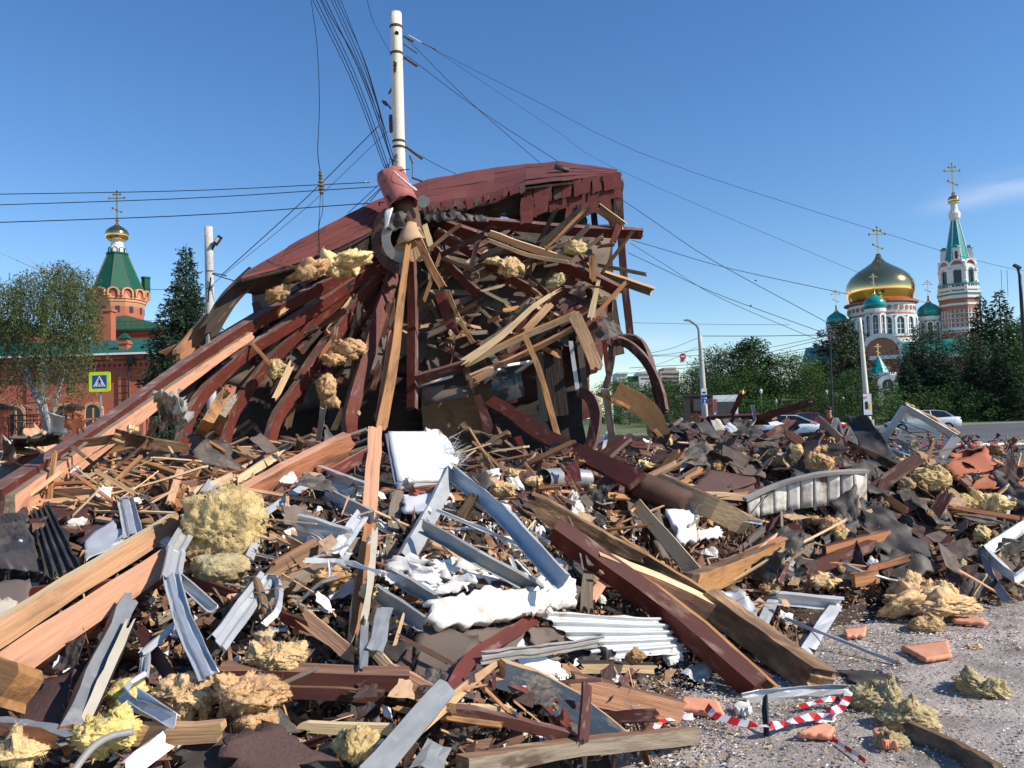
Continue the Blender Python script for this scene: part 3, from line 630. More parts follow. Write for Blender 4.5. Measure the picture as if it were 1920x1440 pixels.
    for i in range(70): b.box((xa + .2 + i * .38, 57.9, zt - .83), (.18, .16, .2))
    b.build('dentils', 'brick_l', root)
    for px in (232, 60, 330, -60):
        x = W(px, 700, 58).x
        for q in range(9): b = MB(); b.box((x, 57.92, zt - 1.6 - q * .5), (.8, .14, .42)); b.build('pilaster_block', 'brick_l', root)
    x = W(243, 700, 58).x; b = MB(); b.lathe((x, 57.7, 0), [(.07, 0), (.07, zt - .3)], 8); b.box((x + .2, 57.6, zt - .5), (.5, .3, .5)); b.build('downpipe', 'dark_metal', root)
    for px in (30, 120, 175, 290): 
        x = W(px, 760, 58).x; arch_window((x, 57.98, zt - 6.2), (0, -1, 0), 1.1, 2.6, root, .18, .14, 'trim_l')
    ch = W(232, 660, 59); b = MB(); zc = W(232, 645, 59).z; b.box((ch.x, 59, zc - .6), (.62, .62, 1.9)); b.box((ch.x, 59, zc + .1), (.78, .78, .16)); cc = b.build('chimney', 'brick_l', root)
    b = MB(); b.lathe((ch.x, 59, zc + .4), [(.62, 0), (.05, .45)], 4, ph=math.pi / 4); b.build('chimney_cap', 'roof_l', cc)
    ch = W(190, 610, 64); b = MB(); zc = W(190, 584, 64).z; b.box((ch.x, 64, zc - 1.2), (1.6, .8, 2.8)); b.box((ch.x, 64, zc + .1), (1.8, 1., .2)); b.build('chimney', 'brick_l', root)
    a = W(-120, 700, 64); e = W(62, 700, 64); z1 = W(20, 622, 64).z; z2 = W(20, 588, 64).z
    b = MB(); b.box(((a.x + e.x) / 2, 67, z1 / 2), (e.x - a.x, 6, z1)); b.build('upper_wall', 'brick_l', root); hip(a.x, e.x, z1, z2, 64, 6, 'hip_roof', 'roof_l')
left_church()
# ---------------------------------------------------------------- fence of the churchyard
FD = 31.
def fence():
    for (px, wpx) in ((2, 22), (136, 26), (262, 26)):
        p = W(px, 780, FD); zt = W(px, 768, FD).z
        r = empty('brick_gatepost', (p.x, FD, 0), {2: 'orange brick fence pillar left of the iron gate, at the photo edge', 136: 'orange brick fence pillar right of the iron gate, behind the birch', 262: 'orange brick fence pillar hidden behind the long red beam'}[px], 'fence pillar')
        b = MB(); b.box((p.x, FD, zt / 2), (.5, .5, zt)); b.build('shaft', 'brick_l', r)
        b = MB(); b.box((p.x, FD, zt + .05), (.62, .62, .1)); b.lathe((p.x, FD, zt + .1), [(.42, 0), (.05, .14)], 4, ph=math.pi / 4); b.build('cap', 'iron', r)
    x0 = W(8, 780, FD).x + .3; x1 = W(82, 780, FD).x; zt = W(50, 776, FD).z; x2 = W(124, 780, FD).x
    r = empty('iron_gate', ((x0 + x2) / 2, FD, 0), 'dark iron bar gate with diagonal braces between brick pillars', 'gate')
    for i in range(16): b = MB(); x = x0 + (x2 - x0) * i / 15; b.box((x, FD, zt / 2), (.022, .022, zt)); b.build('bar', 'iron', r)
    for z in (.25, zt - .25, zt - .05): b = MB(); b.box(((x0 + x2) / 2, FD - .02, z), (x2 - x0, .04, .05)); b.build('rail', 'iron', r)
    for a, c in (((x0, .25), (x1, zt - .25)), ((x1, .25), (x0, zt - .25))):
        p, q = Vector((a[0], FD - .05, a[1])), Vector((c[0], FD - .05, c[1])); b = MB(); b.box((p + q) / 2, ((q - p).length, .03, .04), basis(q - p)); b.build('brace', 'iron', r)
    for x in (x1, x0, x2): b = MB(); b.box((x, FD, zt / 2), (.09, .09, zt)); b.build('post', 'iron', r)
    b = MB(); x = x0 + (x1 - x0) * .33; b.box((x, FD - .04, 1.5), (.22, .04, 1.1)); b.build('lock_plate', 'iron', r)
    for (a, c, lb) in ((275, 700, 'iron bar fence run behind the collapsed roof'), (-250, -12, 'iron bar fence run off the left of the brick pillar')):
        xa = W(a, 780, FD).x; xb = W(c, 780, FD).x; r = empty('iron_fence', (xa, FD, 0), lb, 'fence')
        for z in (.3, zt - .2): b = MB(); b.box(((xa + xb) / 2, FD, z), (xb - xa, .04, .05)); b.build('rail', 'iron', r)
        for i in range(int((xb - xa) / .16)): b = MB(); b.box((xa + i * .16, FD, zt / 2), (.02, .02, zt)); b.build('bar', 'iron', r)
fence()
# ---------------------------------------------------------------- trees
def leafmat(name, a, b): return mat(name, a, b, (.9, .9, .9), .7, patch=tuple(c * 1.5 for c in a), pth=.6, psc=(3, 3, 3), rnd=.18, bump=0, spec=.15, hue=.012)
leafmat('leaf_dark', (.06, .115, .03), (.035, .07, .022)); leafmat('leaf_mid', (.085, .16, .038), (.052, .105, .028))
leafmat('leaf_grey', (.09, .122, .058), (.055, .08, .038)); leafmat('leaf_birch', (.10, .13, .045), (.055, .068, .024)); leafmat('needle', (.038, .066, .032), (.024, .045, .024))
leafmat('needle_l', (.035, .062, .032), (.022, .04, .022)); mat('bark_dark', (.10, .08, .06), rnd=.1); mat('bark_birch', (.42, .40, .37), (.30, .28, .25), (2, 2, 6), .8, patch=(.05, .045, .04), pth=.62, psc=(5, 5, 14), rnd=0)
def limb(mb_, p, q, r1, r2, n=6):
    T = (q - p); Rm = basis(T)      # X along the limb
    V = []
    for (c, r) in ((p, r1), (q, r2)):
        for k in range(n):
            a = 2 * math.pi * k / n; V.append(c + Rm @ Vector((0, r * math.cos(a), r * math.sin(a))))
    mb_.add(V, [(k, (k + 1) % n, n + (k + 1) % n, n + k) for k in range(n)])
def quads(pts, dirs, ls, lw, rr):
    n = len(pts); a = rr.normal(size=(n, 3)); d = dirs / (np.linalg.norm(dirs, axis=1, keepdims=True) + 1e-9)
    s = np.cross(d, a); s /= np.linalg.norm(s, axis=1, keepdims=True) + 1e-9
    k = rr.uniform(.6, 1.3, (n, 1)); P = np.stack([pts - s * lw * k * .5 , pts + d * ls * k * .5 - s * lw * k * .1, pts + d * ls * k, pts + s * lw * k * .5 + d * ls * k * .4], 1)
    return P.reshape(-1, 3)
def meshq(name, P, m):
    n = len(P) // 4; me = D.meshes.new(name); me.vertices.add(len(P)); me.vertices.foreach_set('co', P.ravel().astype(np.float32))
    me.loops.add(len(P)); me.loops.foreach_set('vertex_index', np.arange(len(P), dtype=np.int32)); me.polygons.add(n); me.polygons.foreach_set('loop_start', np.arange(0, n * 4, 4, dtype=np.int32))
    me.update(calc_edges=True); me.materials.append(M[m]); return me
def broad_mesh(h, wd, seed, m, nclump=38, nleaf=70, ls=.34, narrow=0., low=.12):
    rr = np.random.default_rng(seed); r_ = random.Random(seed); pts = []; dr = []; tb = MB(); th = h * .85
    limb(tb, Vector((0, 0, 0)), Vector((.03 * h * r_.gauss(0, 1), 0, th * .5)), .022 * h, .014 * h); limb(tb, Vector((0, 0, th * .48)), Vector((0, 0, th)), .014 * h, .004 * h)
    for i in range(nclump):
        u = (i + .5) / nclump; z = h * (low + (1 - low) * u); prof = math.sin(math.pi * min(1, (u * .86 + .13))) ** .7 if not narrow else math.sin(math.pi * (u * .9 + .07)) ** .5
        a = r_.uniform(0, 6.28); rad = wd / 2 * prof * math.sqrt(r_.uniform(.15, 1)); c = np.array([rad * math.cos(a), rad * math.sin(a), z - .04 * h])
        cr = wd * r_.uniform(.09, .17); n = int(nleaf * r_.uniform(.7, 1.4)); g = rr.normal(size=(n, 3)); g /= np.linalg.norm(g, axis=1, keepdims=True); g *= (rr.uniform(.2, 1, (n, 1)) ** .5) * cr * np.array([1.25, 1.25, .9])
        pts.append(c + g); dr.append(g + rr.normal(size=(n, 3)) * cr * .5 + [0, 0, -.1])
        if i % 2 == 0: limb(tb, Vector((0, 0, z * .6)), Vector(c), .006 * h, .002 * h, 4)
    P = quads(np.concatenate(pts), np.concatenate(dr), ls, ls * .75, rr)
    return meshq('crown', P, m), tb
def conifer_mesh(h, wd, seed, m, lv=26, ls=.3, dense=1.):
    rr = np.random.default_rng(seed); r_ = random.Random(seed); pts = []; dr = []; tb = MB(); limb(tb, Vector((0, 0, 0)), Vector((0, 0, h)), .018 * h, .003 * h)
    for i in range(lv):
        u = i / (lv - 1); z = h * (.06 + .93 * u); L_ = wd / 2 * (1 - u) ** .85 * r_.uniform(.75, 1.15) + .04 * h * .3; nb = max(5, int(13 * (1 - u) + 4))
        for b in range(nb):
            a = 6.28 * b / nb + r_.uniform(-.3, .3) + i; l_ = L_ * r_.uniform(.6, 1.15); n = max(6, int(l_ / wd * 75 * dense)); t = rr.uniform(.15, 1, n)
            up_ = .12 * l_ * (t ** 2) - .32 * l_ * t
            x = l_ * t; sp = .10 * l_ * (1.15 - t) + .02 * wd
            q = np.stack([x, rr.normal(size=n) * sp, z + up_ + rr.normal(size=n) * sp * .4], 1)
            ca, sa = math.cos(a), math.sin(a); q = np.stack([q[:, 0] * ca - q[:, 1] * sa, q[:, 0] * sa + q[:, 1] * ca, q[:, 2]], 1)
            d = np.tile(np.array([ca, sa, -.15]), (n, 1)) + rr.normal(size=(n, 3)) * .45; pts.append(q); dr.append(d)
            if u < .8: limb(tb, Vector((0, 0, z)), Vector((ca * l_ * .8, sa * l_ * .8, z - .2 * l_)), .003 * h, .001 * h, 3)
    return meshq('crown', quads(np.concatenate(pts), np.concatenate(dr), ls, ls * .55, rr), m), tb
LIB = {}
for i, (m, nw) in enumerate((('leaf_dark', 0), ('leaf_mid', 0), ('leaf_grey', 0), ('leaf_dark', 1), ('leaf_mid', 0), ('leaf_grey', 1))):
    LIB['b%d' % i] = broad_mesh(10, 3.6 if nw else 8.5, 20 + i, m, 72 if not nw else 66, 125, .25, nw) + ('bark_dark',)
for i in range(3): LIB['c%d' % i] = conifer_mesh(10, 5.2 if i else 6.2, 50 + i, 'needle', 32, .32, 2.0) + ('bark_dark',)
LIB['shrub'] = broad_mesh(4, 6.5, 77, 'leaf_mid', 40, 70, .2, 0, .0) + ('bark_dark',)
_tm = {}
def put_tree(kind, px, ptop, d, label, cat='tree', group=None, wide=1., name=None, ptopx=None):
    crown, tb, bm = LIB[kind]; p = W(px, 770, d); top = W(px, ptop, d).z; s = top / (4 if kind == 'shrub' else 10)
    r = empty(name or ('conifer_tree' if kind[0] == 'c' else 'shrub' if kind == 'shrub' else 'broadleaf_tree'), (p.x, p.y, 0), label, cat, group)
    rz = R.uniform(0, 6.28)
    if kind not in _tm:
        t = tb.build('trunk', bm, None, org=(0, 0, 0)); _tm[kind] = t.data; D.objects.remove(t)
    for nm, me in (('crown', crown), ('trunk', _tm[kind])):
        o = D.objects.new(nm, me); COL.objects.link(o); o.parent = r; o.scale = (s * wide, s * wide, s); o.rotation_euler = (0, 0, rz)
    return r
for kind, px, pt, d, lb, wide in (
    ('b2', 1345, 655, 96, 'grey green broadleaf tree right behind the tall street lamp', 1.1), ('b0', 1300, 690, 104, 'small dark tree just left of the street lamp', .9), ('b1', 1380, 652, 108, 'broad tree between street lamp and pointed dark tree', 1.2),
    ('b3', 1418, 632, 92, 'tall narrow dark tree that rises highest in the middle of the tree row', 1.5), ('b0', 1352, 700, 88, 'low leafy tree above the white kiosk', 1.2), ('b4', 1402, 690, 90, 'bushy green tree above the white car', 1.3), ('b2', 1462, 668, 98, 'rounded greyish tree right of the narrow dark tree', 1.2), ('b1', 1492, 665, 90, 'bright green tree above the red car', 1.2),
    ('b4', 1525, 690, 86, 'low green tree left of the poplar', 1.2), ('b0', 1545, 668, 104, 'dark tree under the left teal dome', 1.), ('b5', 1583, 598, 92, 'slender silvery poplar in front of the left teal dome', 1.35), ('b3', 1603, 640, 95, 'narrow dark tree behind the white pole', 1.4),
    ('b0', 1600, 695, 80, 'small round tree right of the walking man', 1.2), ('c1', 1725, 628, 90, 'dark spreading conifer before the cathedral roof', 1.35), ('b2', 1752, 612, 99, 'thin crowned tree left of the bell tower', 1.), ('c0', 1768, 640, 84, 'dark conifer under the bell tower', 1.3), ('c2', 1705, 660, 82, 'low dark conifer right of the porch spire', 1.3),
    ('c1', 1850, 553, 100, 'pointed conifer right of the bell tower', 1.0), ('c0', 1886, 545, 95, 'tallest spruce near the right edge', 1.05), ('b2', 1815, 632, 88, 'scruffy grey tree in front of the bell tower foot', 1.1), ('c2', 1838, 640, 82, 'conifer with drooping branches above the verge at right', 1.2), ('b0', 1915, 600, 92, 'dark tree cut by the right edge of the photo', 1.1),
    ('c1', 1880, 640, 78, 'dark fir standing on the grass near the right edge', 1.3), ('b1', 1945, 640, 84, 'leafy tree beyond the right edge of the road', 1.2), ('b1', 1255, 722, 120, 'small green tree right of the white towers', 1.), ('b0', 1222, 735, 125, 'low dark tree between the white towers and the block', 1.), ('b4', 1180, 725, 130, 'low tree hiding the foot of the white houses', 1.)):
    put_tree(kind, px, pt, d, lb, wide=wide, group='trees of the park beyond the road')
for px, pt, d, lb in ((1680, 728, 80, 'bright green shrub right of the advert panel'), (1640, 742, 77, 'small shrub just behind the advert panel'), (1745, 738, 79, 'shrub above the white car roof'), (1800, 722, 80, 'large dark shrub behind the white car tail'), (1835, 738, 78, 'rounded shrub right of the white car'), (1560, 738, 84, 'shrub behind the walking man'), (1480, 742, 84, 'shrub behind the red car'), (1420, 745, 84, 'shrub right of the kiosk'), (1910, 735, 79, 'shrub at the foot of the firs, right edge')):
    put_tree('shrub', px, pt, d, lb, 'shrub', 'shrubs along the grass verge')
for i, (px, d) in enumerate(((1250, 175), (1330, 170), (1420, 165), (1500, 175), (1590, 215), (1700, 215), (1790, 215), (1880, 175), (1960, 170), (1160, 185))):
    put_tree('b%d' % (i % 5), px, 712, d, 'hazy green tree of the far row closing the park', group='far row of park trees', wide=2.4)
# spruce and birch on the left
LIB['sp'] = conifer_mesh(10, 6.6, 91, 'needle_l', 46, .19, 6.5) + ('bark_dark',)
def spruce():
    p = W(352, 760, 42); top = W(352, 459, 42).z; r = empty('spruce_tree', (p.x, p.y, 0), 'dark spruce standing left of the white lamp pole', 'tree')
    s = top / 10; t = LIB['sp'][1].build('trunk', 'bark_dark', None, org=(0, 0, 0))
    for nm, me in (('crown', LIB['sp'][0]), ('trunk', t.data)):
        o = D.objects.new(nm, me); COL.objects.link(o); o.parent = r; o.scale = (s * .92, s * .92, s)
    D.objects.remove(t)
spruce()
def birch():
    d = 29.; p = W(95, 840, d); base = Vector((p.x, p.y, 0)); rr = np.random.default_rng(5); r_ = random.Random(5)
    root = empty('birch_tree', base, 'weeping birch with white trunks and thin olive leaves before the brick church', 'tree')
    tb = MB(); tips = []
    def P(px, py, dd=0): return W(px, py, d + dd)
    trunks = [[(100, 870, 0), (75, 760, 0), (45, 700, .3), (15, 655, .5), (-25, 610, 0)], [(103, 850, 0), (80, 740, -.2), (80, 640, 0), (95, 560, .2), (85, 500, .4)], [(106, 860, 0), (98, 780, .3), (122, 690, .5), (140, 600, .3), (128, 520, 0)], [(98, 800, .2), (50, 690, 1), (40, 600, 1.2), (38, 520, 1)]]
    for t in trunks:
        for k, (a, b) in enumerate(zip(t, t[1:])):
            pa, pb = P(*a), P(*b); limb(tb, pa, pb, .085 - .018 * k, .067 - .018 * k); 
            for q in range(4):
                c = pa.lerp(pb, r_.random()); e = c + Vector((r_.uniform(-1, 1), r_.gauss(0, .7), r_.uniform(.2, .9))); limb(tb, c, e, .02, .006, 4); tips.append(e)
    tb.build('trunk', 'bark_birch', root)
    # crown: drooping strands hung in the silhouette
    out = [(-60, 560, 150), (0, 545, 180), (40, 520, 190), (80, 500, 240), (120, 505, 250), (150, 520, 230), (165, 560, 190), (20, 620, 150), (60, 600, 200), (110, 600, 210), (155, 620, 160), (-40, 640, 110), (90, 680, 120), (140, 690, 110), (30, 700, 80)]
    pts = []; dr = []; tw = MB()
    for k in range(1050):
        cx, cy, ln = r_.choice(out); x = cx + r_.gauss(0, 25); y = cy + r_.gauss(0, 30) - 10; 
        if y < 484 + abs(x - 110) * .3: y = 484 + abs(x - 110) * .3 + r_.uniform(0, 60)
        if x > 188: x = 188 - r_.uniform(0, 60)
        s = P(x, y, r_.gauss(0, 1.1)); L_ = ln / F * d * r_.uniform(.12, .5); n = int(L_ * 26) + 8; lean = Vector((r_.gauss(0, .16), r_.gauss(0, .16), -1)).normalized()
        t = np.sort(rr.uniform(0, 1, n)); q = np.array(s)[None] + np.outer(t * L_, np.array(lean)) + rr.normal(size=(n, 3)) * np.array([.07, .07, .05]); pts.append(q); dr.append(np.tile(np.array([0, 0, -1.]), (n, 1)) + rr.normal(size=(n, 3)) * .6)
        if k % 5 == 0: limb(tw, s, s + lean * L_, .005, .003, 3)
    me = meshq('crown', quads(np.concatenate(pts) - np.array(base), np.concatenate(dr), .10, .06, rr), 'leaf_birch'); o = D.objects.new('crown', me); COL.objects.link(o); o.parent = root
    tw.build('twigs', 'bark_dark', root)
birch()
# ================================================================ THE COLLAPSED PAVILION
def pp(path): return [W(*p) for p in path]
def wm(path, wpx): return wpx * sum(p[2] for p in path) / len(path) / F
AP = (752, 452, 13.1)
wreck_at = W(760, 800, 13); wreck_at.z = 0
wreck = empty('collapsed_pavilion', wreck_at, 'collapsed round pavilion roof of dark red rafters fanning out below torn red shingles', 'collapsed building')
PR = random.Random(11)
def rafter(path, wpx, roll=24, t=.07, mats=('red_paint', 'red_paint', 'dusty_lit_paint'), name='rafter', parent=None, j=.02, taper=None, both=(1, 1)):
    P = pp(path); d = sum(p[2] for p in path) / len(path)
    return rough_plank(name, P, wpx * d / F, t, list(mats), parent or wreck, roll, j, None, PR, .003, 0, both, taper, 4)
RAW = ('raw_wood', 'raw_wood', 'pale_wood'); PALE = ('pale_wood',) * 3; ORG = ('orange_wood', 'orange_wood', 'raw_wood'); OLD = ('old_wood',) * 3; BR = ('brown_paint', 'brown_paint', 'dusty_lit_paint'); CH = ('char_shade_wood',) * 3
FAN = [   # path, width
 ([(735, 470, 13), (610, 535, 12.3), (480, 604, 11.2), (350, 690, 9.6), (200, 805, 7.5), (-10, 950, 5.3)], 30),
 ([(738, 476, 13), (640, 545, 12.5), (540, 612, 11.8), (470, 655, 11.4), (415, 703, 11), (372, 750, 10.6), (348, 800, 10.3), (325, 893, 9.9)], 26),
 ([(728, 485, 13), (640, 560, 12.6), (560, 625, 12.1), (497, 690, 11.7), (450, 752, 11.3), (428, 795, 11), (415, 868, 10.6)], 26),
 ([(733, 492, 13), (690, 540, 12.8), (640, 612, 12.4), (585, 690, 12), (545, 745, 11.6), (518, 785, 11.3), (502, 843, 11)], 25),
 ([(740, 505, 13), (722, 560, 12.7), (702, 620, 12.3), (687, 672, 12), (668, 735, 11.7), (655, 790, 11.3), (660, 828, 11)], 30),
 ([(770, 480, 13), (774, 580, 12.7), (773, 680, 12.3), (773, 765, 12)], 20),
 ([(812, 462, 13), (850, 505, 12.9), (902, 556, 12.7)], 20),
 ([(818, 435, 13.1), (880, 470, 13), (950, 515, 12.8), (1006, 550, 12.6)], 21),
 ([(835, 422, 13.2), (930, 455, 13), (1020, 486, 12.8), (1098, 515, 12.6), (1160, 545, 12.5)], 24),
 ([(860, 414, 13.4), (960, 422, 13.4), (1080, 432, 13.4), (1203, 438, 13.4)], 22)]
FAN_MORE = [([(700, 496, 12.9), (610, 560, 12.4), (520, 618, 11.9), (440, 672, 11.4), (395, 715, 11)], 20), ([(720, 500, 13), (660, 580, 12.6), (600, 655, 12.2), (560, 715, 11.8)], 20), ([(745, 500, 13.1), (738, 580, 12.9), (730, 660, 12.7), (724, 730, 12.5)], 15), ([(800, 470, 13.2), (830, 560, 13), (845, 640, 12.9)], 15)]
for p, w_ in FAN_MORE: rafter(p, w_ * .86, 38, .09)
for i, (p, w_) in enumerate(FAN): rafter(p, w_ * .86, 40 if i < 4 else 28, .10, name='rafter', taper=(lambda u: 1.0 + .5 * u) if i == 0 else None)
for p, w_, m, r in (
 ([(690, 478, 13.1), (560, 548, 12.6), (430, 625, 11.6), (400, 645, 11.4)], 17, BR, 25), ([(700, 520, 13.1), (640, 590, 12.9), (560, 660, 12.4)], 17, BR, 25),
 ([(705, 505, 13.2), (600, 590, 12.9), (462, 655, 12.2)], 15, BR, 25), ([(720, 530, 13.1), (670, 610, 12.8), (625, 680, 12.6)], 15, ('red_paint', 'red_paint', 'taupe_board'), 25),
 ([(825, 553, 12.8), (838, 590, 12.6), (852, 628, 12.5)], 18, ('red_paint',) * 3, 10), ([(805, 455, 13.3), (828, 540, 13.1)], 10, BR, 10), ([(530, 684, 12.1), (600, 706, 12), (668, 720, 11.9)], 13, BR, -20),
 ([(480, 568, 12), (492, 600, 11.9), (505, 632, 11.8)], 14, BR, 20), ([(560, 535, 12.6), (572, 560, 12.5)], 7, BR, 0), ([(575, 530, 12.6), (587, 552, 12.5)], 6, BR, 0),
 ([(1090, 500, 12.8), (1050, 545, 12.7), (930, 640, 12.5)], 26, ('red_paint', 'red_paint', 'dusty_lit_paint'), 20), ([(1100, 540, 13), (1040, 590, 12.9), (950, 655, 12.7)], 18, ('dusty_lit_paint',) * 3, 20),
 ([(780, 712, 12), (870, 686, 12.1)], 20, BR, 30), ([(785, 735, 12.2), (872, 712, 12.2)], 22, ('char_shade_wood', 'char_shade_wood', 'brown_paint'), -20), ([(868, 680, 12.1), (905, 770, 12.2), (920, 850, 12.2)], 14, BR, 0)):
    rafter(p, w_, r, .07, m)
# shingled cover: facets of overlapping sheets
COLS = [((452, 520, 10.5), (466, 508, 10.7)), ((520, 505, 11.0), (540, 463, 11.6)), ((590, 485, 11.5), (612, 424, 12.3)), ((655, 455, 12.0), (690, 384, 13.2)), ((728, 414, 12.7), (745, 360, 14)),
        ((800, 392, 13), (800, 338, 14.8)), ((868, 388, 13.2), (892, 321, 15.6)), ((925, 374, 13.3), (930, 316, 16)), ((985, 348, 13.5), (985, 309, 16.1)), ((1055, 340, 13.7), (1047, 303, 16.2)), ((1160, 327, 14.2), (1156, 319, 15))]
def shingle_field():
    rows = 5
    P = [[W(*a).lerp(W(*b), r / rows) for r in range(rows + 1)] for a, b in COLS]
    for i in range(len(COLS) - 1):
        for r in range(rows):
            a, b, c, d_ = P[i][r], P[i + 1][r], P[i + 1][r + 1], P[i][r + 1]
            n = (b - a).cross(d_ - a).normalized()
            if n.z < 0: n = -n
            g = PR.uniform(.003, .008); e = (a - d_) * .14 if r else Vector(); sp = max(3, int((b - a).length / .25))
            G = np.zeros((3, sp + 1, 3))
            for k in range(sp + 1):
                u = k / sp; lo = a.lerp(b, u) + e; hi = d_.lerp(c, u)
                w_ = .02 * noise.noise(lo * 2.2) + (.01 if i else 0)
                tr = Vector((0, 0, -1)) * (.07 * abs(noise.noise(lo * 5)) if r == 0 and i < 6 else 0)
                for q in range(3): G[q, k] = lo.lerp(hi, q / 2) + n * (w_ + g * (1 - q / 2) * 1.5) + (tr if q == 0 else Vector())
            V, f, m = slab(G, .012); MO('shingle_sheet', V, f, ['bitumen', 'shingle_red', 'bitumen'], wreck, m, basis(b - a, n))
shingle_field()
for i in range(len(COLS) - 1):
    a, b, c, d_ = W(*COLS[i][0]), W(*COLS[i + 1][0]), W(*COLS[i + 1][1]), W(*COLS[i][1]); dn = Vector((0, 0, -.05))
    V, f, m = slab(np.array([[tuple(a + dn), tuple(b + dn)], [tuple(d_ + dn), tuple(c + dn)]]), .03); MO('roof_deck', V, f, ['bitumen', 'char_shade_wood', 'char_shade_wood'], wreck, m)
def tabs(x0, y0, x1, y1, n, h, d, rows=2, mats='shingle_red', skip=()):
    for r in range(rows):
        for k in range(n):
            if (r, k) in skip: continue
            u = (k + (.5 if r % 2 == 0 else .15)) / n; x = x0 + (x1 - x0) * u; y = y0 + (y1 - y0) * u + r * h * .8
            wpx = abs(x1 - x0) / n * .93; dd = d - .05 + .02 * r + PR.uniform(-.02, .02); hh = h * PR.uniform(.95, 1.15); ti = PR.uniform(-3, 5); sl = (y1 - y0) / (x1 - x0) * wpx
            c = [W(x - wpx / 2, y - sl / 2, dd), W(x + wpx / 2, y + sl / 2, dd), W(x + wpx / 2 + ti, y + hh + sl / 2, dd - .06), W(x - wpx / 2 + ti, y + hh - sl / 2 + PR.uniform(0, 5), dd - .06)]
            o = sheetobj('shingle', c, 4, 4, .008, [mats if PR.random() > .1 else 'shingle_brown', 'bitumen', 'bitumen'], wreck, .012, 3, .02, None, False, 0, PR)
tabs(1035, 345, 1166, 322, 7, 26, 13.9, 2); tabs(980, 352, 1035, 345, 3, 28, 13.7, 1); tabs(1060, 388, 1145, 372, 4, 22, 13.85, 1)
tabs(975, 372, 1030, 365, 2, 32, 13.6, 1, 'shingle_red'); tabs(985, 385, 1002, 383, 1, 24, 13.5, 1); tabs(890, 370, 935, 358, 5, 13, 13.2, 1); tabs(935, 356, 983, 344, 5, 13, 13.45, 1); tabs(975, 398, 1000, 395, 1, 22, 13.4, 1)
tabs(800, 380, 890, 372, 10, 15, 12.95, 1); tabs(1142, 335, 1168, 340, 1, 30, 14.0, 1)
def sh(name, pts, t, mats, nu=7, nv=7, crumple=.04, cs=2.5, tear=.03, parent=wreck, **k): return sheetobj(name, [W(*p) for p in pts], nu, nv, t, mats, parent, crumple, cs, tear, rnd=PR, **k)
# torn black underlay below the shingle edge
for a, b, c, d_ in (((452, 522, 10.6), (600, 484, 11.6), (615, 512, 11.9), (440, 560, 10.9)), ((590, 486, 11.6), (735, 412, 12.8), (745, 452, 13.1), (610, 505, 11.9)), ((770, 392, 13.1), (870, 386, 13.3), (880, 425, 13.5), (780, 430, 13.4)),
                    ((860, 380, 13.4), (985, 352, 13.7), (985, 400, 13.8), (870, 420, 13.6)), ((980, 350, 13.8), (1160, 330, 14.3), (1150, 388, 14.2), (985, 405, 13.9)), ((1095, 345, 14.4), (1165, 335, 14.6), (1160, 420, 14.5), (1150, 430, 14.4))):
    sh('underlay_dark_backing', (a, b, c, d_), .02, ['char_shade_wood', 'bitumen', 'bitumen'], 8, 26, .05, 4, .10)
sh('roof_vent', ((1040, 309, 14.6), (1067, 315, 14.6), (1067, 321, 14.5), (1040, 315, 14.5)), .05, 'bitumen', 2, 2, 0, 1, 0)
sh('underlay_dark_backing', ((770, 395, 14), (900, 395, 14.2), (900, 470, 14.2), (740, 470, 14)), .02, 'bitumen', 6, 12, .05, 3, .05)  # added dark backing, its colour stands for shade in the apex gap
sh('underlay_dark_backing', ((955, 385, 14.6), (1100, 366, 14.8), (1100, 445, 14.8), (955, 445, 14.6)), .02, 'bitumen', 6, 12, .05, 3, .05)  # added dark backing, shade colour for see-through gaps under the tabs
sh('underlay_dark_backing', ((728, 415, 12.85), (775, 415, 12.85), (775, 492, 12.8), (722, 488, 12.8)), .02, 'char_shade_wood', 5, 5, .02, 3, .02)  # added dark sheet behind the ring, shade put into its colour
# panels between the rafters and room walls behind; dark colours stand in for shade
def fanpt(i, t, back):
    P = FAN[i][0]; s = t * (len(P) - 1); k = min(int(s), len(P) - 2); u = s - k; a, b = P[k], P[k + 1]
    return tuple(a[q] + (b[q] - a[q]) * u for q in range(2)) + (a[2] + (b[2] - a[2]) * u + back,)
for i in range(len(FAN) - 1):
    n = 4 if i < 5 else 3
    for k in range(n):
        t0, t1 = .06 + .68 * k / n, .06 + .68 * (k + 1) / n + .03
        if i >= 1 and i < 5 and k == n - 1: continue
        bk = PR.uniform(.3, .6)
        m = PR.choice(['taupe_board', 'char_shade_wood', 'taupe_board', 'ply', 'bitumen'] if i > 3 else ['char_shade_wood', 'char_shade_wood', 'taupe_board', 'bitumen'])  # left panels mostly near-black: shadow between the rafters put into colour
        sh('ceiling_panel', (fanpt(i, t0, bk), fanpt(i + 1, t0, bk + .1), fanpt(i + 1, t1, bk + .15), fanpt(i, t1, bk + .1)), .014, m, 7, 7, .05, 1.5, .06)
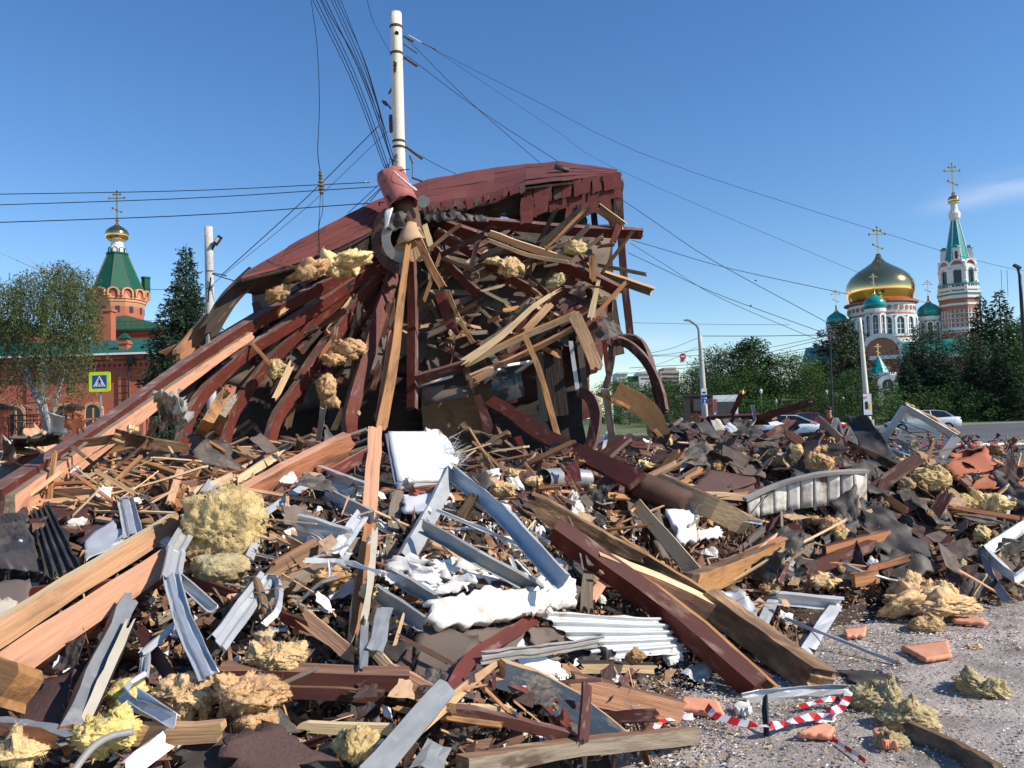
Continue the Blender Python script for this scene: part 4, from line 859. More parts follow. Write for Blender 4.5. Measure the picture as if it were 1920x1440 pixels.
for pts, m in ((((470, 620, 14.5), (620, 560, 15.5), (620, 900, 15.5), (400, 900, 13.5)), 'char_shade_wood'), (((610, 470, 15.5), (900, 440, 16), (900, 900, 16), (610, 900, 15.5)), 'char_shade_wood'), (((880, 420, 16), (1150, 420, 16), (1150, 640, 15.8), (880, 900, 16)), 'char_shade_wood'),
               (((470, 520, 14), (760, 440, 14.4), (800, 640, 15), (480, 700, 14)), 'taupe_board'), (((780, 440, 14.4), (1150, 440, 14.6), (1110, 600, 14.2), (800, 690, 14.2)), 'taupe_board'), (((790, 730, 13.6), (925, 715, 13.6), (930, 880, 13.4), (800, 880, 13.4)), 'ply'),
               (((620, 690, 14.2), (790, 700, 14), (800, 880, 13.6), (610, 880, 13.8)), 'char_shade_wood'), (((900, 640, 13.9), (1100, 560, 13.9), (1110, 780, 13.6), (930, 850, 13.6)), 'brown_paint'), (((1075, 560, 13.5), (1140, 560, 13.7), (1128, 690, 13.5), (1085, 720, 13.3)), 'brown_paint'),
               (((905, 770, 13.3), (1090, 720, 13.3), (1100, 860, 13), (930, 880, 13)), 'char_shade_wood'), (((560, 700, 14.4), (900, 560, 14.6), (900, 720, 14.8), (540, 780, 14.6)), 'bitumen')):
    sh('wall_panel', pts, .03, m, 5, 5, .05, .8, .04)  # near-black walls carry the darkness of the room in their colour
# white and dim boards under the fascia, window with its frame
sh('soffit_panel', ((792, 724, 12.15), (872, 716, 12.2), (878, 745, 12.1), (795, 758, 12.1)), .02, ['taupe_board', 'grey_wood', 'grey_wood'], 4, 5, .01)
sh('soffit_trim', ((790, 712, 12.05), (852, 704, 12.1), (852, 709, 12.05), (790, 722, 12.05)), .02, 'plaster', 2, 3, .005)
win = sh('window', ((920, 695, 12.9), (972, 672, 13.1), (984, 742, 13), (925, 762, 12.8)), .01, 'glass_dirty', 3, 3, 0, 1, 0)
for a, b, w_ in (((970, 680, 12.9), (1000, 760, 12.8), 17), ((945, 765, 12.7), (1002, 742, 12.8), 9), ((917, 697, 12.8), (930, 765, 12.7), 7)):
    rough_plank('frame', pp((a, b)), w_ * 12.8 / F, .04, 'white_board', win, 0, 0, 2, PR, 0, 0, (0, 0), None, 2)
for (a, b, w_, m) in (((1070, 640, 12.9), (1083, 730, 12.8), 8, 'white_metal'), ((1085, 630, 12.9), (1098, 735, 12.8), 11, 'taupe_board'), ((1035, 655, 12.9), (1050, 780, 12.8), 34, 'char_shade_wood'), ((1010, 660, 13), (1020, 790, 12.9), 16, 'grey_wood')):
    rafter((a, b), w_, 0, .04, (m,) * 3, 'window_post', j=.01)
# right hand posts that still stand
for path, w_, m in (([(1160, 352, 14), (1168, 500, 13.8), (1182, 632, 13.6)], 14, 'brown_paint'), ([(1148, 372, 14.1), (1152, 420, 14.1)], 5, 'char_shade_wood'), ([(1143, 540, 13.7), (1152, 600, 13.7), (1162, 664, 13.6)], 18, 'grey_wood'), ([(1112, 385, 14.3), (1116, 430, 14.2)], 12, 'char_shade_wood'), ([(1128, 600, 13.4), (1140, 700, 13.2)], 9, 'red_paint')):
    rafter(path, w_, 0, .07, (m,) * 3, 'post', j=.01)
for path, w_ in (([(1132, 738, 12.9), (1145, 690, 12.9), (1150, 645, 12.9), (1172, 633, 12.9), (1198, 640, 12.9), (1215, 670, 12.8), (1225, 705, 12.7), (1236, 750, 12.5), (1246, 775, 12.4)], 14), ([(1142, 647, 12.6), (1155, 638, 12.6), (1178, 646, 12.6), (1205, 670, 12.5), (1224, 700, 12.4), (1238, 735, 12.3), (1245, 770, 12.2)], 15),
                ([(1085, 735, 12.4), (1105, 745, 12.3), (1117, 775, 12.2), (1112, 820, 12.1), (1102, 850, 12)], 20)):
    rafter(path, w_, 20, .09, ('brown_paint', 'brown_paint', 'dusty_lit_paint'), 'curved_rib', j=.01)
# the dark red eave beam that has sagged forward, with its lower twin
rafter([(918, 752, 11.2), (960, 775, 10.6), (1010, 812, 9.4), (1090, 851, 7.9), (1150, 880, 7.0), (1195, 902, 6.6)], 31, -28, .05, ('red_paint', 'red_paint', 'brown_paint'), 'eave_beam')
rafter([(925, 765, 11.4), (975, 790, 10.8), (1040, 828, 9.8), (1110, 862, 8.7), (1190, 892, 7.5)], 11, 20, .05, ('brown_paint',) * 3, 'eave_beam')
rafter([(930, 800, 11.2), (945, 832, 10.5), (985, 860, 9.4), (1060, 888, 8.1), (1110, 900, 7.4), (1165, 918, 7.0)], 18, 15, .06, ('red_paint', 'brown_paint', 'dusty_lit_paint'), 'eave_beam')
rafter([(905, 770, 11.8), (918, 800, 11.7), (932, 840, 11.5), (990, 880, 11)], 16, 0, .06, ('brown_paint',) * 3, 'eave_beam')
rafter([(968, 822, 11.4), (978, 850, 11.2)], 20, 0, .04, ('red_paint',) * 3, 'bracket')
# apex: rusty collar, black tar cloth, shingled ring, pinkish sleeve
ring = MB(); c = W(752, 450, 12.5); v = (c - CAM).normalized(); ringm = basis(Vector((1, 0, 0)), -v + Vector((.25, 0, .2)))
def arcring(name, cx, cy, d, r0, r1, a0, a1, t, m, n=18):
    c_ = W(cx, cy, d); k = d / F; nn = (-(c_ - CAM).normalized() + Vector((.3, 0, .1))).normalized(); Rm = basis(Vector((1, 0, 0)), nn)
    G = np.zeros((n, 3, 3))
    for i in range(n):
        a = math.radians(a0 + (a1 - a0) * i / (n - 1))
        for q in range(3): r_ = (r0 + (r1 - r0) * q / 2) * k * (1 + .015 * PR.uniform(-1, 1)); G[i, q] = c_ + Rm @ Vector((r_ * math.cos(a), r_ * math.sin(a) * 1.18, .12 * q * k * 10 * -.3))
    V, f, mm = slab(G, t); return MO(name, V, f, m, wreck, mm)
for k in range(7): arcring('shingle', 752, 448, 12.45 + .004 * (k % 2), 30, 56, 118 + 24 * k, 118 + 24 * k + 23.4, .02, ['shingle_brown', 'shingle_brown', 'bitumen'], 5)
arcring('flashing_ring', 752, 448, 12.4, 20, 37, 130, 284, .012, 'grey_trim', 24)
def tube(name, path, r, m, parent=None, n=14, t=.006, seg=None, jg=0., taper=None, prof=None):
    prof = prof or [(r * math.cos(6.2832 * k / n), r * math.sin(6.2832 * k / n)) for k in range(n)]
    G = sweepgrid(path, prof, Vector((.31, .27, .91)), seg, 0, taper)
    if jg: G = jag(G, jg, PR)
    V, f, mm = slab(G, t, True); T = Vector(path[-1]) - Vector(path[0])
    return MO(name, V, f, m, parent, mm, basis(T), True)
slv = tube('sleeve', pp([(733, 330, 12.7), (745, 358, 12.6), (757, 385, 12.5)]), 27 * 12.6 / F, ['foam_red', 'foam_red', 'foam_red'] if 'foam_red' in M else 'dusty_lit_paint', wreck, 24, .012, 5, .03)
_a, _b = W(733, 330, 12.7), W(745, 358, 12.6)
tube('sleeve_band', [_a.lerp(_b, .28), _a.lerp(_b, .40)], 27.6 * 12.6 / F, 'plaster', slv, 24, .004, 2)
sv_ = []
for (x, y) in ((760, 352), (769, 350)): b = MB(); b.lathe(W(x, y, 12.36), [(.035, 0), (.035, .012)], 10, 0, basis(Vector((1, 0, 0)), -(W(x, y, 12) - CAM))); b.build('hole', 'char_shade_wood', slv)
tube('chimney_stub', pp([(757, 380, 12.75), (765, 405, 12.75), (772, 438, 12.8)]), 22 * 12.7 / F, 'rusty', wreck, 20, .02, 5, .02, lambda u: 1 - .1 * u)
tube('paper_wrap', pp([(770, 425, 12.6), (772, 455, 12.6)]), 19 * 12.6 / F, 'cardboard', wreck, 16, .006, 4, .08, lambda u: .8 + .75 * u)
for q in range(9):
    a = -60 + 120 * q / 8 + PR.uniform(-5, 5); x, y = 772 + 40 * math.sin(math.radians(a)), 452 + 38 * math.cos(math.radians(a)); rafter([(772 + 12 * math.sin(math.radians(a)), 442, 12.55), (x, y, 12.5)], 9, 0, .01, ('cardboard',) * 3, 'paper_strip', j=.03)
sh('tar_flap', ((730, 385, 12.5), (760, 400, 12.5), (762, 430, 12.45), (722, 432, 12.4)), .01, 'bitumen', 10, 10, .09, 6, .04); sh('tar_flap', ((722, 395, 12.35), (737, 388, 12.35), (728, 425, 12.3), (721, 428, 12.3)), .01, 'white_board', 6, 4, .04, 6, .02)
sh('tar_flap', ((718, 322, 12.6), (752, 330, 12.6), (748, 345, 12.45), (720, 342, 12.45)), .01, 'bitumen', 8, 8, .06, 8, .04)
b = MB(); b.lathe(W(794, 378, 12.55), [(11.5 * 12.5 / F, 0), (11.5 * 12.5 / F, .03)], 18, 0, basis(Vector((1, 0, 0)), -(W(794, 378, 12) - CAM) + Vector((0, 0, 1)))); b.build('round_cap', 'zinc_dull', wreck)
for k in range(7): x = 790 + k * 16; sh('tar_flap', ((x, 388 + k * 2, 12.9), (x + 30, 390 + k * 3, 12.9), (x + 26, 412 + k, 12.8), (x + 6, 414, 12.8)), .01, 'bitumen', 8, 8, .045, 9, .05)
# loose timbers caught in the fan: each could be lifted off
def stick(label, path, wpx, mats, roll=20, t=None, cat='board', name='board', j=.05, group=None, taper=None, seg=None, nv=6):
    P = pp(path); d = sum(p[2] for p in path) / len(path); w_ = wpx * d / F
    o = rough_plank(name, P, w_, t or max(.018, w_ * .35), list(mats), None, roll, j, seg, PR, .004, 0, (1, 1), taper, nv)
    return tagit(o, label, cat, group)
S = stick
S('long pale raw board lying along the lowest left rafter down to the photo edge', [(470, 628, 11), (380, 690, 9.9), (230, 800, 7.7), (20, 955, 5.35)], 26, ('pale_wood', 'raw_wood', 'grey_wood'), 35, .07, taper=lambda u: .7 + .6 * u)
S('weathered grey strip between the long red rafter and the pale raw board', [(455, 625, 11.1), (330, 705, 9.4), (200, 806, 7.55), (60, 910, 5.9)], 14, ('grey_wood', 'grey_wood', 'old_wood'), 10, .04)
S('tall orange raw board standing upright in front of the roof fan', [(765, 462, 12.4), (752, 560, 12.1), (738, 680, 11.7), (715, 802, 11.3)], 17, ('raw_wood', 'orange_wood', 'pale_wood'), 12, .06, taper=lambda u: .6 + .6 * u)
S('short split board beside the tall orange board', [(733, 622, 11.9), (724, 700, 11.8), (712, 790, 11.5)], 13, ORG, 10, .05, taper=lambda u: .7 + .7 * u)
S('orange board leaning from the apex down to the right', [(786, 452, 12.4), (805, 495, 12.4), (830, 538, 12.3)], 14, ORG, 10)
S('thin raw batten that continues down beside the broken rafter end', [(838, 545, 12.3), (862, 600, 12.3), (885, 640, 12.2)], 8, ORG, 10)
S('pale stub of board right of the apex', [(797, 425, 12.5), (808, 462, 12.5)], 11, PALE, 0)
S('thin dark batten crossing the rafters right of the apex', [(862, 422, 12.5), (835, 442, 12.5), (800, 472, 12.4)], 7, OLD, 0)
S('two tone raw board lying on the upper right rafters', [(918, 437, 12.7), (985, 462, 12.6), (1070, 490, 12.5)], 13, RAW, 20)
S('splintered pale strip below the two tone raw board', [(915, 450, 12.6), (990, 478, 12.5), (1065, 492, 12.4)], 7, PALE, 10)
S('burnt black plank rising across the upper right beam', [(1092, 395, 12.8), (1060, 425, 12.8), (1010, 465, 12.7)], 20, CH, 10, j=.15)
S('tan splinter under the burnt black plank', [(1090, 400, 12.7), (1050, 440, 12.6), (1020, 470, 12.6)], 6, ORG, 0, j=.15)
S('orange board propped under the right roof corner', [(1122, 390, 13.4), (1168, 424, 13.3)], 17, ('orange_wood', 'orange_wood', 'pale_wood'), 10, .06)
S('short red block behind the propped orange board', [(1160, 425, 13.2), (1150, 452, 13.1)], 12, ('red_paint',) * 3, 0)
S('pale offcut sticking out beyond the right post', [(1120, 497, 12.9), (1210, 514, 12.7)], 7, ('grey_wood',) * 3, 10)
S('board pointing out beyond the right post with a raw broken end', [(1130, 515, 12.8), (1223, 546, 12.6)], 16, ('old_wood', 'old_wood', 'raw_wood'), 25, .08)
S('short upright brown block on the right rafters', [(1111, 481, 12.5), (1112, 524, 12.4)], 13, ORG, 0)
S('upright pale shard at the right end of the rafters', [(1122, 528, 12.4), (1108, 596, 12.3)], 13, PALE, 0, taper=lambda u: .5 + .6 * u)
S('slim raw batten slanting up past the right post', [(1173, 530, 12.4), (1108, 600, 12.3)], 8, ORG, 0)
S('long raw board climbing from the broken window up to the right', [(875, 682, 12), (960, 640, 12), (1082, 588, 12)], 11, ('pale_wood', 'raw_wood', 'orange_wood'), 30, .06)
S('second raw board just under the long climbing one', [(885, 705, 11.95), (980, 665, 11.95), (1075, 615, 11.95)], 9, ORG, 30, .06)
S('third broken board end above the broken window', [(892, 712, 11.9), (925, 694, 11.9)], 13, RAW, 20)
S('thick tan board standing off the right end of the climbing boards', [(1078, 592, 11.9), (1100, 640, 11.9), (1120, 690, 11.8)], 24, ('raw_wood', 'orange_wood', 'old_wood'), 0, .07)
S('long splintered pale strip in front of the burnt post', [(1042, 548, 12.2), (1000, 575, 12.1), (940, 630, 12), (872, 678, 11.9)], 12, PALE, 0, taper=lambda u: .6 + .7 * u, j=.15)
S('tan board lying parallel under the splintered strip', [(1030, 572, 12.2), (985, 620, 12.1)], 14, RAW, 10)
S('slender brown batten hanging from the climbing boards down to the rubble', [(983, 628, 11.8), (1010, 690, 11.6), (1030, 760, 11.2), (1050, 832, 10.8)], 11, ('orange_wood', 'red_paint', 'old_wood'), 0, j=.14)
S('grey brown plank slanting behind the splintered strip', [(1000, 560, 12.5), (960, 610, 12.3), (900, 650, 12.2)], 13, ('grey_wood',) * 3, 0)
S('thin pale splinter across the middle of the rafters', [(945, 535, 12.3), (905, 545, 12.3)], 5, PALE, 0); S('pale lath among the right rafters, tip pointing down right', [(912, 548, 12.3), (955, 570, 12.2)], 6, PALE, 0)
S('short raw batten on the left rafters near the purlin', [(535, 580, 11.6), (495, 608, 11.5)], 7, PALE, 10); S('raw offcut below the left purlin', [(472, 643, 11.3), (505, 680, 11.2)], 7, ORG, 0)
S('heavy raw board end sticking up at the left of the roof', [(394, 598, 11), (362, 636, 10.7), (335, 668, 10.4)], 27, ('orange_wood', 'orange_wood', 'raw_wood'), 20, .08)
S('brown plank beside the heavy raw board end at left', [(372, 640, 10.9), (310, 668, 10.8)], 24, ('old_wood', 'orange_wood', 'orange_wood'), 20, .05)
S('mossy dark log along the left edge of the roof', [(470, 520, 10.9), (430, 560, 10.8), (392, 620, 10.6)], 32, ('char_shade_wood', 'char_shade_wood', 'bark'), 0, .1, 'log', 'log', .1)
for i in range(70):      # small broken laths lodged in the fan
    ax_, ay = PR.choice([(870, 600), (940, 590), (1000, 560), (860, 650), (600, 620), (660, 590), (920, 520), (1050, 500), (560, 520), (500, 560), (840, 640), (900, 620)])
    x = ax_ + PR.gauss(0, 40); y = ay + PR.gauss(0, 24); a = PR.uniform(0, 3.14); l_ = PR.uniform(9, 30); d = 12.35 + PR.uniform(-.1, .3)
    if y < 440 + abs(x - 750) * .05 or x > 1120 or x < 430: continue
    o = S('broken lath @', [(x, y, d), (x + l_ * math.cos(a), y + l_ * math.sin(a) * .7, d + PR.uniform(-.15, .15))], PR.uniform(3, 9), PR.choice([RAW, ORG, PALE, OLD, ('grey_wood',) * 3, CH]), PR.uniform(-30, 30), None, 'lath', 'broken_lath', .04, 'laths lodged in the roof fan', nv=4)

for i in range(190):     # longer broken boards jammed among the rafters, most of them pointing away from the apex
    if i < 90: a = math.radians(PR.uniform(98, 172)); r0_, = (PR.uniform(100, 360),); x = 752 + r0_ * math.cos(a); y = 452 + r0_ * math.sin(a) * .95; da = PR.gauss(0, .22); rad = a + da; dd = 12.95 - r0_ / 300 * 1.1
    else: x = PR.uniform(800, 1150); y = PR.uniform(470, 680) - (x - 800) * .12; rad = PR.choice([PR.gauss(-.6, .25), PR.gauss(.45, .3), PR.gauss(-.55, .2), PR.uniform(0, 3.1)]); dd = 12.75
    if y > (830 if i < 90 else 690) or y < 440 or x < 400: continue
    l_ = PR.uniform(28, 95); d = dd + PR.uniform(-.05, .35)
    m_ = PR.choice([RAW, ORG, OLD, OLD, BR, BR, ('grey_wood',) * 3, CH, ('dusty_lit_paint',) * 3, ('taupe_board',) * 3, PALE])
    x2, y2 = x + l_ * math.cos(rad), y + l_ * math.sin(rad)
    if x2 > 1185 or x2 < 440 or min(y, y2) < 500 + (640 - min(x, x2)) * .45: continue
    S('broken %s board @' % ({'raw_wood': 'raw tan', 'orange_wood': 'orange brown', 'old_wood': 'dark old', 'brown_paint': 'brown painted', 'grey_wood': 'grey', 'char_shade_wood': 'burnt', 'dusty_lit_paint': 'dusty red', 'taupe_board': 'taupe', 'pale_wood': 'pale new'}[m_[0]]), [(x, y, d), (x2, y2, d + PR.uniform(-.3, .3))], PR.uniform(5, 14), m_, PR.uniform(-35, 35), None, 'board', 'jammed_board', .06, 'boards jammed in the fan', nv=5)
for i in range(46):      # scraps of deck and lining that hang in the fan
    x = PR.uniform(600, 1130); y = PR.uniform(500, 700); 
    if x > 950 and y > 640: continue
    w_, h_ = PR.uniform(16, 48), PR.uniform(12, 34); d = 12.95 + PR.uniform(0, .3); k = [PR.gauss(0, 7) for _ in range(8)]
    o = sheetobj('lining_scrap', [W(x + k[0], y + k[1], d), W(x + w_ + k[2], y + k[3], d + .1), W(x + w_ + k[4], y + h_ + k[5], d), W(x + k[6], y + h_ + k[7], d - .1)], 6, 6, .01, PR.choice(['taupe_board', 'taupe_board', 'char_shade_wood', 'ply', 'bitumen', 'shingle_brown', 'grey_wood']), None, .05, 3, .08, None, False, 0, PR); tagit(o, 'torn scrap of roof lining @', 'panel', 'lining scraps in the roof fan')
# ================================================================ LARGE PIECES OF THE HEAP
HR = random.Random(23)
def hp(x, y, lift=.1): return W(x, y, lift if lift > 2 else MD(x, y, lift))
def loc(P): return [P[0] + (P[0] - P[-1]) * 0] + P[1:]
def hb(label, pts, wpx, mats, roll=15, t=None, cat='board', name='board', j=.05, group=None, taper=None, nv=6, wob=.006):
    P = [hp(*p) for p in pts]; d = sum((p - CAM).length for p in P) / len(P)
    w_ = wpx * d / F
    if isinstance(mats, str): mats = (mats,) * 3
    return tagit(rough_plank(name, P, w_, t or max(.02, w_ * .3), list(mats), None, roll, j, None, HR, wob, 0, (1, 1), taper, nv), label, cat, group)
def kink(P, e=.06):
    o = [P[0]]
    for a, b, c in zip(P, P[1:], P[2:]): o += [b.lerp(a, min(.4, e / (b - a).length)), b.lerp(c, min(.4, e / (c - b).length))]
    return o + [P[-1]]
def ub(label, pts, wpx, m='zinc', roll=10, shape='U', cat='metal profile', name='metal_profile', dep=.5, group=None, tw=0., t=.003, dent=.008):
    P = [hp(*p) for p in pts]; d = sum((p - CAM).length for p in P) / len(P); w_ = wpx * d / F; h = w_ * dep
    if len(P) > 2: P = kink(P)
    Q = {'U': [(-.5, h), (-.5, h * .5), (-.5, 0), (-.2, 0), (.2, 0), (.5, 0), (.5, h * .5), (.5, h)], 'L': [(-.5, 0), (0, 0), (.45, 0), (.5, 0), (.5, h * .6), (.5, h)], 'R': [(-.5, h * .6), (-.5, 0), (-.25, 0), (-.15, h * .35), (.15, h * .35), (.25, 0), (.5, 0), (.5, h * .6)], 'S': [(-.5, 0), (-.2, .004), (.2, -.004), (.5, 0)]}[shape]
    prof = [(x * w_, y) for x, y in Q]; Lh = sum((b - a).length for a, b in zip(P, P[1:]))
    G = sweepgrid(P, prof, face_dir(P[0], P[-1], roll), max(len(P) * 2, int(Lh / .12) + 2), tw); s_ = HR.uniform(0, 99)
    for i in range(G.shape[0]):
        for k in range(G.shape[1]):
            v = noise.noise_vector(Vector((i * .8, k * .5, s_))); G[i, k] += np.array(v) * dent
    V, f, mm = slab(jag(G, .02, HR), t); T = P[-1] - P[0]
    return tagit(MO(name, V, f, m, None, mm, basis(T)), label, cat, group)
def hs_(label, c, m, t=.006, crumple=.05, cs=3, tear=.05, nu=12, nv=12, cat='sheet', name='sheet', **k):
    C_ = [hp(*p) for p in c]; return tagit(sheetobj(name, C_, nu, nv, t, m, None, crumple, cs, tear, rnd=HR, **k), label, cat)
def wl(label, x, y, wx, wy, m='wool', lift=.1, seed=None, sub=4, rough=.42, boxy=0., d=None, rot=0., flat=.8, fib=420, cat='mineral wool'):
    d = d or MD(x, y, lift); k = d / F; seed = seed or int(x + y); wx, wy = (wx, wy) if boxy > .5 else (wx * .92, wy * .9)
    V, Fc = woolmesh((wx / 2 * k, wx / 2 * k * flat, wy / 2 * k), seed, sub, rough, fib, boxy)
    c = W(x, y, d); Rm = Matrix.Rotation(math.radians(rot), 3, 'Y'); me = D.meshes.new('wool_tuft'); me.from_pydata(V, [], Fc); me.materials.append(M[m])
    me.polygons.foreach_set('use_smooth', [True] * len(me.polygons)); o = D.objects.new('wool_tuft', me); COL.objects.link(o); o.location = c; o.rotation_euler = (0, math.radians(rot), 0)
    return tagit(o, label, cat)
# --- timbers
hb('upper of the two long raw boards reaching in at the lower left', [(-80, 1232, .5), (330, 978, .45)], 36, ('raw_wood', 'raw_wood', 'pale_wood'), 25, .06, j=.02)
hb('lower of the two long raw boards at the lower left, red paint on its edge', [(-80, 1318, .45), (328, 1046, .4)], 50, ('raw_wood', 'raw_wood', 'red_paint'), -22, .06, j=.02)
hb('short orange timber block under the long raw boards at the left edge', [(-40, 1265, .5), (40, 1290, .5)], 60, ('orange_wood',) * 3, 0, .12)
hb('heavy split orange brown timber right of the big yellow wool block', [(655, 838, 6.6), (560, 880, 6.2), (455, 930, 5.7)], 46, ('orange_wood', 'orange_wood', 'raw_wood'), 30, .09, j=.1, taper=lambda u: 1.3 - .6 * u)
hb('reddish split strip under the heavy orange timber', [(690, 850, 6.7), (560, 920, 6), (500, 950, 5.6)], 20, ('orange_wood', 'red_paint', 'raw_wood'), 10, .05, j=.1)
hb('pale raw board above the big yellow wool block', [(498, 856, .3), (425, 900, .3), (370, 925, .3)], 15, 'pale_wood', 15, .03); hb('second pale raw board beside the first, split end up', [(525, 850, .25), (440, 905, .25)], 13, 'pale_wood', 15, .03, j=.1)
hb('long straight brown beam lying level near the bottom with a raw sawn end', [(412, 1262, .3), (765, 1274, .3)], 27, ('brown_paint', 'brown_paint', 'old_wood'), 25, .09, j=.004)
hb('second brown beam under the level one, shorter', [(470, 1290, .25), (720, 1304, .25)], 22, ('brown_paint', 'brown_paint', 'old_wood'), 15, .07, j=.004)
hb('raw board end right of the level brown beam', [(730, 1262, .25), (830, 1315, .2)], 36, ('raw_wood',) * 3, 10, .05)
hb('stained raw offcut at the bottom beside the brown wool', [(255, 1376, .4), (415, 1370, .4)], 30, ('raw_wood',) * 3, 20, .05, j=.02)
hb('pale split lath at the bottom left of the grey steel channel', [(575, 1362, .3), (738, 1368, .3)], 16, 'pale_wood', 20, .03, j=.05); hb('pale splintered batten right of the grey steel channel', [(830, 1330, .2), (960, 1334, .2)], 20, 'pale_wood', 20, .03, j=.1)
hb('raw board lying along the big grey steel channel', [(925, 1248, .35), (775, 1368, .4)], 24, ('raw_wood', 'raw_wood', 'pale_wood'), 10, .03, taper=lambda u: .45 + .6 * u)
hb('dark brown batten running right from the grey steel channel', [(850, 1332, .25), (980, 1358, .25), (1125, 1398, .25)], 17, ('brown_paint', 'brown_paint', 'dusty_lit_paint'), 20, .05)
hb('wide board with flaking grey blue paint in the lower middle', [(935, 1262, .35), (1040, 1300, .3), (1165, 1392, .25)], 44, ('blue_metal', 'raw_wood', 'raw_wood'), 10, .05, j=.05)
hb('grey weathered plank across the bottom right of the heap', [(865, 1436, .3), (1080, 1402, .25), (1300, 1380, .1)], 27, ('grey_wood', 'grey_wood', 'old_wood'), 20, .06, j=.02)
hb('broad tan board lying on the rubble edge at the bottom', [(1068, 1285, .25), (1272, 1335, .12)], 42, ('raw_wood', 'grey_wood', 'old_wood'), 18, .05, j=.02); hb('thin tan board above the broad one', [(1085, 1250, .22), (1222, 1252, .15)], 17, ('pale_wood', 'raw_wood', 'char_shade_wood'), 30, .04)
hb('tan board end below the thin tan board', [(1065, 1258, .2), (1115, 1300, .2)], 26, 'raw_wood', 5, .04)
hb('long dark red box beam sliding down to the ground at the right', [(1038, 992, .55), (1230, 1130, .5), (1418, 1290, .12)], 34, ('red_paint', 'red_paint', 'brown_paint'), 40, .14, j=.01)
hb('second dark red rail beside the long red box beam', [(1180, 1085, .45), (1440, 1280, .1)], 22, ('red_paint', 'red_paint', 'brown_paint'), 15, .05, j=.02)
hb('orange raw strip lying between the red rails down to the ground', [(1178, 1068, .55), (1320, 1175, .35), (1447, 1290, .08)], 17, ('orange_wood', 'raw_wood', 'orange_wood'), 20, .05)
hb('raw sided beam lying over the red box beam', [(1120, 1050, .65), (1240, 1098, .55), (1350, 1150, .4)], 32, ('raw_wood', 'raw_wood', 'pale_wood'), 25, .09, j=.03)
hb('thick brown log with torn bark whose end rests on the asphalt', [(1330, 1130, .45), (1440, 1208, .3), (1535, 1278, .14)], 44, 'bark', 20, .2, 'log', 'log', .05, nv=8)
hb('rough bark covered slab above the red box beam', [(1005, 945, .5), (1100, 1000, .55), (1190, 1048, .5)], 38, 'bark', 15, .08, 'log', 'log', .1, nv=8)
hb('split orange trunk piece between the bark slab and the pale board', [(1150, 1015, .4), (1240, 1075, .4), (1300, 1110, .4)], 32, ('bark', 'orange_wood', 'orange_wood'), 10, .1, 'log', 'log', .1)
hb('clean pale board leaning left of the white sack', [(1192, 945, .5), (1310, 1080, .35)], 25, 'pale_wood', 10, .025, j=.004)
hb('brown split log right below the pale leaning board', [(1298, 1098, .35), (1380, 1066, .3), (1462, 1030, .3)], 36, ('orange_wood', 'bark', 'bark'), 25, .12, 'log', 'log', .05)
hb('pale half round trunk slab right of the open tube end', [(1232, 905, .4), (1320, 945, .35), (1400, 985, .3)], 40, ('pale_wood', 'raw_wood', 'bark'), 15, .06, 'slab', 'wood_slab', .08)
hb('stained board with flaking foam standing upright in the centre', [(704, 803, 5.7), (698, 900, 5.5), (690, 985, 5.3)], 26, ('stained_board', 'raw_wood', 'cream'), 0, .05, j=.02, nv=8)
hb('lower orange part of the upright foam covered board', [(692, 985, 5.0), (680, 1080, 4.4), (668, 1200, 3.75)], 24, ('stained_board2', 'orange_wood', 'cream'), 8, .05, j=.05)
hb('cream strip along the right side of the upright board', [(703, 1000, .48), (692, 1100, .48), (683, 1160, .45)], 12, 'cream', 0, .04)
hb('whitish grey post right of the upright foam covered board', [(745, 925, 5.6), (735, 1000, 5.1), (720, 1086, 4.5)], 22, ('grey_post', 'grey_wood', 'grey_wood'), 10, .05, j=.02)
hb('thin curved white strip crossing left of the grey post', [(570, 1051, .5), (640, 1052, .52), (712, 1074, .5)], 8, 'white_metal', 10, .008, 'strip', 'strip', .01)
hb('old dark plank with broken end left of the upright board', [(655, 1025, .3), (560, 1085, .3), (490, 1130, .25)], 24, ('old_wood', 'grey_wood', 'raw_wood'), 20, .05, j=.1); hb('dark broken panel strip above the old plank', [(600, 1025, .3), (510, 1075, .3)], 36, ('old_wood', 'old_wood', 'orange_wood'), 15, .03, j=.06)
hb('raw broken board below the metal arc, lower left centre', [(580, 1165, .3), (655, 1225, .28)], 26, ('raw_wood', 'pale_wood', 'pale_wood'), 5, .04, j=.08); hb('pale split batten next to the raw broken board', [(690, 1210, .25), (765, 1290, .22)], 18, 'pale_wood', 10, .03)
hb('bent red brown rail across the left foreground', [(-20, 1122, .25), (90, 1108, .25), (300, 1090, .2)], 18, ('red_paint', 'red_paint', 'brown_paint'), 15, .04); hb('red brown rail continuing right of the kinked steel profile', [(355, 1093, .2), (420, 1108, .2), (560, 1168, .2), (620, 1190, .15)], 15, ('red_paint', 'red_paint', 'brown_paint'), 15, .04)
hb('brown board leaning under the long raw boards', [(262, 1180, .3), (330, 1290, .3)], 16, ('brown_paint', 'orange_wood', 'brown_paint'), 10, .03)
hb('wooden frame side with steel and foam slanting at the lower left', [(238, 1130, .4), (185, 1250, .42), (125, 1385, .45)], 30, ('zinc_dull', 'zinc_dull', 'orange_wood'), 10, .08, 'frame', 'frame_side', .05); hb('foam crusted edge along the slanting frame side', [(238, 1180, .44), (190, 1290, .46), (150, 1375, .46)], 15, ('wool', 'cream', 'char_shade_wood'), -10, .05, 'foam strip', 'foam_strip', .08, nv=8)
hb('level wooden frame side at the lower left corner', [(-20, 1362, .5), (60, 1370, .5), (125, 1386, .5)], 20, ('orange_wood', 'orange_wood', 'zinc_dull'), 20, .06, 'frame', 'frame_side', .03)
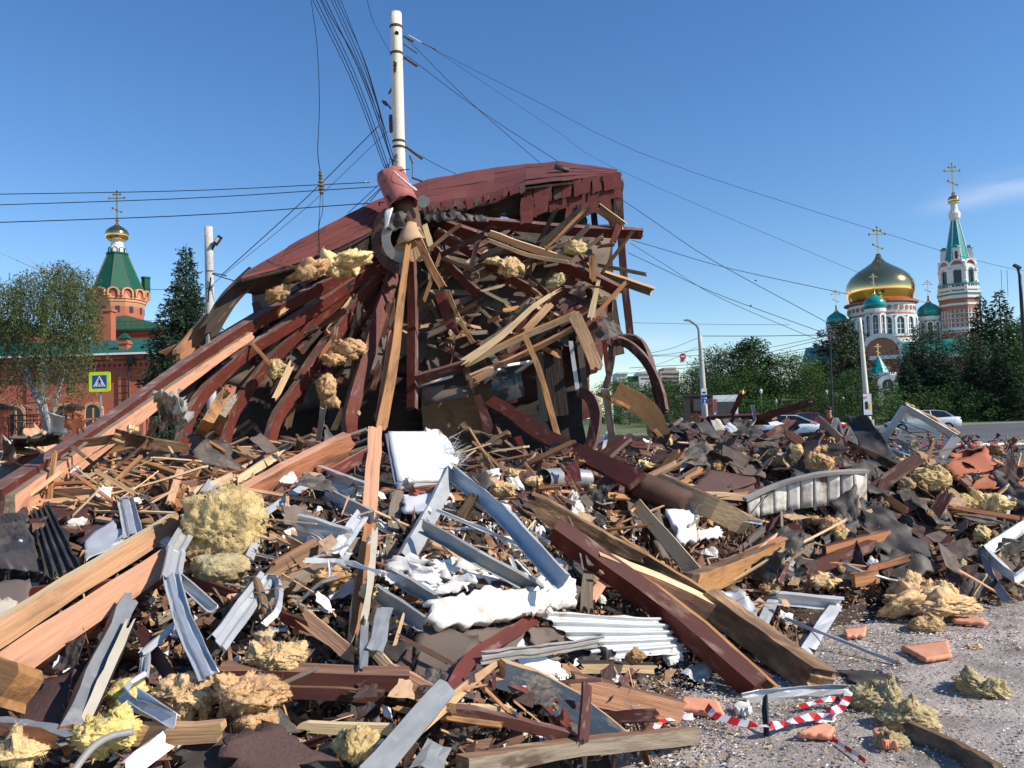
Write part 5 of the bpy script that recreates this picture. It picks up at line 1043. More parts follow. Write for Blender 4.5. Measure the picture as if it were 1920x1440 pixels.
hb('brown log stub among the left planks', [(225, 820, .3), (300, 834, .3), (370, 842, .3)], 17, ('old_wood', 'bark', 'bark'), 10, .09, 'log', 'log', .05)
hb('board standing in the left rubble with a sharp broken tip', [(420, 740, .5), (390, 790, .5), (365, 828, .4)], 18, ('grey_wood', 'orange_wood', 'raw_wood'), 10, .03, j=.1); hb('grey split board leaning left of the second curved rafter', [(440, 742, .4), (405, 790, .4), (372, 818, .35)], 13, 'grey_wood', 10, .02, j=.12); hb('orange pointed board left of the second curved rafter', [(428, 772, .35), (395, 838, .3)], 18, ('orange_wood',) * 3, 0, .03, taper=lambda u: .3 + .9 * u)
for i, (a, b, w_, m) in enumerate((((150, 860), (235, 838), 9, 'orange_wood'), ((140, 885), (300, 862), 13, 'orange_wood'), ((190, 905), (320, 915), 15, 'raw_wood'), ((60, 935), (215, 925), 30, 'raw_wood'), ((240, 925), (370, 905), 12, 'old_wood'), ((300, 880), (375, 870), 10, 'pale_wood'), ((215, 868), (330, 842), 10, 'raw_wood'), ((340, 840), (378, 843), 12, 'raw_wood'), ((110, 905), (230, 890), 14, 'orange_wood'), ((160, 830), (225, 822), 14, 'old_wood'), ((255, 900), (360, 885), 9, 'old_wood'))):
    hb('loose wooden board on the left slope below the long red rafter, number %s from the fence side' % ['one', 'two', 'three', 'four', 'five', 'six', 'seven', 'eight', 'nine', 'ten', 'eleven'][i] if False else ['thin orange batten nearest the crossing sign side of the left slope', 'orange brown board lying level on the left slope', 'raw board lying just above the dark roofing cloth on the left slope', 'wide peeled raw board at the foot of the long red rafter', 'dark plank left of the big yellow wool block', 'pale lath behind the first curved rafter foot', 'raw batten crossing the left slope below the wool tuft', 'short raw block by the foot of the first curved rafter', 'orange board end beside the wide peeled board', 'old dark board high on the left slope', 'old plank beside the first curved rafter'][i], [(*a, .12), (*b, .18)], w_, m, 15, .03, j=.08)
hb('orange brown board lying out right over the black roofing cloth', [(1545, 1035, .35), (1665, 1003, .35)], 20, ('orange_wood', 'orange_wood', 'brown_paint'), 25, .05, j=.01); hb('dark board under the orange brown board, running down left', [(1640, 1018, .3), (1510, 1070, .3)], 22, ('brown_paint',) * 3, 15, .05)
hb('thin brown batten right of the black roofing cloth', [(1625, 1068, .35), (1750, 1033, .35)], 10, ('orange_wood', 'old_wood', 'old_wood'), 15, .03); hb('orange batten lying level in the right heap', [(1505, 1052, .3), (1618, 1066, .3)], 9, 'orange_wood', 20, .03)
hb('charred orange board across the tall black cloth', [(1585, 838, .35), (1675, 882, .35)], 26, ('scorched', 'orange_wood', 'char_shade_wood'), 5, .04, j=.03); hb('pale board leaning at the man\'s side of the heap', [(1533, 782, .2), (1578, 826, .2)], 10, ('raw_wood', 'raw_wood', 'orange_wood'), 10, .05)
hb('dark brown board leaning on the tall black cloth', [(1590, 822, .3), (1535, 870, .3)], 16, ('brown_paint',) * 3, 10, .03); hb('orange batten near the shingle piece', [(1335, 862, .3), (1265, 915, .3)], 12, ('orange_wood',) * 3, 15, .04); hb('pale split pole right of the shingle piece', [(1318, 928, .3), (1460, 936, .3)], 11, 'pale_wood', 15, .03, j=.08)
hb('tan board stub on the black plastic in the right heap', [(1418, 1040, .35), (1462, 1006, .35)], 16, 'raw_wood', 15, .05); hb('small orange brick like block low in the right heap', [(1600, 1088, .35), (1645, 1080, .35)], 22, ('orange_wood',) * 3, 15, .05, j=.005)
hb('reddish plank sticking from the white panelled fascia', [(1645, 920, .25), (1700, 960, .25)], 14, ('orange_wood', 'red_paint', 'red_paint'), 10, .04, j=.04)
hb('dark red long plank lying high on the far side of the heap', [(1425, 783, .1), (1520, 755, .3)], 11, ('red_paint', 'brown_paint', 'dusty_lit_paint'), -10, .08); hb('wide dark red beam behind the right heap', [(1335, 788, .1), (1452, 785, .2)], 18, ('brown_paint', 'brown_paint', 'red_paint'), 15, .1)
hb('brown post end with raw top sticking up before the kiosk', [(1373, 775, .1), (1392, 736, .3)], 9, ('brown_paint', 'orange_wood', 'raw_wood'), 0, .07); hb('pale board beam at the top right of the broken pavilion', [(1470, 860, .3), (1495, 820, .3)], 10, ('grey_wood', 'brown_paint', 'raw_wood'), 10, .04)
hb('grey timber lying in the corner of the asphalt, partly under green wool', [(1700, 1368, .12), (1780, 1400, .12), (1870, 1450, .12)], 27, ('grey_wood', 'grey_wood', 'old_wood'), 20, .05, j=.02)
hb('short grey blue plank standing between channel frame and red beam', [(1104, 1072, .35), (1100, 1142, .3)], 20, ('blue_grey', 'grey_wood', 'grey_wood'), 0, .03); hb('orange stub beside the short grey blue plank', [(1130, 1092, .3), (1108, 1125, .3)], 18, 'raw_wood', 0, .04)
hb('dark brown tray like board in the right back of the wreck', [(1150, 735, .6), (1215, 770, .4), (1245, 820, .2)], 36, ('ply', 'ply', 'old_wood'), 0, .02, j=.02); hb('long thin brown lath crossing the back right rubble', [(1120, 738, .7), (1190, 770, .6), (1245, 826, .35)], 6, ('orange_wood',) * 3, 0, .02)
# --- metal
ub('bright kinked steel profile standing before the big yellow wool block', [(402, 903, .65), (335, 1020, .62), (322, 1085, .6)], 27, 'zinc', 5, 'R')
ub('lower leg of the kinked steel profile running down to the brown beam', [(322, 1080, .6), (345, 1165, .58), (392, 1268, .5)], 28, 'zinc', 5, 'R'); ub('short steel branch right of the kinked profile', [(335, 1082, .5), (402, 1142, .4)], 17, 'zinc', 10, 'U')
ub('left leg of the folded steel stud frame in the centre', [(850, 882, 5.7), (815, 955, 5.2), (765, 1045, 4.5)], 28, 'zinc', 20, 'U'); ub('long right leg of the steel stud frame, white where it shines', [(845, 884, 5.72), (945, 965, 5.0), (1058, 1092, 4.3)], 29, 'zinc', 12, 'U')
ub('steel stud lying across below the frame corner', [(795, 985, .55), (900, 1045, .52), (1012, 1105, .45)], 24, 'zinc_dull', 25, 'U')
ub('steel channel pair high beside the split timber', [(603, 885, .4), (705, 922, .42)], 24, 'zinc', 20, 'U'); ub('narrow bright channel below the channel pair', [(560, 905, .35), (690, 925, .4)], 18, 'zinc', -10, 'U'); ub('dull steel channel behind the split timber', [(600, 870, .3), (665, 880, .3)], 16, 'zinc_dull', 10, 'U')
ub('grey steel strip sloping right to the upright board', [(610, 925, .4), (700, 972, .42)], 26, 'zinc_dull', 15, 'L'); ub('folded shiny steel arm bending beside the upright board', [(680, 962, .45), (655, 1000, .45), (630, 1035, .4)], 26, 'zinc', 0, 'R')
ub('broad crumpled steel tray left of the upright board', [(560, 985, .4), (655, 1010, .4)], 42, 'zinc', 20, 'R', dent=.02); ub('second crumpled steel tray under the broad one', [(575, 1025, .3), (650, 1045, .3)], 34, 'zinc', 0, 'R', dent=.02)
ub('thin steel strip along the right of the wool block', [(590, 900, .3), (500, 960, .35), (470, 1045, .3)], 14, 'zinc', 0, 'L')
ub('bent steel profile pointing down in the lower left centre', [(500, 1082, .45), (410, 1205, .4)], 32, 'zinc', 8, 'R'); ub('steel hoop arching over a dark gap', [(462, 1130, .35), (478, 1088, .4), (520, 1086, .4), (522, 1150, .35), (500, 1175, .3)], 18, 'zinc', 10, 'L')
ub('short upright steel strip in the lower centre', [(684, 1165, .45), (682, 1252, .42)], 14, 'zinc_dull', 0, 'L'); ub('dented steel channel end pointing down in the lower centre', [(722, 1142, .42), (702, 1220, .4)], 27, 'zinc_dull', 0, 'U', dent=.015); ub('steel channel sloping under the plaster heap', [(708, 1110, .4), (795, 1168, .4)], 26, 'zinc_dull', 20, 'U')
ub('dark steel channel under the plaster flakes', [(735, 1075, .35), (820, 1125, .35)], 22, 'zinc_dull', 25, 'U'); ub('large grey steel channel running out at the bottom edge', [(840, 1285, .5), (690, 1460, .55)], 40, 'zinc_dull', 0, 'U', dent=.006)
ub('torn steel sheet end at the bottom right of the grey channel', [(820, 1395, .35), (800, 1450, .35)], 46, 'zinc_dull', 0, 'S', dent=.03); ub('bright bent steel strip in the lower left hollow', [(332, 1168, .4), (272, 1222, .4)], 11, 'zinc', 0, 'U'); ub('twisted bluish strip under the bright bent one', [(272, 1215, .4), (268, 1275, .4)], 16, 'zinc', 0, 'R', tw=1.2)
ub('v shaped steel angle beside the yellow wool at the lower left', [(268, 1272, .5), (218, 1308, .5), (330, 1352, .48)], 17, 'zinc_dull', 10, 'L'); ub('broken steel channel lying on the yellow wool', [(255, 1305, .52), (328, 1352, .5)], 22, 'zinc', 5, 'U'); ub('blue tinted steel strip end at the bottom left', [(310, 1390, .4), (240, 1445, .4)], 30, 'zinc', 5, 'L')
ub('small steel flashing by the dark corrugated panel', [(235, 935, .35), (250, 1005, .3)], 26, 'zinc', 0, 'R'); hs_('bent galvanised plate in front of the brown shingles, left', [(158, 1015, .3), (210, 975, .35), (235, 1010, .3), (160, 1060, .25)], 'zinc', .003, .03, 4, .02)
ub('top rail of the steel frame standing on the asphalt edge', [(1448, 1118, .35), (1576, 1130, .35)], 21, 'zinc', 25, 'U'); ub('right leg of the steel frame standing on the asphalt edge', [(1570, 1132, .35), (1500, 1238, .04)], 19, 'zinc', 0, 'U'); ub('left leg of the steel frame standing on the asphalt edge', [(1452, 1122, .35), (1420, 1190, .2)], 18, 'zinc_dull', 0, 'U')
hs_('crumpled thin foil sheet left of the standing steel frame', [(1335, 1115, .35), (1400, 1110, .35), (1425, 1180, .3), (1350, 1140, .3)], 'zinc', .002, .10, 7, .05); hs_('crushed foil scrap on the dusty asphalt', [(1275, 1258, .1), (1325, 1240, .1), (1335, 1265, .05), (1288, 1278, .05)], 'zinc', .002, .06, 9, .04)
ub('long thin white rod ending on the asphalt', [(1470, 1158, .2), (1690, 1246, .02)], 5, 'white_metal', 10, 'U', 'rod', 'rod'); ub('crushed galvanised duct lying on the asphalt', [(1395, 1315, .08), (1500, 1300, .08), (1595, 1298, .08)], 24, 'zinc', 10, 'R', 'duct', 'duct', dent=.02)
ub('narrow grey trim profile over the dark sheets', [(902, 1232, .4), (1020, 1218, .4), (1132, 1200, .35)], 18, 'grey_trim', 25, 'R'); ub('thin white pipe crossing the steel stud frame', [(822, 958, .5), (985, 1026, .5)], 6, 'white_metal', 0, 'U', 'pipe', 'pipe')
ub('upper bar of the tangled steel frame at the right edge', [(1850, 1030, .4), (1960, 960, .4)], 16, 'zinc', 10, 'U'); ub('lower bar of the tangled steel frame at the right edge', [(1852, 1035, .4), (1903, 1085, .35), (1960, 1035, .35)], 13, 'zinc', 10, 'U'); ub('dark steel angle hanging at the right edge', [(1845, 1030, .3), (1860, 1090, .25), (1890, 1128, .2)], 13, 'zinc_dull', 10, 'L')
ub('small white bracket by the wool at the right edge', [(1885, 930, .3), (1880, 965, .3)], 17, 'white_metal', 0, 'R'); ub('dark slotted metal bar in the right heap', [(1775, 905, .35), (1880, 863, .35)], 12, 'dark_metal', 20, 'U'); ub('black steel bar end under the white fascia', [(1610, 978, .3), (1545, 1015, .3)], 12, 'dark_metal', 10, 'U')
ub('thin upright steel post in the back right rubble', [(1135, 728, .8), (1150, 842, .3)], 13, 'zinc', 0, 'U'); ub('thin leaning steel strut by the upright post', [(1142, 800, .4), (1132, 842, .3)], 6, 'zinc', 0, 'L'); ub('dark steel strut hanging under the wool in the wreck', [(606, 765, 1.0), (597, 825, .6)], 9, 'zinc_dull', 0, 'U')
ub('white lath leaning in the right back rubble', [(1232, 845, .3), (1200, 872, .3)], 9, 'white_metal', 0, 'U')
hs_('ribbed white metal sheet beside the red box beam', [(1008, 1148, .4), (1240, 1168, .4), (1288, 1222, .2), (1130, 1238, .2)], 'white_metal', .003, .04, 2, .02, 20, 40, corr=None, cat='metal sheet', name='ribbed_sheet')
# ribbed sheets get their ribs along the length
def ribbed(label, c, m, count, depth, crumple=.03, nu=40, nv=14, name='ribbed_sheet'):
    C_ = [hp(*p) for p in c]; return tagit(sheetobj(name, [C_[0], C_[3], C_[2], C_[1]], nv, nu, .003, m, None, crumple, 2, .03, (count, depth), False, 0, HR), label, 'metal sheet')
D.objects.remove(D.objects['ribbed_sheet'])
ribbed('ribbed white metal sheet beside the long red box beam', [(1005, 1146, .4), (1238, 1160, .42), (1290, 1222, .2), (1128, 1240, .2)], 'white_metal', 5, -.03)
ribbed('dark grey corrugated metal panel at the left edge', [(52, 952, .4), (86, 940, .45), (150, 1066, .35), (86, 1076, .35)][0:4] and [(55, 955, .42), (86, 1078, .38), (152, 1062, .4), (88, 938, .45)], 'bitumen', 4, .03, .02)
# --- white boards, cloths, panels
wp = empty('insulated_panel', hp(790, 870, .4), 'bright white insulated panel with frayed fibre end, centre of the heap', 'panel')
def hs2(name, c, m, t, par, **k):
    C_ = [hp(*p) for p in c]; return sheetobj(name, C_, 10, 10, t, m, par, rnd=HR, **k)
hs2('board', [(727, 812, 6.6), (815, 812, 6.7), (852, 903, 6.2), (745, 905, 6.1)], ['white_board', 'white_board', 'plaster'], .04, wp, crumple=.006, tear=.006)
hs2('fibre_layer', [(795, 806, 6.72), (826, 810, 6.72), (860, 862, 6.5), (846, 902, 6.3)], ['white_cloth', 'white_cloth', 'wool'], .05, wp, crumple=.04, cs=9, tear=.03)
hs2('metal_edge', [(722, 815, 6.58), (730, 813, 6.58), (748, 912, 6.08), (740, 912, 6.08)], 'zinc_dull', .02, wp, crumple=.0, tear=0); hs2('metal_edge', [(742, 906, 6.08), (850, 907, 6.15), (848, 920, 6.1), (744, 920, 6.05)], 'zinc', .02, wp, crumple=.0, tear=0)
b = []
for k in range(60):
    x, y = HR.choice([(845, 850), (855, 865), (838, 838), (850, 858)]); p = W(x + HR.gauss(0, 5), y + HR.gauss(0, 8), 6.5); q = p + Vector((HR.uniform(.02, .16), HR.gauss(0, .04), HR.gauss(.03, .06))); n_ = (q - p).cross(Vector((0, 1, 0))).normalized() * .0025; b.append([p - n_, p + n_, q])
MO('frayed_fibres', [v for t in b for v in t], [(3 * i, 3 * i + 1, 3 * i + 2) for i in range(len(b))], 'white_cloth', wp)['kind'] = 'stuff'
for c, m, lb, t in (([(752, 925, .4), (812, 930, .4), (808, 960, .35), (758, 955, .35)], 'white_board', 'white board scrap below the insulated panel', .02), ([(770, 915, .35), (840, 918, .35), (832, 938, .3), (775, 935, .3)], 'terracotta', 'reddish board under the insulated panel', .03), ([(935, 1195, .2), (1000, 1185, .22), (1082, 1290, .2), (960, 1290, .15)], 'white_board', 'flat white plastic sheet behind the blue flaked board', .01),
    ([(985, 1165, .3), (1065, 1175, .3), (1060, 1195, .28), (1000, 1225, .25)], 'taupe_board', 'brown sheet scrap on the white plastic sheet', .006), ([(940, 1280, .25), (1000, 1285, .28), (1075, 1350, .2), (1060, 1372, .15)], 'red_paint', 'smooth dark red sheet under the blue flaked board', .006),
    ([(790, 1178, .25), (900, 1190, .3), (850, 1300, .25), (765, 1295, .2)], 'taupe_board', 'large dark taupe sheet in the bottom centre', .006), ([(740, 1240, .2), (800, 1190, .22), (790, 1300, .2), (735, 1300, .15)], 'shingle_brown', 'brown roofing scrap left of the taupe sheet', .006), ([(870, 1180, .2), (1000, 1165, .2), (940, 1260, .2), (840, 1270, .15)], 'taupe_board', 'second taupe sheet below the white gypsum slab', .006),
    ([(890, 1060, .3), (950, 1080, .3), (945, 1105, .3), (870, 1100, .3)], 'shingle_brown', 'brown curled sheet between the steel studs', .006), ([(20, 1300, .25), (165, 1250, .28), (150, 1375, .25), (25, 1385, .2)], 'shingle_brown', 'faded brown shingle sheet in the lower left hollow', .008), ([(340, 1400, .3), (420, 1370, .32), (430, 1460, .3), (340, 1470, .3)], 'bitumen', 'grey roofing felt at the bottom left', .008),
    ([(400, 1400, .35), (520, 1365, .4), (610, 1420, .38), (500, 1480, .35)], 'shingle_brown', 'brown roofing felt sheet at the bottom', .008), ([(520, 1380, .3), (620, 1390, .3), (640, 1450, .3), (540, 1470, .3)], 'bitumen', 'dusty black felt left of the grey steel channel', .008),
    ([(400, 990, .1), (330, 1000, .1), (180, 985, .1), (215, 1030, .1)], 'shingle_brown', 'brown shingle strip behind the long raw boards', .008), ([(85, 945, .3), (165, 955, .3), (165, 1000, .25), (105, 1000, .25)], 'brown_paint', 'dark red metal sheet beside the corrugated panel', .004), ([(150, 990, .2), (235, 985, .2), (225, 1045, .15), (150, 1050, .15)], 'shingle_brown', 'brown shingle slab in the left rubble', .008),
    ([(-30, 940, .45), (45, 945, .45), (75, 1070, .4), (-20, 1060, .4)], 'bitumen', 'black tarred cloth hanging at the left edge', .01), ([(-20, 1085, .3), (60, 1100, .3), (50, 1160, .3), (-20, 1200, .3)], 'taupe_board', 'torn grey panel at the left edge under the red rail', .01), ([(-20, 1130, .35), (30, 1125, .35), (28, 1165, .35), (-20, 1180, .35)], 'cream', 'cream foam board scrap at the left edge', .02),
    ([(640, 1260, .1), (700, 1130, .1), (760, 1180, .1), (760, 1260, .1)], 'bitumen', 'dark felt hidden below the steel channel end', .006), ([(1285, 925, .3), (1330, 880, .35), (1425, 900, .35), (1335, 935, .3)], 'shingle_brown', 'brown shingle sheet with cut tabs on the right slope', .012), ([(1330, 935, .25), (1400, 900, .3), (1440, 930, .25), (1370, 950, .2)], 'shingle_brown', 'second brown shingle sheet right of the first', .012),
    ([(1225, 870, .25), (1300, 850, .3), (1320, 885, .25), (1250, 905, .2)], 'bitumen', 'grey felt behind the brown shingle sheet', .008), ([(1235, 880, .3), (1320, 830, .35), (1325, 845, .35), (1250, 900, .3)], 'zinc_dull', 'blue grey flat flashing behind the shingle sheet', .004), ([(1245, 958, .4), (1298, 962, .4), (1302, 1015, .35), (1275, 1022, .35)], 'white_cloth', 'white padded sack half buried on the slope', .05),
    ([(1305, 995, .25), (1350, 985, .25), (1355, 1005, .2), (1310, 1015, .2)], 'white_board', 'small white board right of the white sack', .02), ([(1170, 930, .25), (1210, 925, .25), (1215, 990, .2), (1185, 1000, .2)], 'taupe_board', 'grey brown chute like sheet left of the pale board', .01), ([(1215, 965, .35), (1235, 955, .35), (1262, 1040, .35), (1240, 1045, .35)], 'taupe_board', 'curled insulation backed duct left of the pale leaning board', .03),
    ([(1400, 1015, .25), (1500, 1000, .3), (1500, 1090, .25), (1425, 1095, .25)], 'wet_tar', 'crumpled shiny black plastic in the right heap', .003), ([(1500, 1010, .2), (1560, 1020, .2), (1550, 1060, .2), (1490, 1060, .2)], 'bitumen', 'black felt scrap beside the shiny plastic', .006),
    ([(1592, 790, .4), (1632, 788, .4), (1700, 880, .35), (1640, 900, .3)], 'bitumen', 'tall black roofing cloth standing on top of the right heap', .012), ([(1580, 860, .3), (1640, 870, .35), (1665, 935, .3), (1590, 905, .3)], 'bitumen', 'black cloth draped below the tall roofing cloth', .012), ([(1600, 930, .35), (1650, 940, .4), (1765, 1055, .35), (1630, 1030, .3)], 'bitumen', 'wide grey black roofing cloth draped down the right heap', .012),
    ([(1630, 1020, .3), (1700, 1010, .3), (1760, 1065, .25), (1690, 1100, .2)], 'bitumen', 'lower torn flap of roofing cloth in the right heap', .012), ([(1685, 925, .35), (1730, 915, .38), (1790, 975, .3), (1740, 985, .3)], 'bitumen', 'curled black cloth right of the draped one', .012), ([(1480, 870, .35), (1540, 868, .35), (1545, 900, .3), (1490, 905, .3)], 'bitumen', 'rolled black roofing felt in the middle of the right heap', .014),
    ([(1330, 785, .3), (1350, 790, .35), (1392, 850, .3), (1360, 855, .25)], 'cream', 'torn pale rimmed felt sheet on the crest of the heap', .01), ([(1410, 800, .35), (1470, 808, .4), (1440, 880, .35), (1385, 850, .3)], 'bitumen', 'large folded grey felt on the crest of the heap', .012), ([(1470, 808, .38), (1495, 815, .38), (1480, 880, .33), (1445, 885, .33)], 'char_shade_wood', 'dark side of the folded felt on the crest', .012),
    ([(1360, 850, .25), (1420, 860, .3), (1440, 900, .25), (1375, 885, .2)], 'taupe_board', 'dark brown sheet below the folded grey felt', .008), ([(1765, 872, .3), (1850, 842, .35), (1872, 890, .3), (1800, 908, .3)], 'terracotta', 'terracotta coloured panel on the right heap', .012), ([(1780, 850, .25), (1865, 838, .3), (1870, 852, .3), (1785, 868, .25)], 'terracotta', 'torn rim of a second terracotta panel', .012), ([(1830, 900, .35), (1870, 885, .38), (1865, 915, .33), (1815, 918, .33)], 'terracotta', 'small terracotta panel in front of the slotted bar', .012),
    ([(1870, 860, .3), (1930, 865, .3), (1950, 935, .25), (1890, 900, .25)], 'terracotta', 'bent terracotta panel at the right edge of the photo', .012), ([(1885, 880, .35), (1900, 870, .35), (1960, 940, .3), (1940, 950, .3)], 'red_paint', 'dark red strip on the bent terracotta panel', .012), ([(1715, 845, .28), (1770, 850, .3), (1775, 875, .28), (1715, 870, .25)], 'cardboard', 'cardboard coloured scrap below the window frame', .008),
    ([(340, 755, .5), (322, 738, .5), (345, 800, .4), (362, 785, .4)], 'plastic_film', 'crumpled dusty plastic film under the lowest rafter', .003), ([(290, 740, .5), (330, 735, .55), (350, 785, .5), (305, 795, .45)], 'plastic_film', 'clear dusty plastic sheet hanging left of the first curved rafter', .003), ([(100, 775, .6), (135, 785, .6), (128, 815, .5), (92, 815, .5)], 'zinc', 'grey sheet metal flap behind the long red rafter', .004), ([(125, 790, .65), (150, 775, .65), (160, 800, .6), (135, 815, .6)], 'terracotta', 'orange curled panel behind the long red rafter', .006),
    ([(0, 868, .2), (75, 850, .3), (50, 900, .2), (-40, 935, .1)], 'shingle_red', 'dark red metal sheet at the left edge beyond the rafter', .01), ([(5, 815, .9), (30, 840, .9), (30, 865, .8), (2, 865, .8)], 'white_board', 'white pointed board scrap at the left edge', .01), ([(20, 820, .8), (110, 815, .8), (118, 832, .7), (20, 840, .7)], 'taupe_board', 'grey brown gutter like panel before the iron gate', .02), ([(48, 820, .9), (80, 805, .9), (85, 825, .8), (52, 830, .8)], 'cream', 'cream crumpled scrap before the iron gate', .01)):
    cr = .09 if m in ('bitumen', 'wet_tar') else .15 if m == 'plastic_film' else .035
    hs_(lb, c, m, t, cr, 3.5 if m == 'bitumen' else 7 if m in ('wet_tar', 'plastic_film') else 2.5, .07 if m in ('bitumen', 'wet_tar', 'shingle_brown', 'terracotta') else .04, 18 if m in ('wet_tar', 'bitumen', 'plastic_film') else 9, 18 if m in ('wet_tar', 'bitumen', 'plastic_film') else 9)
hb('curved dark red metal strip sweeping through the bottom centre', [(1005, 1158, .3), (930, 1205, .35), (872, 1248, .35), (838, 1318, .3)], 26, ('red_paint', 'red_paint', 'brown_paint'), 0, .006, 'strip', 'strip', .03)
hb('bent black batten in front of the taupe sheet', [(752, 1195, .35), (842, 1242, .35)], 9, ('old_wood',) * 3, 0, .02); hb('red arched rib standing on the crest', [(1312, 850, .3), (1295, 825, .35), (1298, 800, .35), (1318, 788, .3)], 9, ('red_paint',) * 3, 0, .04, 'rib', 'rib')
# white gypsum slab with a broken face
gs = hs_('long bright white gypsum slab lying above the taupe sheets', [(805, 1122, .5), (1020, 1100, .5), (1035, 1150, .42), (815, 1172, .42)], ['plaster', 'plaster', 'plaster'], .05, .02, 6, .05, 14, 24, 'slab', 'gypsum_slab')
hs_('broken gypsum end covered in paper shreds', [(1010, 1085, .5), (1060, 1075, .5), (1075, 1130, .42), (1020, 1150, .42)], ['plaster'] * 3, .05, .07, 11, .05, 14, 14, 'slab', 'gypsum_piece')
for i, (x, y, a) in enumerate(((755, 1062, 8), (790, 1072, 12), (825, 1068, -5), (860, 1080, 15), (800, 1085, 5), (770, 1050, 0), (840, 1055, -10), (745, 1080, 20), (880, 1062, 0), (815, 1100, 6), (850, 1100, -6), (900, 1075, 10))):
    hs_('cracked white plaster flake in the pile of flakes right of the grey post', [(x - 32, y - 8 - a * .3, .35), (x + 30, y - 8 + a * .5, .38), (x + 28, y + 10 + a * .5, .32), (x - 30, y + 9 - a * .3, .32)], 'plaster', .014, .02, 6, .04, 5, 7, 'plaster flake', 'plaster_flake')['group'] = 'white plaster flakes beside the post'
# white fascia with dirty panels
fa = empty('panelled_fascia', hp(1510, 950, .4), 'curved white fascia of square dirty panels on the right heap', 'fascia')
n = 9
for k in range(n):
    def ft(u): return 1400 + 225 * u, 938 - 52 * u + 16 * (1 - (2 * u - 1) ** 2) * -1, 972 - 28 * u + 8 * (2 * u - 1) ** 2 - 6
    u0, u1 = k / n + .004, (k + 1) / n - .004; (xa, ya, yb), (xc, yc, yd) = ft(u0), ft(u1); l = .42
    dd = lambda u: MD(1400 + 225 * u, 945 - 30 * u) - l
    sheetobj('panel', [W(xa, ya, dd(u0)), W(xc, yc, dd(u1)), W(xc, yd, dd(u1)), W(xa, yb, dd(u0))], 5, 5, .012, ['fascia_white', 'fascia_white', 'old_wood'], fa, .004, 3, .0, rnd=HR)
    if k: sheetobj('batten', [W(xa - 2, ya, dd(u0) + .012), W(xa + 2, ya, dd(u0) + .012), W(xa + 2, yb, dd(u0) + .012), W(xa - 2, yb, dd(u0) + .012)], 2, 2, .02, 'old_wood', fa, 0, 1, 0, rnd=HR)
P_ = [W(1396 + 230 * u, ft(u)[1] - 2, MD(1400 + 225 * u, 945 - 30 * u) - .44) for u in (0, .25, .5, .75, 1)]
rough_plank('top_rail', P_, .03, .05, ['grey_trim'] * 3, fa, 30, .01, 14, HR)
# broken window frame on the right heap
wf = empty('broken_window_frame', hp(1700, 850, .2), 'grey window frame standing on its corner with broken glass, right heap', 'window frame')
C4 = [W(1697, 762, 9.2), W(1793, 818, 9.0), W(1752, 872, 9.0), W(1648, 838, 9.3)]
for a, b, w_ in ((0, 3, 11), (0, 1, 12), (1, 2, 16), (3, 2, 9)): rough_plank('frame_bar', [C4[a], C4[b]], w_ * 9 / F, .06, ['pvc_grey', 'pvc_grey', 'white_metal'], wf, 20, 0, 3, HR, 0, 0, (0, 0), None, 3)
sheetobj('broken_pane', [C4[3].lerp(C4[0], .1), C4[3].lerp(C4[0], .55), C4[2].lerp(C4[1], .6), C4[2].lerp(C4[1], .1)], 6, 12, .004, 'clear_glass', wf, .0, 1, .03, rnd=HR)
sheetobj('broken_pane', [C4[0].lerp(C4[3], .1), C4[0].lerp(C4[3], .35), C4[1].lerp(C4[2], .15), C4[0].lerp(C4[1], .5)], 6, 6, .004, 'clear_glass', wf, .0, 1, .03, rnd=HR)
rough_plank('foam_bead', [C4[0] + Vector((.02, 0, .03)), C4[1] + Vector((.02, 0, .03))], .03, .04, ['wool_brown'] * 3, wf, 30, .02, 10, HR, .015)
# open tube ends and flexible duct
tagit(tube('cardboard_tube', [hp(1194, 908, .5), hp(1232, 922, .48), hp(1285, 945, .4)], 19 * 9.2 / F, 'tube_brown', None, 20, .012, 8, .03), 'open brown tube end at the foot of the sagging red eave beam', 'tube')
tagit(tube('flexible_duct', [hp(1018, 898, .35), hp(1062, 896, .35), hp(1103, 899, .35)], 14 * 9 / F, 'zinc_dull', None, 16, .004, 26, 0, lambda u: 1 + (.06 * math.sin(u * 60) if u > .5 else 0)), 'grey flexible duct with a ribbed end in the middle distance', 'duct')
tagit(tube('cable', [hp(135, 1450, .5), hp(170, 1405, .55), hp(205, 1382, .55), hp(250, 1372, .5)], .011, 'grey_trim', None, 8, .003, 16), 'grey cable loop beside the yellow wool at the bottom left', 'cable')
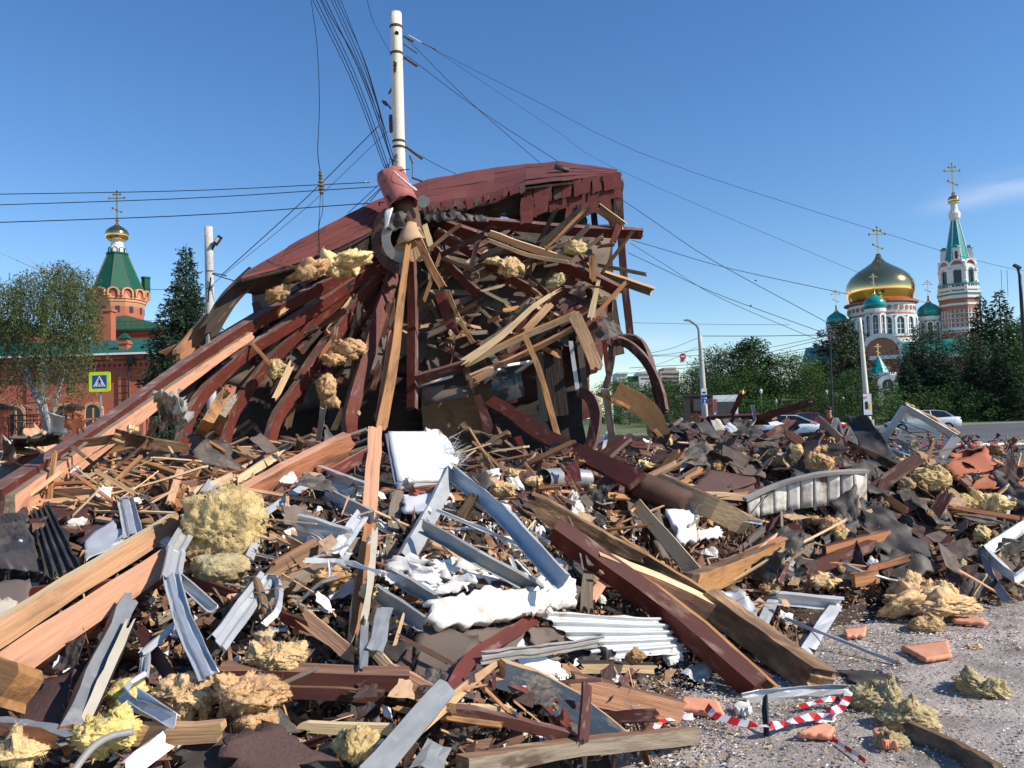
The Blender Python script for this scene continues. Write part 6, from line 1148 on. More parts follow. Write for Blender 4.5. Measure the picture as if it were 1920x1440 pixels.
# --- mineral wool
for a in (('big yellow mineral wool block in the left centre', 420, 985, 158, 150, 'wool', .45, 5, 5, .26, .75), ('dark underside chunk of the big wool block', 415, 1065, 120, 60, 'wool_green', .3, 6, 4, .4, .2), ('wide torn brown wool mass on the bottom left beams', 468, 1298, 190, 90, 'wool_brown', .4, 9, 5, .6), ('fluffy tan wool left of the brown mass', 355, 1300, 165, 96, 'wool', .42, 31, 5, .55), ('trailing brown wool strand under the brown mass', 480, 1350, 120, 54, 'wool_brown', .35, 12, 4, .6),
          ('lemon yellow wool at the lower left by the frame', 200, 1372, 170, 100, 'wool_lemon', .5, 14, 5, .5), ('small lemon wool scrap at the bottom left', 235, 1300, 110, 80, 'wool_lemon', .42, 15, 4, .5), ('thin yellow wool layer in the lower left corner', 40, 1402, 190, 40, 'wool', .5, 16, 4, .4), ('brownish wool on the kinked rail, left centre', 520, 1232, 150, 66, 'wool', .4, 17, 5, .5), ('grey brown wool wisp above that wool', 495, 1190, 50, 26, 'wool_green', .4, 37, 4, .5),
          ('yellow wool lump at the bottom by the pale lath', 665, 1395, 110, 100, 'wool', .4, 18, 5, .45), ('yellow wool tuft in front of the dark room, upper', 960, 888, 44, 30, 'wool', .3, 19, 4, .5), ('yellow wool tuft in front of the dark room, lower', 940, 918, 66, 44, 'wool', .3, 20, 5, .5), ('wool clump left of the flexible duct', 1000, 903, 46, 30, 'wool', .3, 21, 4, .5), ('brown wool by the old broken plank', 620, 1082, 110, 42, 'wool_brown', .25, 22, 4, .6), ('yellow wool behind the steel channel end', 690, 1110, 46, 50, 'wool', .38, 23, 4, .5),
          ('yellow wool hump on the left slope', 250, 805, 34, 24, 'wool', .3, 24, 4, .4), ('brown wool crest by the man', 1515, 845, 60, 40, 'wool_brown', .3, 25, 5, .55), ('brown wool drape on the crest', 1535, 868, 70, 60, 'wool_brown', .33, 26, 5, .55), ('yellow wool slab edge on the folded felt', 1496, 850, 34, 66, 'wool', .42, 27, 4, .3), ('pale wool heap below the window frame', 1742, 902, 120, 70, 'wool', .35, 28, 5, .4), ('green wool roll below the window frame', 1690, 872, 70, 40, 'wool_green', .3, 29, 5, .4),
          ('wool tuft left of the rusty post at right', 1800, 945, 78, 56, 'wool', .35, 30, 5, .5), ('wool lump at the right of the rusty post', 1853, 945, 84, 76, 'wool', .35, 32, 5, .45), ('small wool lump near the right edge', 1842, 1000, 40, 50, 'wool', .3, 33, 4, .5), ('long wool mass at the foot of the right heap', 1745, 1130, 230, 66, 'wool', .25, 34, 5, .5), ('round wool lump on the asphalt edge under the long mass', 1738, 1172, 90, 52, 'wool', .15, 35, 5, .5),
          ('brown wool in the middle of the right heap', 1560, 990, 60, 70, 'wool_brown', .3, 36, 5, .6), ('yellow wool left of the draped black cloth', 1580, 1008, 44, 56, 'wool', .3, 38, 4, .6), ('wool scraps under the lower battens at right', 1540, 1090, 90, 34, 'wool', .25, 39, 4, .6), ('stringy wool hanging low in the right heap', 1798, 1065, 36, 80, 'wool_green', .2, 40, 4, .6), ('wool peeking under the fascia', 1525, 975, 40, 30, 'wool_brown', .3, 41, 4, .6), ('fuzzy wool on the back right rubble', 1252, 830, 24, 30, 'wool', .35, 42, 4, .5), ('long fuzzy wool below the back right rubble', 1215, 872, 60, 20, 'wool', .3, 43, 4, .5), ('brown wool beside the long rail of shingle', 1450, 850, 40, 24, 'wool_brown', .3, 44, 4, .5),
          ('large greenish wool heap on the asphalt at the lower right', 1640, 1310, 150, 80, 'wool_green', .12, 45, 5, .55), ('greenish wool piece below the large heap', 1700, 1345, 150, 84, 'wool_green', .12, 46, 5, .55), ('small greenish wool piece at the bottom of the heap', 1670, 1392, 90, 50, 'wool_green', .06, 47, 5, .5)):
    wl(*a[:6], lift=a[6], seed=a[7], sub=a[8], rough=a[9], boxy=a[10] if len(a) > 10 else 0)
wl('long greenish wool tuft lying alone on the asphalt at right', 1845, 1290, 150, 48, 'wool_green', .06, 48, 5, .5, rot=24); wl('blurred small wool ball alone on the asphalt', 1826, 1213, 40, 16, 'wool', .04, 49, 4, .4)
for a in (('yellow wool bulging below the red shingle edge on the left', 648, 490, 125, 52, 'wool', 11.7, 50, .55, -24), ('ragged wool strip under the left shingle edge', 578, 508, 110, 36, 'wool_brown', 11.1, 51, .6, -24), ('brown wool scrap on the left purlins', 520, 552, 64, 40, 'wool_brown', 11.0, 52, .6, -30), ('folded yellow wool on the middle right rafters', 955, 500, 64, 58, 'wool', 12.4, 53, .55, -30), ('thin yellow wool flap left of the folded one', 925, 490, 46, 20, 'wool', 12.4, 54, .5, 0), ('curled pale wool near the right rafter ends', 1078, 465, 54, 46, 'wool', 12.5, 55, .55, 0),
          ('grey wool scrap on the splintered strip', 1040, 530, 56, 36, 'wool_green', 12.2, 56, .6, -30), ('brown wool draped between two curved rafters', 658, 655, 84, 62, 'wool_brown', 11.9, 57, .6, 0), ('wool hanging from the purlin above the dark room', 516, 692, 44, 66, 'wool', 11.3, 58, .55, 10), ('long wool strip hanging into the dark room', 613, 735, 52, 120, 'wool_brown', 11.5, 59, .4, 0), ('wool scrap joining the hanging strip and the drape', 625, 675, 60, 40, 'wool_brown', 11.7, 60, .6, 0), ('tiny wool ball stuck to the widest rafter', 672, 775, 11, 18, 'wool', 11.0, 61, .5, 0), ('wool bits under the right roof corner', 1165, 545, 26, 14, 'wool_green', 12.8, 62, .6, 0)):
    wl(a[0], a[1], a[2], a[3], a[4], a[5], seed=a[7], rough=a[8], rot=a[9], d=a[6], sub=4)
# ================================================================ THE SMALLER RUBBLE
ER = random.Random(91)
def hn(x, y):
    e = .12; n = Vector((H(x - e, y) - H(x + e, y), H(x, y - e) - H(x, y + e), 2 * e)); return n.normalized()
def proto_board(seed, ln, w_, t, j, bend=0.):
    r = random.Random(seed); nv = 6; nu = 7
    G = np.zeros((nu, nv, 3)); bx = r.gauss(0, bend)
    tp = r.uniform(.55, 1.05)
    for i in range(nu):
        u = i / (nu - 1); ww = w_ * (1 + (tp - 1) * u)
        for k in range(nv): G[i, k] = ((u - .5) * ln, ww * (k / (nv - 1) - .5) + w_ * .06 * noise.noise(Vector((i * .8, k, seed))), bx * (2 * u - 1) ** 2)
    for k in range(nv): G[0, k, 0] -= r.uniform(-.3, 1) * j; G[-1, k, 0] += r.uniform(-.3, 1) * j
    return slab(G, t)
def proto_sheet(seed, a, b, t, cr, n=8):
    r = random.Random(seed); G = np.zeros((n, n, 3)); s_ = Vector((seed * 1.7, 0, 5)); sk = r.uniform(-.4, .4); cut = r.uniform(0, .6)
    for i in range(n):
        for k in range(n):
            u, v = i / (n - 1) - .5, k / (n - 1) - .5; x = u * a * (1 - cut * (v + .5)) + sk * v * a; y = v * b
            if i in (0, n - 1): x += a * .12 * noise.noise(Vector((k * .8, seed, i)))
            if k in (0, n - 1): y += b * .12 * noise.noise(Vector((i * .8, seed, k)))
            G[i, k] = (x, y, cr * (noise.noise(Vector((u * 3, v * 3, 0)) + s_) * 1.6 + .5 * noise.noise(Vector((u * 9, v * 9, 0)) + s_)))
    return slab(G, t)
def proto_chunk(seed, sub=2, flat=.5, rough=.5):
    V, Fc = ico(sub); V = V.copy(); s_ = Vector((seed * 2.3, 1, 1))
    for i, p in enumerate(V): q = Vector(p); m_ = max(abs(q.x), abs(q.y), abs(q.z)); V[i] = np.array(q.lerp(q / m_, .6) * (.5 + .5 * rough * noise.noise(q * 1.6 + s_) + .12 * noise.noise(q * 5 + s_)))
    return V * np.array([1, .75, flat]), Fc, [0] * len(Fc)
def proto_metal(seed):
    r = random.Random(seed); h = r.uniform(.03, .06); w_ = r.uniform(.05, .1); P = [Vector((-.5, 0, 0)), Vector((r.uniform(-.2, .2), r.gauss(0, .08), r.gauss(0, .08))), Vector((.5, 0, 0))]
    G = sweepgrid(kink(P), [(-w_ / 2, h), (-w_ / 2, 0), (0, 0), (w_ / 2, 0), (w_ / 2, h)][r.choice([0, 0, 1]):], Vector((0, 1, 0)), 9, r.gauss(0, .4))
    for i in range(G.shape[0]):
        for k in range(G.shape[1]): G[i, k] += np.array(noise.noise_vector(Vector((i * .7, k, seed)))) * .012
    return slab(G, .004)
def mk(nm, vfm, mats, smooth=False):
    V, f, m = vfm; me = D.meshes.new(nm); me.from_pydata(np.asarray(V).tolist(), [], f)
    for x in mats: me.materials.append(M[x])
    if len(mats) > 1: me.polygons.foreach_set('material_index', m)
    if smooth: me.polygons.foreach_set('use_smooth', [True] * len(me.polygons))
    return me
def mats3(m): return {'raw_wood': ['raw_wood', 'raw_wood', 'pale_wood'], 'orange_wood': ['orange_wood', 'raw_wood', 'orange_wood'], 'brown_paint': ['brown_paint', 'orange_wood', 'dusty_lit_paint'], 'red_paint': ['red_paint', 'brown_paint', 'dusty_lit_paint']}.get(m, [m, m, m])
KIND = {}
def reg(key, name, cat, what, meshes, size): KIND[key] = (name, cat, what, meshes, size)
def boards(m, n, lo, hi, wlo, whi, t, j, s0): return [mk('broken_board', proto_board(s0 + i, 1.0, ER.uniform(wlo, whi), t, j, .01), mats3(m)) for i in range(n)]
for m, what in (('raw_wood', 'raw tan'), ('orange_wood', 'orange brown'), ('old_wood', 'dark old'), ('brown_paint', 'brown painted'), ('grey_wood', 'grey weathered'), ('pale_wood', 'pale new'), ('red_paint', 'dark red painted')):
    reg(m, 'painted_board' if 'paint' in m else 'broken_board', 'board', 'broken %s board' % what, boards(m, 7, 0, 0, .07, .22, .05, .07, len(m) * 31), (30, 118))
for m, what in (('raw_wood', 'raw tan'), ('old_wood', 'dark'), ('pale_wood', 'pale')): reg('s_' + m, 'wood_splinter', 'splinter', 'thin %s wood splinter' % what, boards(m, 6, 0, 0, .03, .10, .035, .16, 700 + len(m)), (14, 60))
reg('lath', 'broken_lath', 'lath', 'long thin broken lath', boards('raw_wood', 5, 0, 0, .025, .06, .022, .06, 901) + boards('orange_wood', 4, 0, 0, .025, .06, .022, .06, 911) + boards('pale_wood', 4, 0, 0, .02, .05, .02, .06, 921) + boards('grey_wood', 3, 0, 0, .02, .06, .02, .06, 931), (50, 150))
reg('felt', 'felt_scrap', 'roofing felt', 'crumpled black roofing felt scrap', [mk('felt_scrap', proto_sheet(i, 1, .75, .014, .075, 9), ['bitumen', 'bitumen', 'taupe_board'], i % 2 == 0) for i in range(8)], (22, 75))
reg('shin', 'shingle_scrap', 'shingle', 'torn brown shingle scrap', [mk('shingle_scrap', proto_sheet(20 + i, 1, .7, .02, .06, 6), ['shingle_brown', 'bitumen', 'bitumen']) for i in range(8)], (16, 52))
reg('redshin', 'shingle_scrap', 'shingle', 'torn dark red shingle scrap', [mk('shingle_scrap', proto_sheet(40 + i, 1, .6, .02, .06, 6), ['shingle_red', 'bitumen', 'bitumen']) for i in range(5)], (14, 45))
reg('board', 'panel_scrap', 'panel', 'broken taupe panel scrap', [mk('panel_scrap', proto_sheet(60 + i, 1, .6, .03, .03, 5), ['taupe_board'] * 3) for i in range(6)], (18, 60))
reg('ply', 'panel_scrap', 'panel', 'broken tan fibreboard scrap', [mk('panel_scrap', proto_sheet(80 + i, 1, .7, .04, .03, 5), ['cardboard', 'ply', 'pale_wood']) for i in range(6)], (12, 42))
reg('steel', 'steel_scrap', 'metal scrap', 'bent galvanised steel scrap', [mk('steel_scrap', proto_metal(i), ['zinc'] * 3) for i in range(9)], (30, 100)); reg('dsteel', 'steel_scrap', 'metal scrap', 'dull bent steel scrap', [mk('steel_scrap', proto_metal(30 + i), ['zinc_dull'] * 3) for i in range(7)], (26, 85))
reg('plas', 'plaster_chunk', 'plaster', 'white plaster chunk', [mk('plaster_chunk', proto_chunk(i, 3, .45), ['plaster']) for i in range(7)], (7, 28)); reg('foam', 'foam_scrap', 'foam', 'orange foam scrap', [mk('foam_scrap', proto_chunk(40 + i, 3, .3), ['foam']) for i in range(5)], (10, 30))
reg('white', 'board_scrap', 'board scrap', 'white plasterboard scrap', [mk('board_scrap', proto_sheet(100 + i, 1, .6, .05, .03, 6), ['white_board', 'cream', 'plaster']) for i in range(6)], (12, 44))
def wproto(seed, m, rough=.5):
    V, Fc = woolmesh((.5, .42, .34), seed, 4, rough, 160); me = D.meshes.new('wool_scrap'); me.from_pydata(V, [], Fc); me.materials.append(M[m]); me.polygons.foreach_set('use_smooth', [True] * len(me.polygons)); return me
reg('wool', 'wool_scrap', 'mineral wool', 'yellow mineral wool scrap', [wproto(200 + i, 'wool') for i in range(6)], (10, 38)); reg('bwool', 'wool_scrap', 'mineral wool', 'brownish mineral wool scrap', [wproto(210 + i, 'wool_brown', .6) for i in range(5)], (10, 44)); reg('gwool', 'wool_scrap', 'mineral wool', 'greenish mineral wool scrap', [wproto(220 + i, 'wool_green', .6) for i in range(4)], (8, 26))
LQ = [((0, 850, 420, 970), 45), ((330, 830, 900, 900), 25), ((0, 960, 520, 1230), 30), ((460, 900, 1080, 1180), 45), ((890, 850, 1290, 965), 30), ((1000, 940, 1480, 1200), 30), ((1400, 850, 1900, 1110), 35), ((0, 1215, 1150, 1440), 30)]
ZN = [('in the heap', b_, n_, dict(lath=1)) for b_, n_ in LQ] + [  # name, box in the photo, how many, mix
 ('on the left slope under the long red rafter', (0, 845, 420, 965), 150, dict(orange_wood=7, raw_wood=6, old_wood=4, s_raw_wood=4, s_pale_wood=2, shin=2, ply=3, wool=.6, plas=.6, brown_paint=1, grey_wood=1.5, board=1)),
 ('inside the dim room below the curved rafters', (330, 800, 900, 890), 170, dict(old_wood=5, brown_paint=3, grey_wood=2, felt=2, board=2, s_old_wood=3, wool=.5, orange_wood=2, dsteel=1, s_raw_wood=1)),
 ('in the left foreground around the long raw boards', (0, 960, 520, 1230), 240, dict(felt=4, dsteel=2, steel=1.5, old_wood=3, shin=2.5, plas=3, s_old_wood=3, raw_wood=1.2, ply=1.5, white=1.5, grey_wood=1.5, wool=1, brown_paint=1)),
 ('between the steel studs in the centre', (460, 900, 1080, 1180), 330, dict(plas=5, white=3, steel=2.4, dsteel=2.4, ply=3, felt=1.5, old_wood=1.5, s_raw_wood=2.5, foam=.9, bwool=.8, raw_wood=1.4, board=2, shin=1.2, orange_wood=1)),
 ('on the middle slope behind the steel frame', (890, 850, 1290, 965), 200, dict(old_wood=5, s_old_wood=4, brown_paint=3, shin=2.5, wool=1.2, bwool=.6, orange_wood=2.5, raw_wood=1.5, s_raw_wood=2, felt=1.5, redshin=1, plas=.5)),
 ('around the red box beam and bark slab', (1000, 940, 1480, 1250), 260, dict(raw_wood=2.4, s_raw_wood=3, plas=4, ply=3, felt=2, old_wood=3, steel=1, dsteel=1.2, orange_wood=2.4, white=1.6, shin=1.5, wool=.6, foam=.3)),
 ('on the crest of the right heap', (1190, 800, 1560, 905), 150, dict(felt=4, brown_paint=2, old_wood=3, raw_wood=1.6, bwool=1.2, wool=1.2, shin=2.4, board=2.4, orange_wood=1.5, s_raw_wood=2, white=.9, dsteel=.9, grey_wood=1.5)),
 ('in the black felt of the right heap', (1400, 880, 1920, 1130), 340, dict(felt=5, old_wood=3.4, brown_paint=2.6, orange_wood=3.4, wool=2, bwool=2.4, gwool=.6, shin=3, board=2.6, ply=1.2, s_raw_wood=2.4, s_old_wood=2, raw_wood=.8, plas=.7, dsteel=.5)),
 ('in the bottom foreground', (0, 1215, 1200, 1440), 340, dict(felt=4.5, raw_wood=1.5, pale_wood=1, old_wood=2.6, brown_paint=2, ply=2.5, shin=3, plas=2.2, dsteel=1, wool=1, bwool=.8, s_raw_wood=3, s_pale_wood=1.5, white=1, board=2, foam=.3, orange_wood=1)),
 ('on the far side of the heap before the road', (1200, 775, 1900, 815), 30, dict(brown_paint=2, old_wood=2, felt=1, bwool=1, redshin=1)),
 ('at the left behind the long red rafter', (-40, 830, 130, 880), 24, dict(plas=2, white=2, ply=2, shin=2, grey_wood=1))]
CLEAR = [(1130, 880, 75, 40), (1140, 1190, 150, 50), (920, 1135, 130, 45), (420, 985, 90, 90), (790, 860, 75, 60), (1080, 850, 140, 55), (1545, 805, 55, 45), (170, 1130, 190, 150), (1510, 940, 130, 40), (390, 1150, 90, 130), (900, 990, 140, 90), (580, 1280, 180, 40), (850, 1250, 100, 70), (1240, 1130, 120, 100), (450, 1300, 130, 60), (1720, 810, 80, 60), (700, 1000, 40, 200)]
CAPS = {}
for zn, (x0, y0, x1, y1), n, mix in ZN:
    ks = list(mix); ws = [mix[k] for k in ks]
    for q in range(n):
        k = ER.choices(ks, ws)[0]; name, cat, what, ms, (lo, hi) = KIND[k]
        if CAPS.get(name, 0) >= 296: continue
        px, py = ER.uniform(x0, x1), ER.uniform(y0, y1); d = MD(px, py); p = W(px, py, d)
        if H(p.x, p.y) < .05: continue
        CAPS[name] = CAPS.get(name, 0) + 1
        me = ER.choice(ms); s = (lo + (hi - lo) * ER.random() ** 1.5) * 1.3 * d / F
        keep = any(abs(px - a) < c and abs(py - b_) < e_ for a, b_, c, e_ in CLEAR)
        if keep and ER.random() < .35: continue
        n_ = (hn(p.x, p.y) + Vector((ER.gauss(0, .6), ER.gauss(0, .6), 0)) + (CAM - p).normalized() * .35).normalized()
        a = ER.gauss(0, .9) if 'board' in name or 'splinter' in name else ER.uniform(0, 6.28); X = Vector((math.cos(a), .5 * math.sin(a), ER.gauss(0, .5)))
        Rm = basis(X - n_ * X.dot(n_), n_)
        if name in ('wool_scrap', 'plaster_chunk'): Rm = Rm @ Matrix.Rotation(ER.uniform(0, 6), 3, 'Z')
        o = D.objects.new(name, me); COL.objects.link(o); z0 = H(p.x, p.y)
        o.location = Vector((p.x, p.y, max(p.z if p.z - z0 < .1 else z0, z0))) + hn(p.x, p.y) * (ER.random() ** 1.6 * .24 * (.15 if keep else 1) if name not in ('plaster_chunk', 'foam_scrap') else ER.uniform(0, .1)); o.rotation_euler = Rm.to_euler(); o.scale = (s, s, s) if name != 'broken_board' else (s, s * ER.uniform(.7, 1.2), s)
        sz_ = (s * F / d) / (hi * 1.3); tagit(o, '%s%s @' % ('small ' if sz_ < .42 else '' if sz_ < .7 else 'large ', what), cat, '%ss %s' % (what, zn))
# crumbs nobody could count: chips, plaster dust, tar bits, on the heap and on the asphalt round it
def crumbs(name, m, n, boxes, lo, hi, flat=.5, seed=1, ln=1., ground=False):
    r = np.random.default_rng(seed); V = []; Fc = []; c = 0; rr = random.Random(seed)
    while c < n:
        x0, y0, x1, y1, bias = rr.choice(boxes); px = rr.uniform(x0, x1); py = y0 + (y1 - y0) * rr.random() ** bias
        if ground:
            p = GP(px, py); h = H(p.x, p.y)
            if h > .12: 
                c += .2; continue
            p.z = max(.005, h)
        else:
            d = MD(px, py); p = W(px, py, d)
            if d > 12: c += 1; continue
        s = lo * (hi / lo) ** (rr.random() ** 2); A = r.normal(size=(3, 3)); Q, _ = np.linalg.qr(A); sz = np.array([s * ln, s * .7, s * flat])
        if ground: Q = np.array([[math.cos(s * 1e4), -math.sin(s * 1e4), 0], [math.sin(s * 1e4), math.cos(s * 1e4), 0], [0, 0, 1]])
        T = np.array([[1, 0, -.4], [-.5, .8, -.4], [-.5, -.8, -.3], [.1, 0, .6]]) * r.uniform(.6, 1.3, (4, 1)) * sz
        b = len(V); V += ((T @ Q.T) + np.array(p) + np.array([0, 0, s * flat * .3 + (0 if ground else rr.uniform(0, .05))])).tolist(); Fc += [(b, b + 2, b + 1), (b, b + 1, b + 3), (b + 1, b + 2, b + 3), (b + 2, b, b + 3)]; c += 1
    me = D.meshes.new(name); me.from_pydata(V, [], Fc); me.materials.append(M[m]); o = D.objects.new(name, me); COL.objects.link(o)
    return tagit(o, None, None, None, 'stuff')
HB = [(0, 860, 1250, 1440, 1), (1000, 850, 1500, 1250, 1), (1300, 820, 1920, 1130, 1)]
for nm, m, n, lo, hi, fl, ln, lb in (('wood_chips', 'raw_wood', 2600, .012, .06, .25, 2.4, 'scattered tan wood chips all over the heap'), ('dark_wood_chips', 'old_wood', 5000, .014, .09, .25, 2.6, 'dark wood chips all over the heap'), ('tar_bits', 'bitumen', 5000, .014, .05, .3, 1.2, 'black felt crumbs all over the heap'), ('pale_chips', 'pale_wood', 1300, .006, .035, .3, 2.2, 'pale splinters all over the heap')):
    o = crumbs(nm, m, n, HB, lo, hi, fl, len(nm), ln); o['label'] = lb
o = crumbs('plaster_crumbs', 'plaster', 3600, [(480, 940, 1100, 1200, 1), (1000, 1000, 1400, 1300, 1), (0, 1150, 1200, 1440, 1)], .006, .035, .6, 5); o['label'] = 'white plaster crumbs over the middle of the heap'
o = crumbs('wool_flocks', 'wool_brown', 5000, HB, .008, .04, .5, 6); o['label'] = 'small flocks of wool all over the heap'
o = crumbs('shingle_bits', 'shingle_brown', 4000, HB, .015, .07, .15, 8); o['label'] = 'brown shingle bits all over the heap'
GB = [(1150, 1180, 1920, 1440, 1), (1180, 1180, 1700, 1360, 1), (1500, 1120, 1920, 1220, 1), (1050, 1200, 1400, 1440, 1)]
for nm, m, n, lo, hi, lb in (('ground_plaster_crumbs', 'plaster', 6500, .003, .017, 'white plaster crumbs strewn on the asphalt'), ('ground_grit', 'grit', 9000, .003, .018, 'grey grit on the asphalt'), ('ground_dark_bits', 'bitumen', 1500, .004, .024, 'dark tar bits on the asphalt'), ('ground_wool_flocks', 'wool', 450, .006, .026, 'yellow wool flocks on the asphalt'), ('ground_wood_chips', 'raw_wood', 800, .005, .026, 'wood chips on the asphalt'), ('ground_foam_bits', 'foam', 260, .006, .022, 'orange foam bits on the asphalt')):
    o = crumbs(nm, m, n, GB, lo, hi, .4, len(nm) + 50, 1.2, True); o['label'] = lb
# things lying on the asphalt
def gslab(label, pts, t, m, cat, name, tear=.012, cr=.006, lift=.01):
    P = [GP(x, y) + Vector((0, 0, t / 2 + lift)) for x, y in pts]; return tagit(sheetobj(name, P, 12, 12, t, m, None, cr, 7, tear, rnd=ER), label, cat)
gslab('large orange pink foam board lying flat on the asphalt', [(1690, 1222), (1778, 1211), (1785, 1237), (1735, 1246)], .03, ['foam'] * 3, 'foam board', 'foam_board'); gslab('small orange foam piece near the rod on the asphalt', [(1583, 1190), (1625, 1184), (1622, 1198), (1588, 1200)], .03, ['foam'] * 3, 'foam board', 'foam_board'); gslab('orange foam wedge by the tape end near the photo bottom', [(1495, 1388), (1548, 1368), (1565, 1376), (1555, 1390)], .03, ['foam'] * 3, 'foam board', 'foam_board')
gslab('orange foam lump below the green wool heap', [(1635, 1382), (1660, 1380), (1680, 1408), (1660, 1410)], .04, ['foam'] * 3, 'foam board', 'foam_board'); gslab('orange board under the striped tape', [(1280, 1318), (1345, 1325), (1358, 1350), (1275, 1340)], .03, ['foam', 'foam', 'foam'], 'foam board', 'foam_board'); gslab('orange foam strip right of the wool lump', [(1790, 1164), (1842, 1168), (1850, 1176), (1788, 1172)], .03, ['foam'] * 3, 'foam board', 'foam_board')
gslab('dark felt scrap flat on the asphalt', [(1570, 1262), (1650, 1258), (1700, 1285), (1600, 1285)], .006, ['bitumen'] * 3, 'roofing felt', 'felt_scrap', .06, .02); gslab('white paper scrap on the asphalt right of the tape', [(1520, 1345), (1570, 1338), (1565, 1358), (1535, 1362)], .004, ['white_board'] * 3, 'scrap', 'paper_scrap', .02, .02); gslab('small grey stone near the duct', [(1375, 1332), (1402, 1326), (1408, 1342), (1382, 1345)], .04, ['plaster'] * 3, 'stone', 'stone', .02, .02)
# striped barrier tape
def tape(label, pts, wd, stripe=.07):
    P = pts; G = sweepgrid(P, [(-wd / 2, 0), (wd / 2, 0)], Vector((0, 1, .35)) if P[0].y < 9 else Vector((0, .2, 1)), max(6, int(sum((b - a).length for a, b in zip(P, P[1:])) / stripe)), 0)
    for i in range(G.shape[0]):
        a = noise.noise(Vector((i * .6, 3, 1))) * 1.9; G[i] += np.array([0, 0, .012 * abs(noise.noise(Vector((i * .9, 1, 1))))]); c = G[i].mean(0); h = (G[i, 1] - G[i, 0]) / 2; h2 = np.array([h[0], h[1] * math.cos(a) - h[2] * math.sin(a), h[1] * math.sin(a) + h[2] * math.cos(a)]); G[i, 0] = c - h2; G[i, 1] = c + h2
    V, f, m = slab(G, .0015); nu = G.shape[0]; mi = []
    for i in range(nu - 1): mi += [i % 2, i % 2]
    mi += [0] * (len(f) - len(mi)); return tagit(MO('barrier_tape', V, f, ['tape_red', 'tape_white'], None, mi), label, 'tape')
def gp(x, y, z): return GP(x, y, z)
tape('striped red and white tape lying twisted on the asphalt, left piece', [gp(1218, 1378, .03), gp(1240, 1352, .05), gp(1275, 1345, .03), gp(1300, 1345, .03)], .045, .05)
tape('striped red and white tape strung over the asphalt to the green wool', [gp(1325, 1325, .06), gp(1345, 1345, .05), gp(1400, 1358, .05), gp(1440, 1362, .06), gp(1500, 1350, .04), gp(1560, 1335, .05), gp(1583, 1320, .06), gp(1592, 1296, .09)], .045, .05)
tape('second loop of striped tape behind the first', [gp(1500, 1325, .03), gp(1540, 1315, .04), gp(1575, 1310, .05)], .036, .05); tape('thin red and white tape end trailing to the photo bottom', [gp(1560, 1385, .01), gp(1575, 1395, .01), gp(1600, 1412, .01), gp(1622, 1428, .01)], .02, .05)
ub('small steel stake standing through the striped tape', [(1434, 1308, 4.45), (1437, 1380, 4.2)], 9, 'dark_metal', 20, 'L', 'stake', 'stake')
tape('barrier tape stretched low before the road at the right', [W(1655, 836, 15.5), W(1760, 834, 16), W(1860, 833, 16.5), W(1990, 830, 17)], .05, .22)
# ================================================================ POLES, WIRES, SIGNS, CARS, THE MAN
FR = random.Random(5)
def fz(x, y, d): return W(x, y, d)
def poleobj(name, cat, label, top, foot, rt_, rb, m, n=14):
    """round pole from a top point down to the ground along the line top-foot"""
    g = foot + (foot - top) * (foot.z / (top.z - foot.z)) if foot.z > 0 else foot
    r = empty(name, (g.x, g.y, 0), label, cat)
    P = [g.lerp(top, k / 8) for k in range(9)]; tube('shaft', P, 1., m, r, n, .01, 9, 0, None, None) if False else None
    G = sweepgrid(P, [(math.cos(6.2832 * k / n), math.sin(6.2832 * k / n)) for k in range(n)], Vector((1, 0, 0)), 9, 0, lambda u: rb + (rt_ - rb) * u)
    V, f, mm = slab(G, .01, True); MO('shaft', V, f, m, r, mm, basis(top - g), True)
    b = MB(); b.lathe(top, [(rt_, 0), (rt_ * .6, .01)], n, 0, basis(Vector((1, 0, 0)), top - g)); b.build('pole_top', m, r)
    return r
# the broken roof's concrete pole
D0 = 12.75; kp = D0 / F; t_, f_ = W(742, 25, D0), W(749, 330, D0); cut = W(753, 395, 12.7)
cp = empty('concrete_pole', cut, 'tall whitish concrete pole rising out of the pink sleeve of the collapsed roof', 'utility pole')
G = sweepgrid([cut, f_, t_.lerp(f_, .5), t_], [(math.cos(6.2832 * k / 20), math.sin(6.2832 * k / 20)) for k in range(20)], Vector((1, 0, 0)), 9, 0, lambda u: (11.6 - 1.4 * u) * kp)
V, f, mm = slab(G, .01, True); MO('shaft', V, f, 'pole_paint', cp, mm, basis(t_ - f_), True)
b = MB(); b.lathe(t_, [(10.2 * kp, -.01), (10 * kp, .012), (4 * kp, .02)], 20, 0, basis(Vector((1, 0, 0)), t_ - f_)); b.build('pole_top', 'concrete', cp)
for y in (51, 101, 169, 207, 243, 266, 277, 300):
    u = (y - 25) / 305; c = t_.lerp(f_, u); b = MB(); b.lathe(c, [(11.6 * kp, -.02), (12.2 * kp, -.01), (12.2 * kp, .012), (11.6 * kp, .02)] if y in (51, 101, 266, 277) else [(11 * kp, -.008), (11.3 * kp, .008)], 18); b.build('clamp_band', 'rusty', cp)
b = MB(); b.lathe(W(744, 62, D0 - .09), [(.033, 0), (.033, .012)], 12, 0, basis(Vector((1, 0, 0)), -(W(744, 62, 1) - CAM))); b.build('hole', 'char_shade_wood', cp)
sheetobj('spalled_patch', [W(738, 112, D0 - .095), W(745, 118, D0 - .098), W(742, 134, D0 - .098), W(738, 138, D0 - .095)], 8, 8, .006, 'char_shade_wood', cp, .004, 9, .03, rnd=FR)
b = MB(); b.box(W(733, 232, D0 - .02), (.05, .07, .27)); b.build('terminal_box', 'rusty', cp)
def rodpart(name, par, a, b_, r, m): 
    T = W(*b_) - W(*a); q = MB(); q.box((W(*a) + W(*b_)) / 2, (T.length, r * 2, r * 2), basis(T)); return q.build(name, m, par)
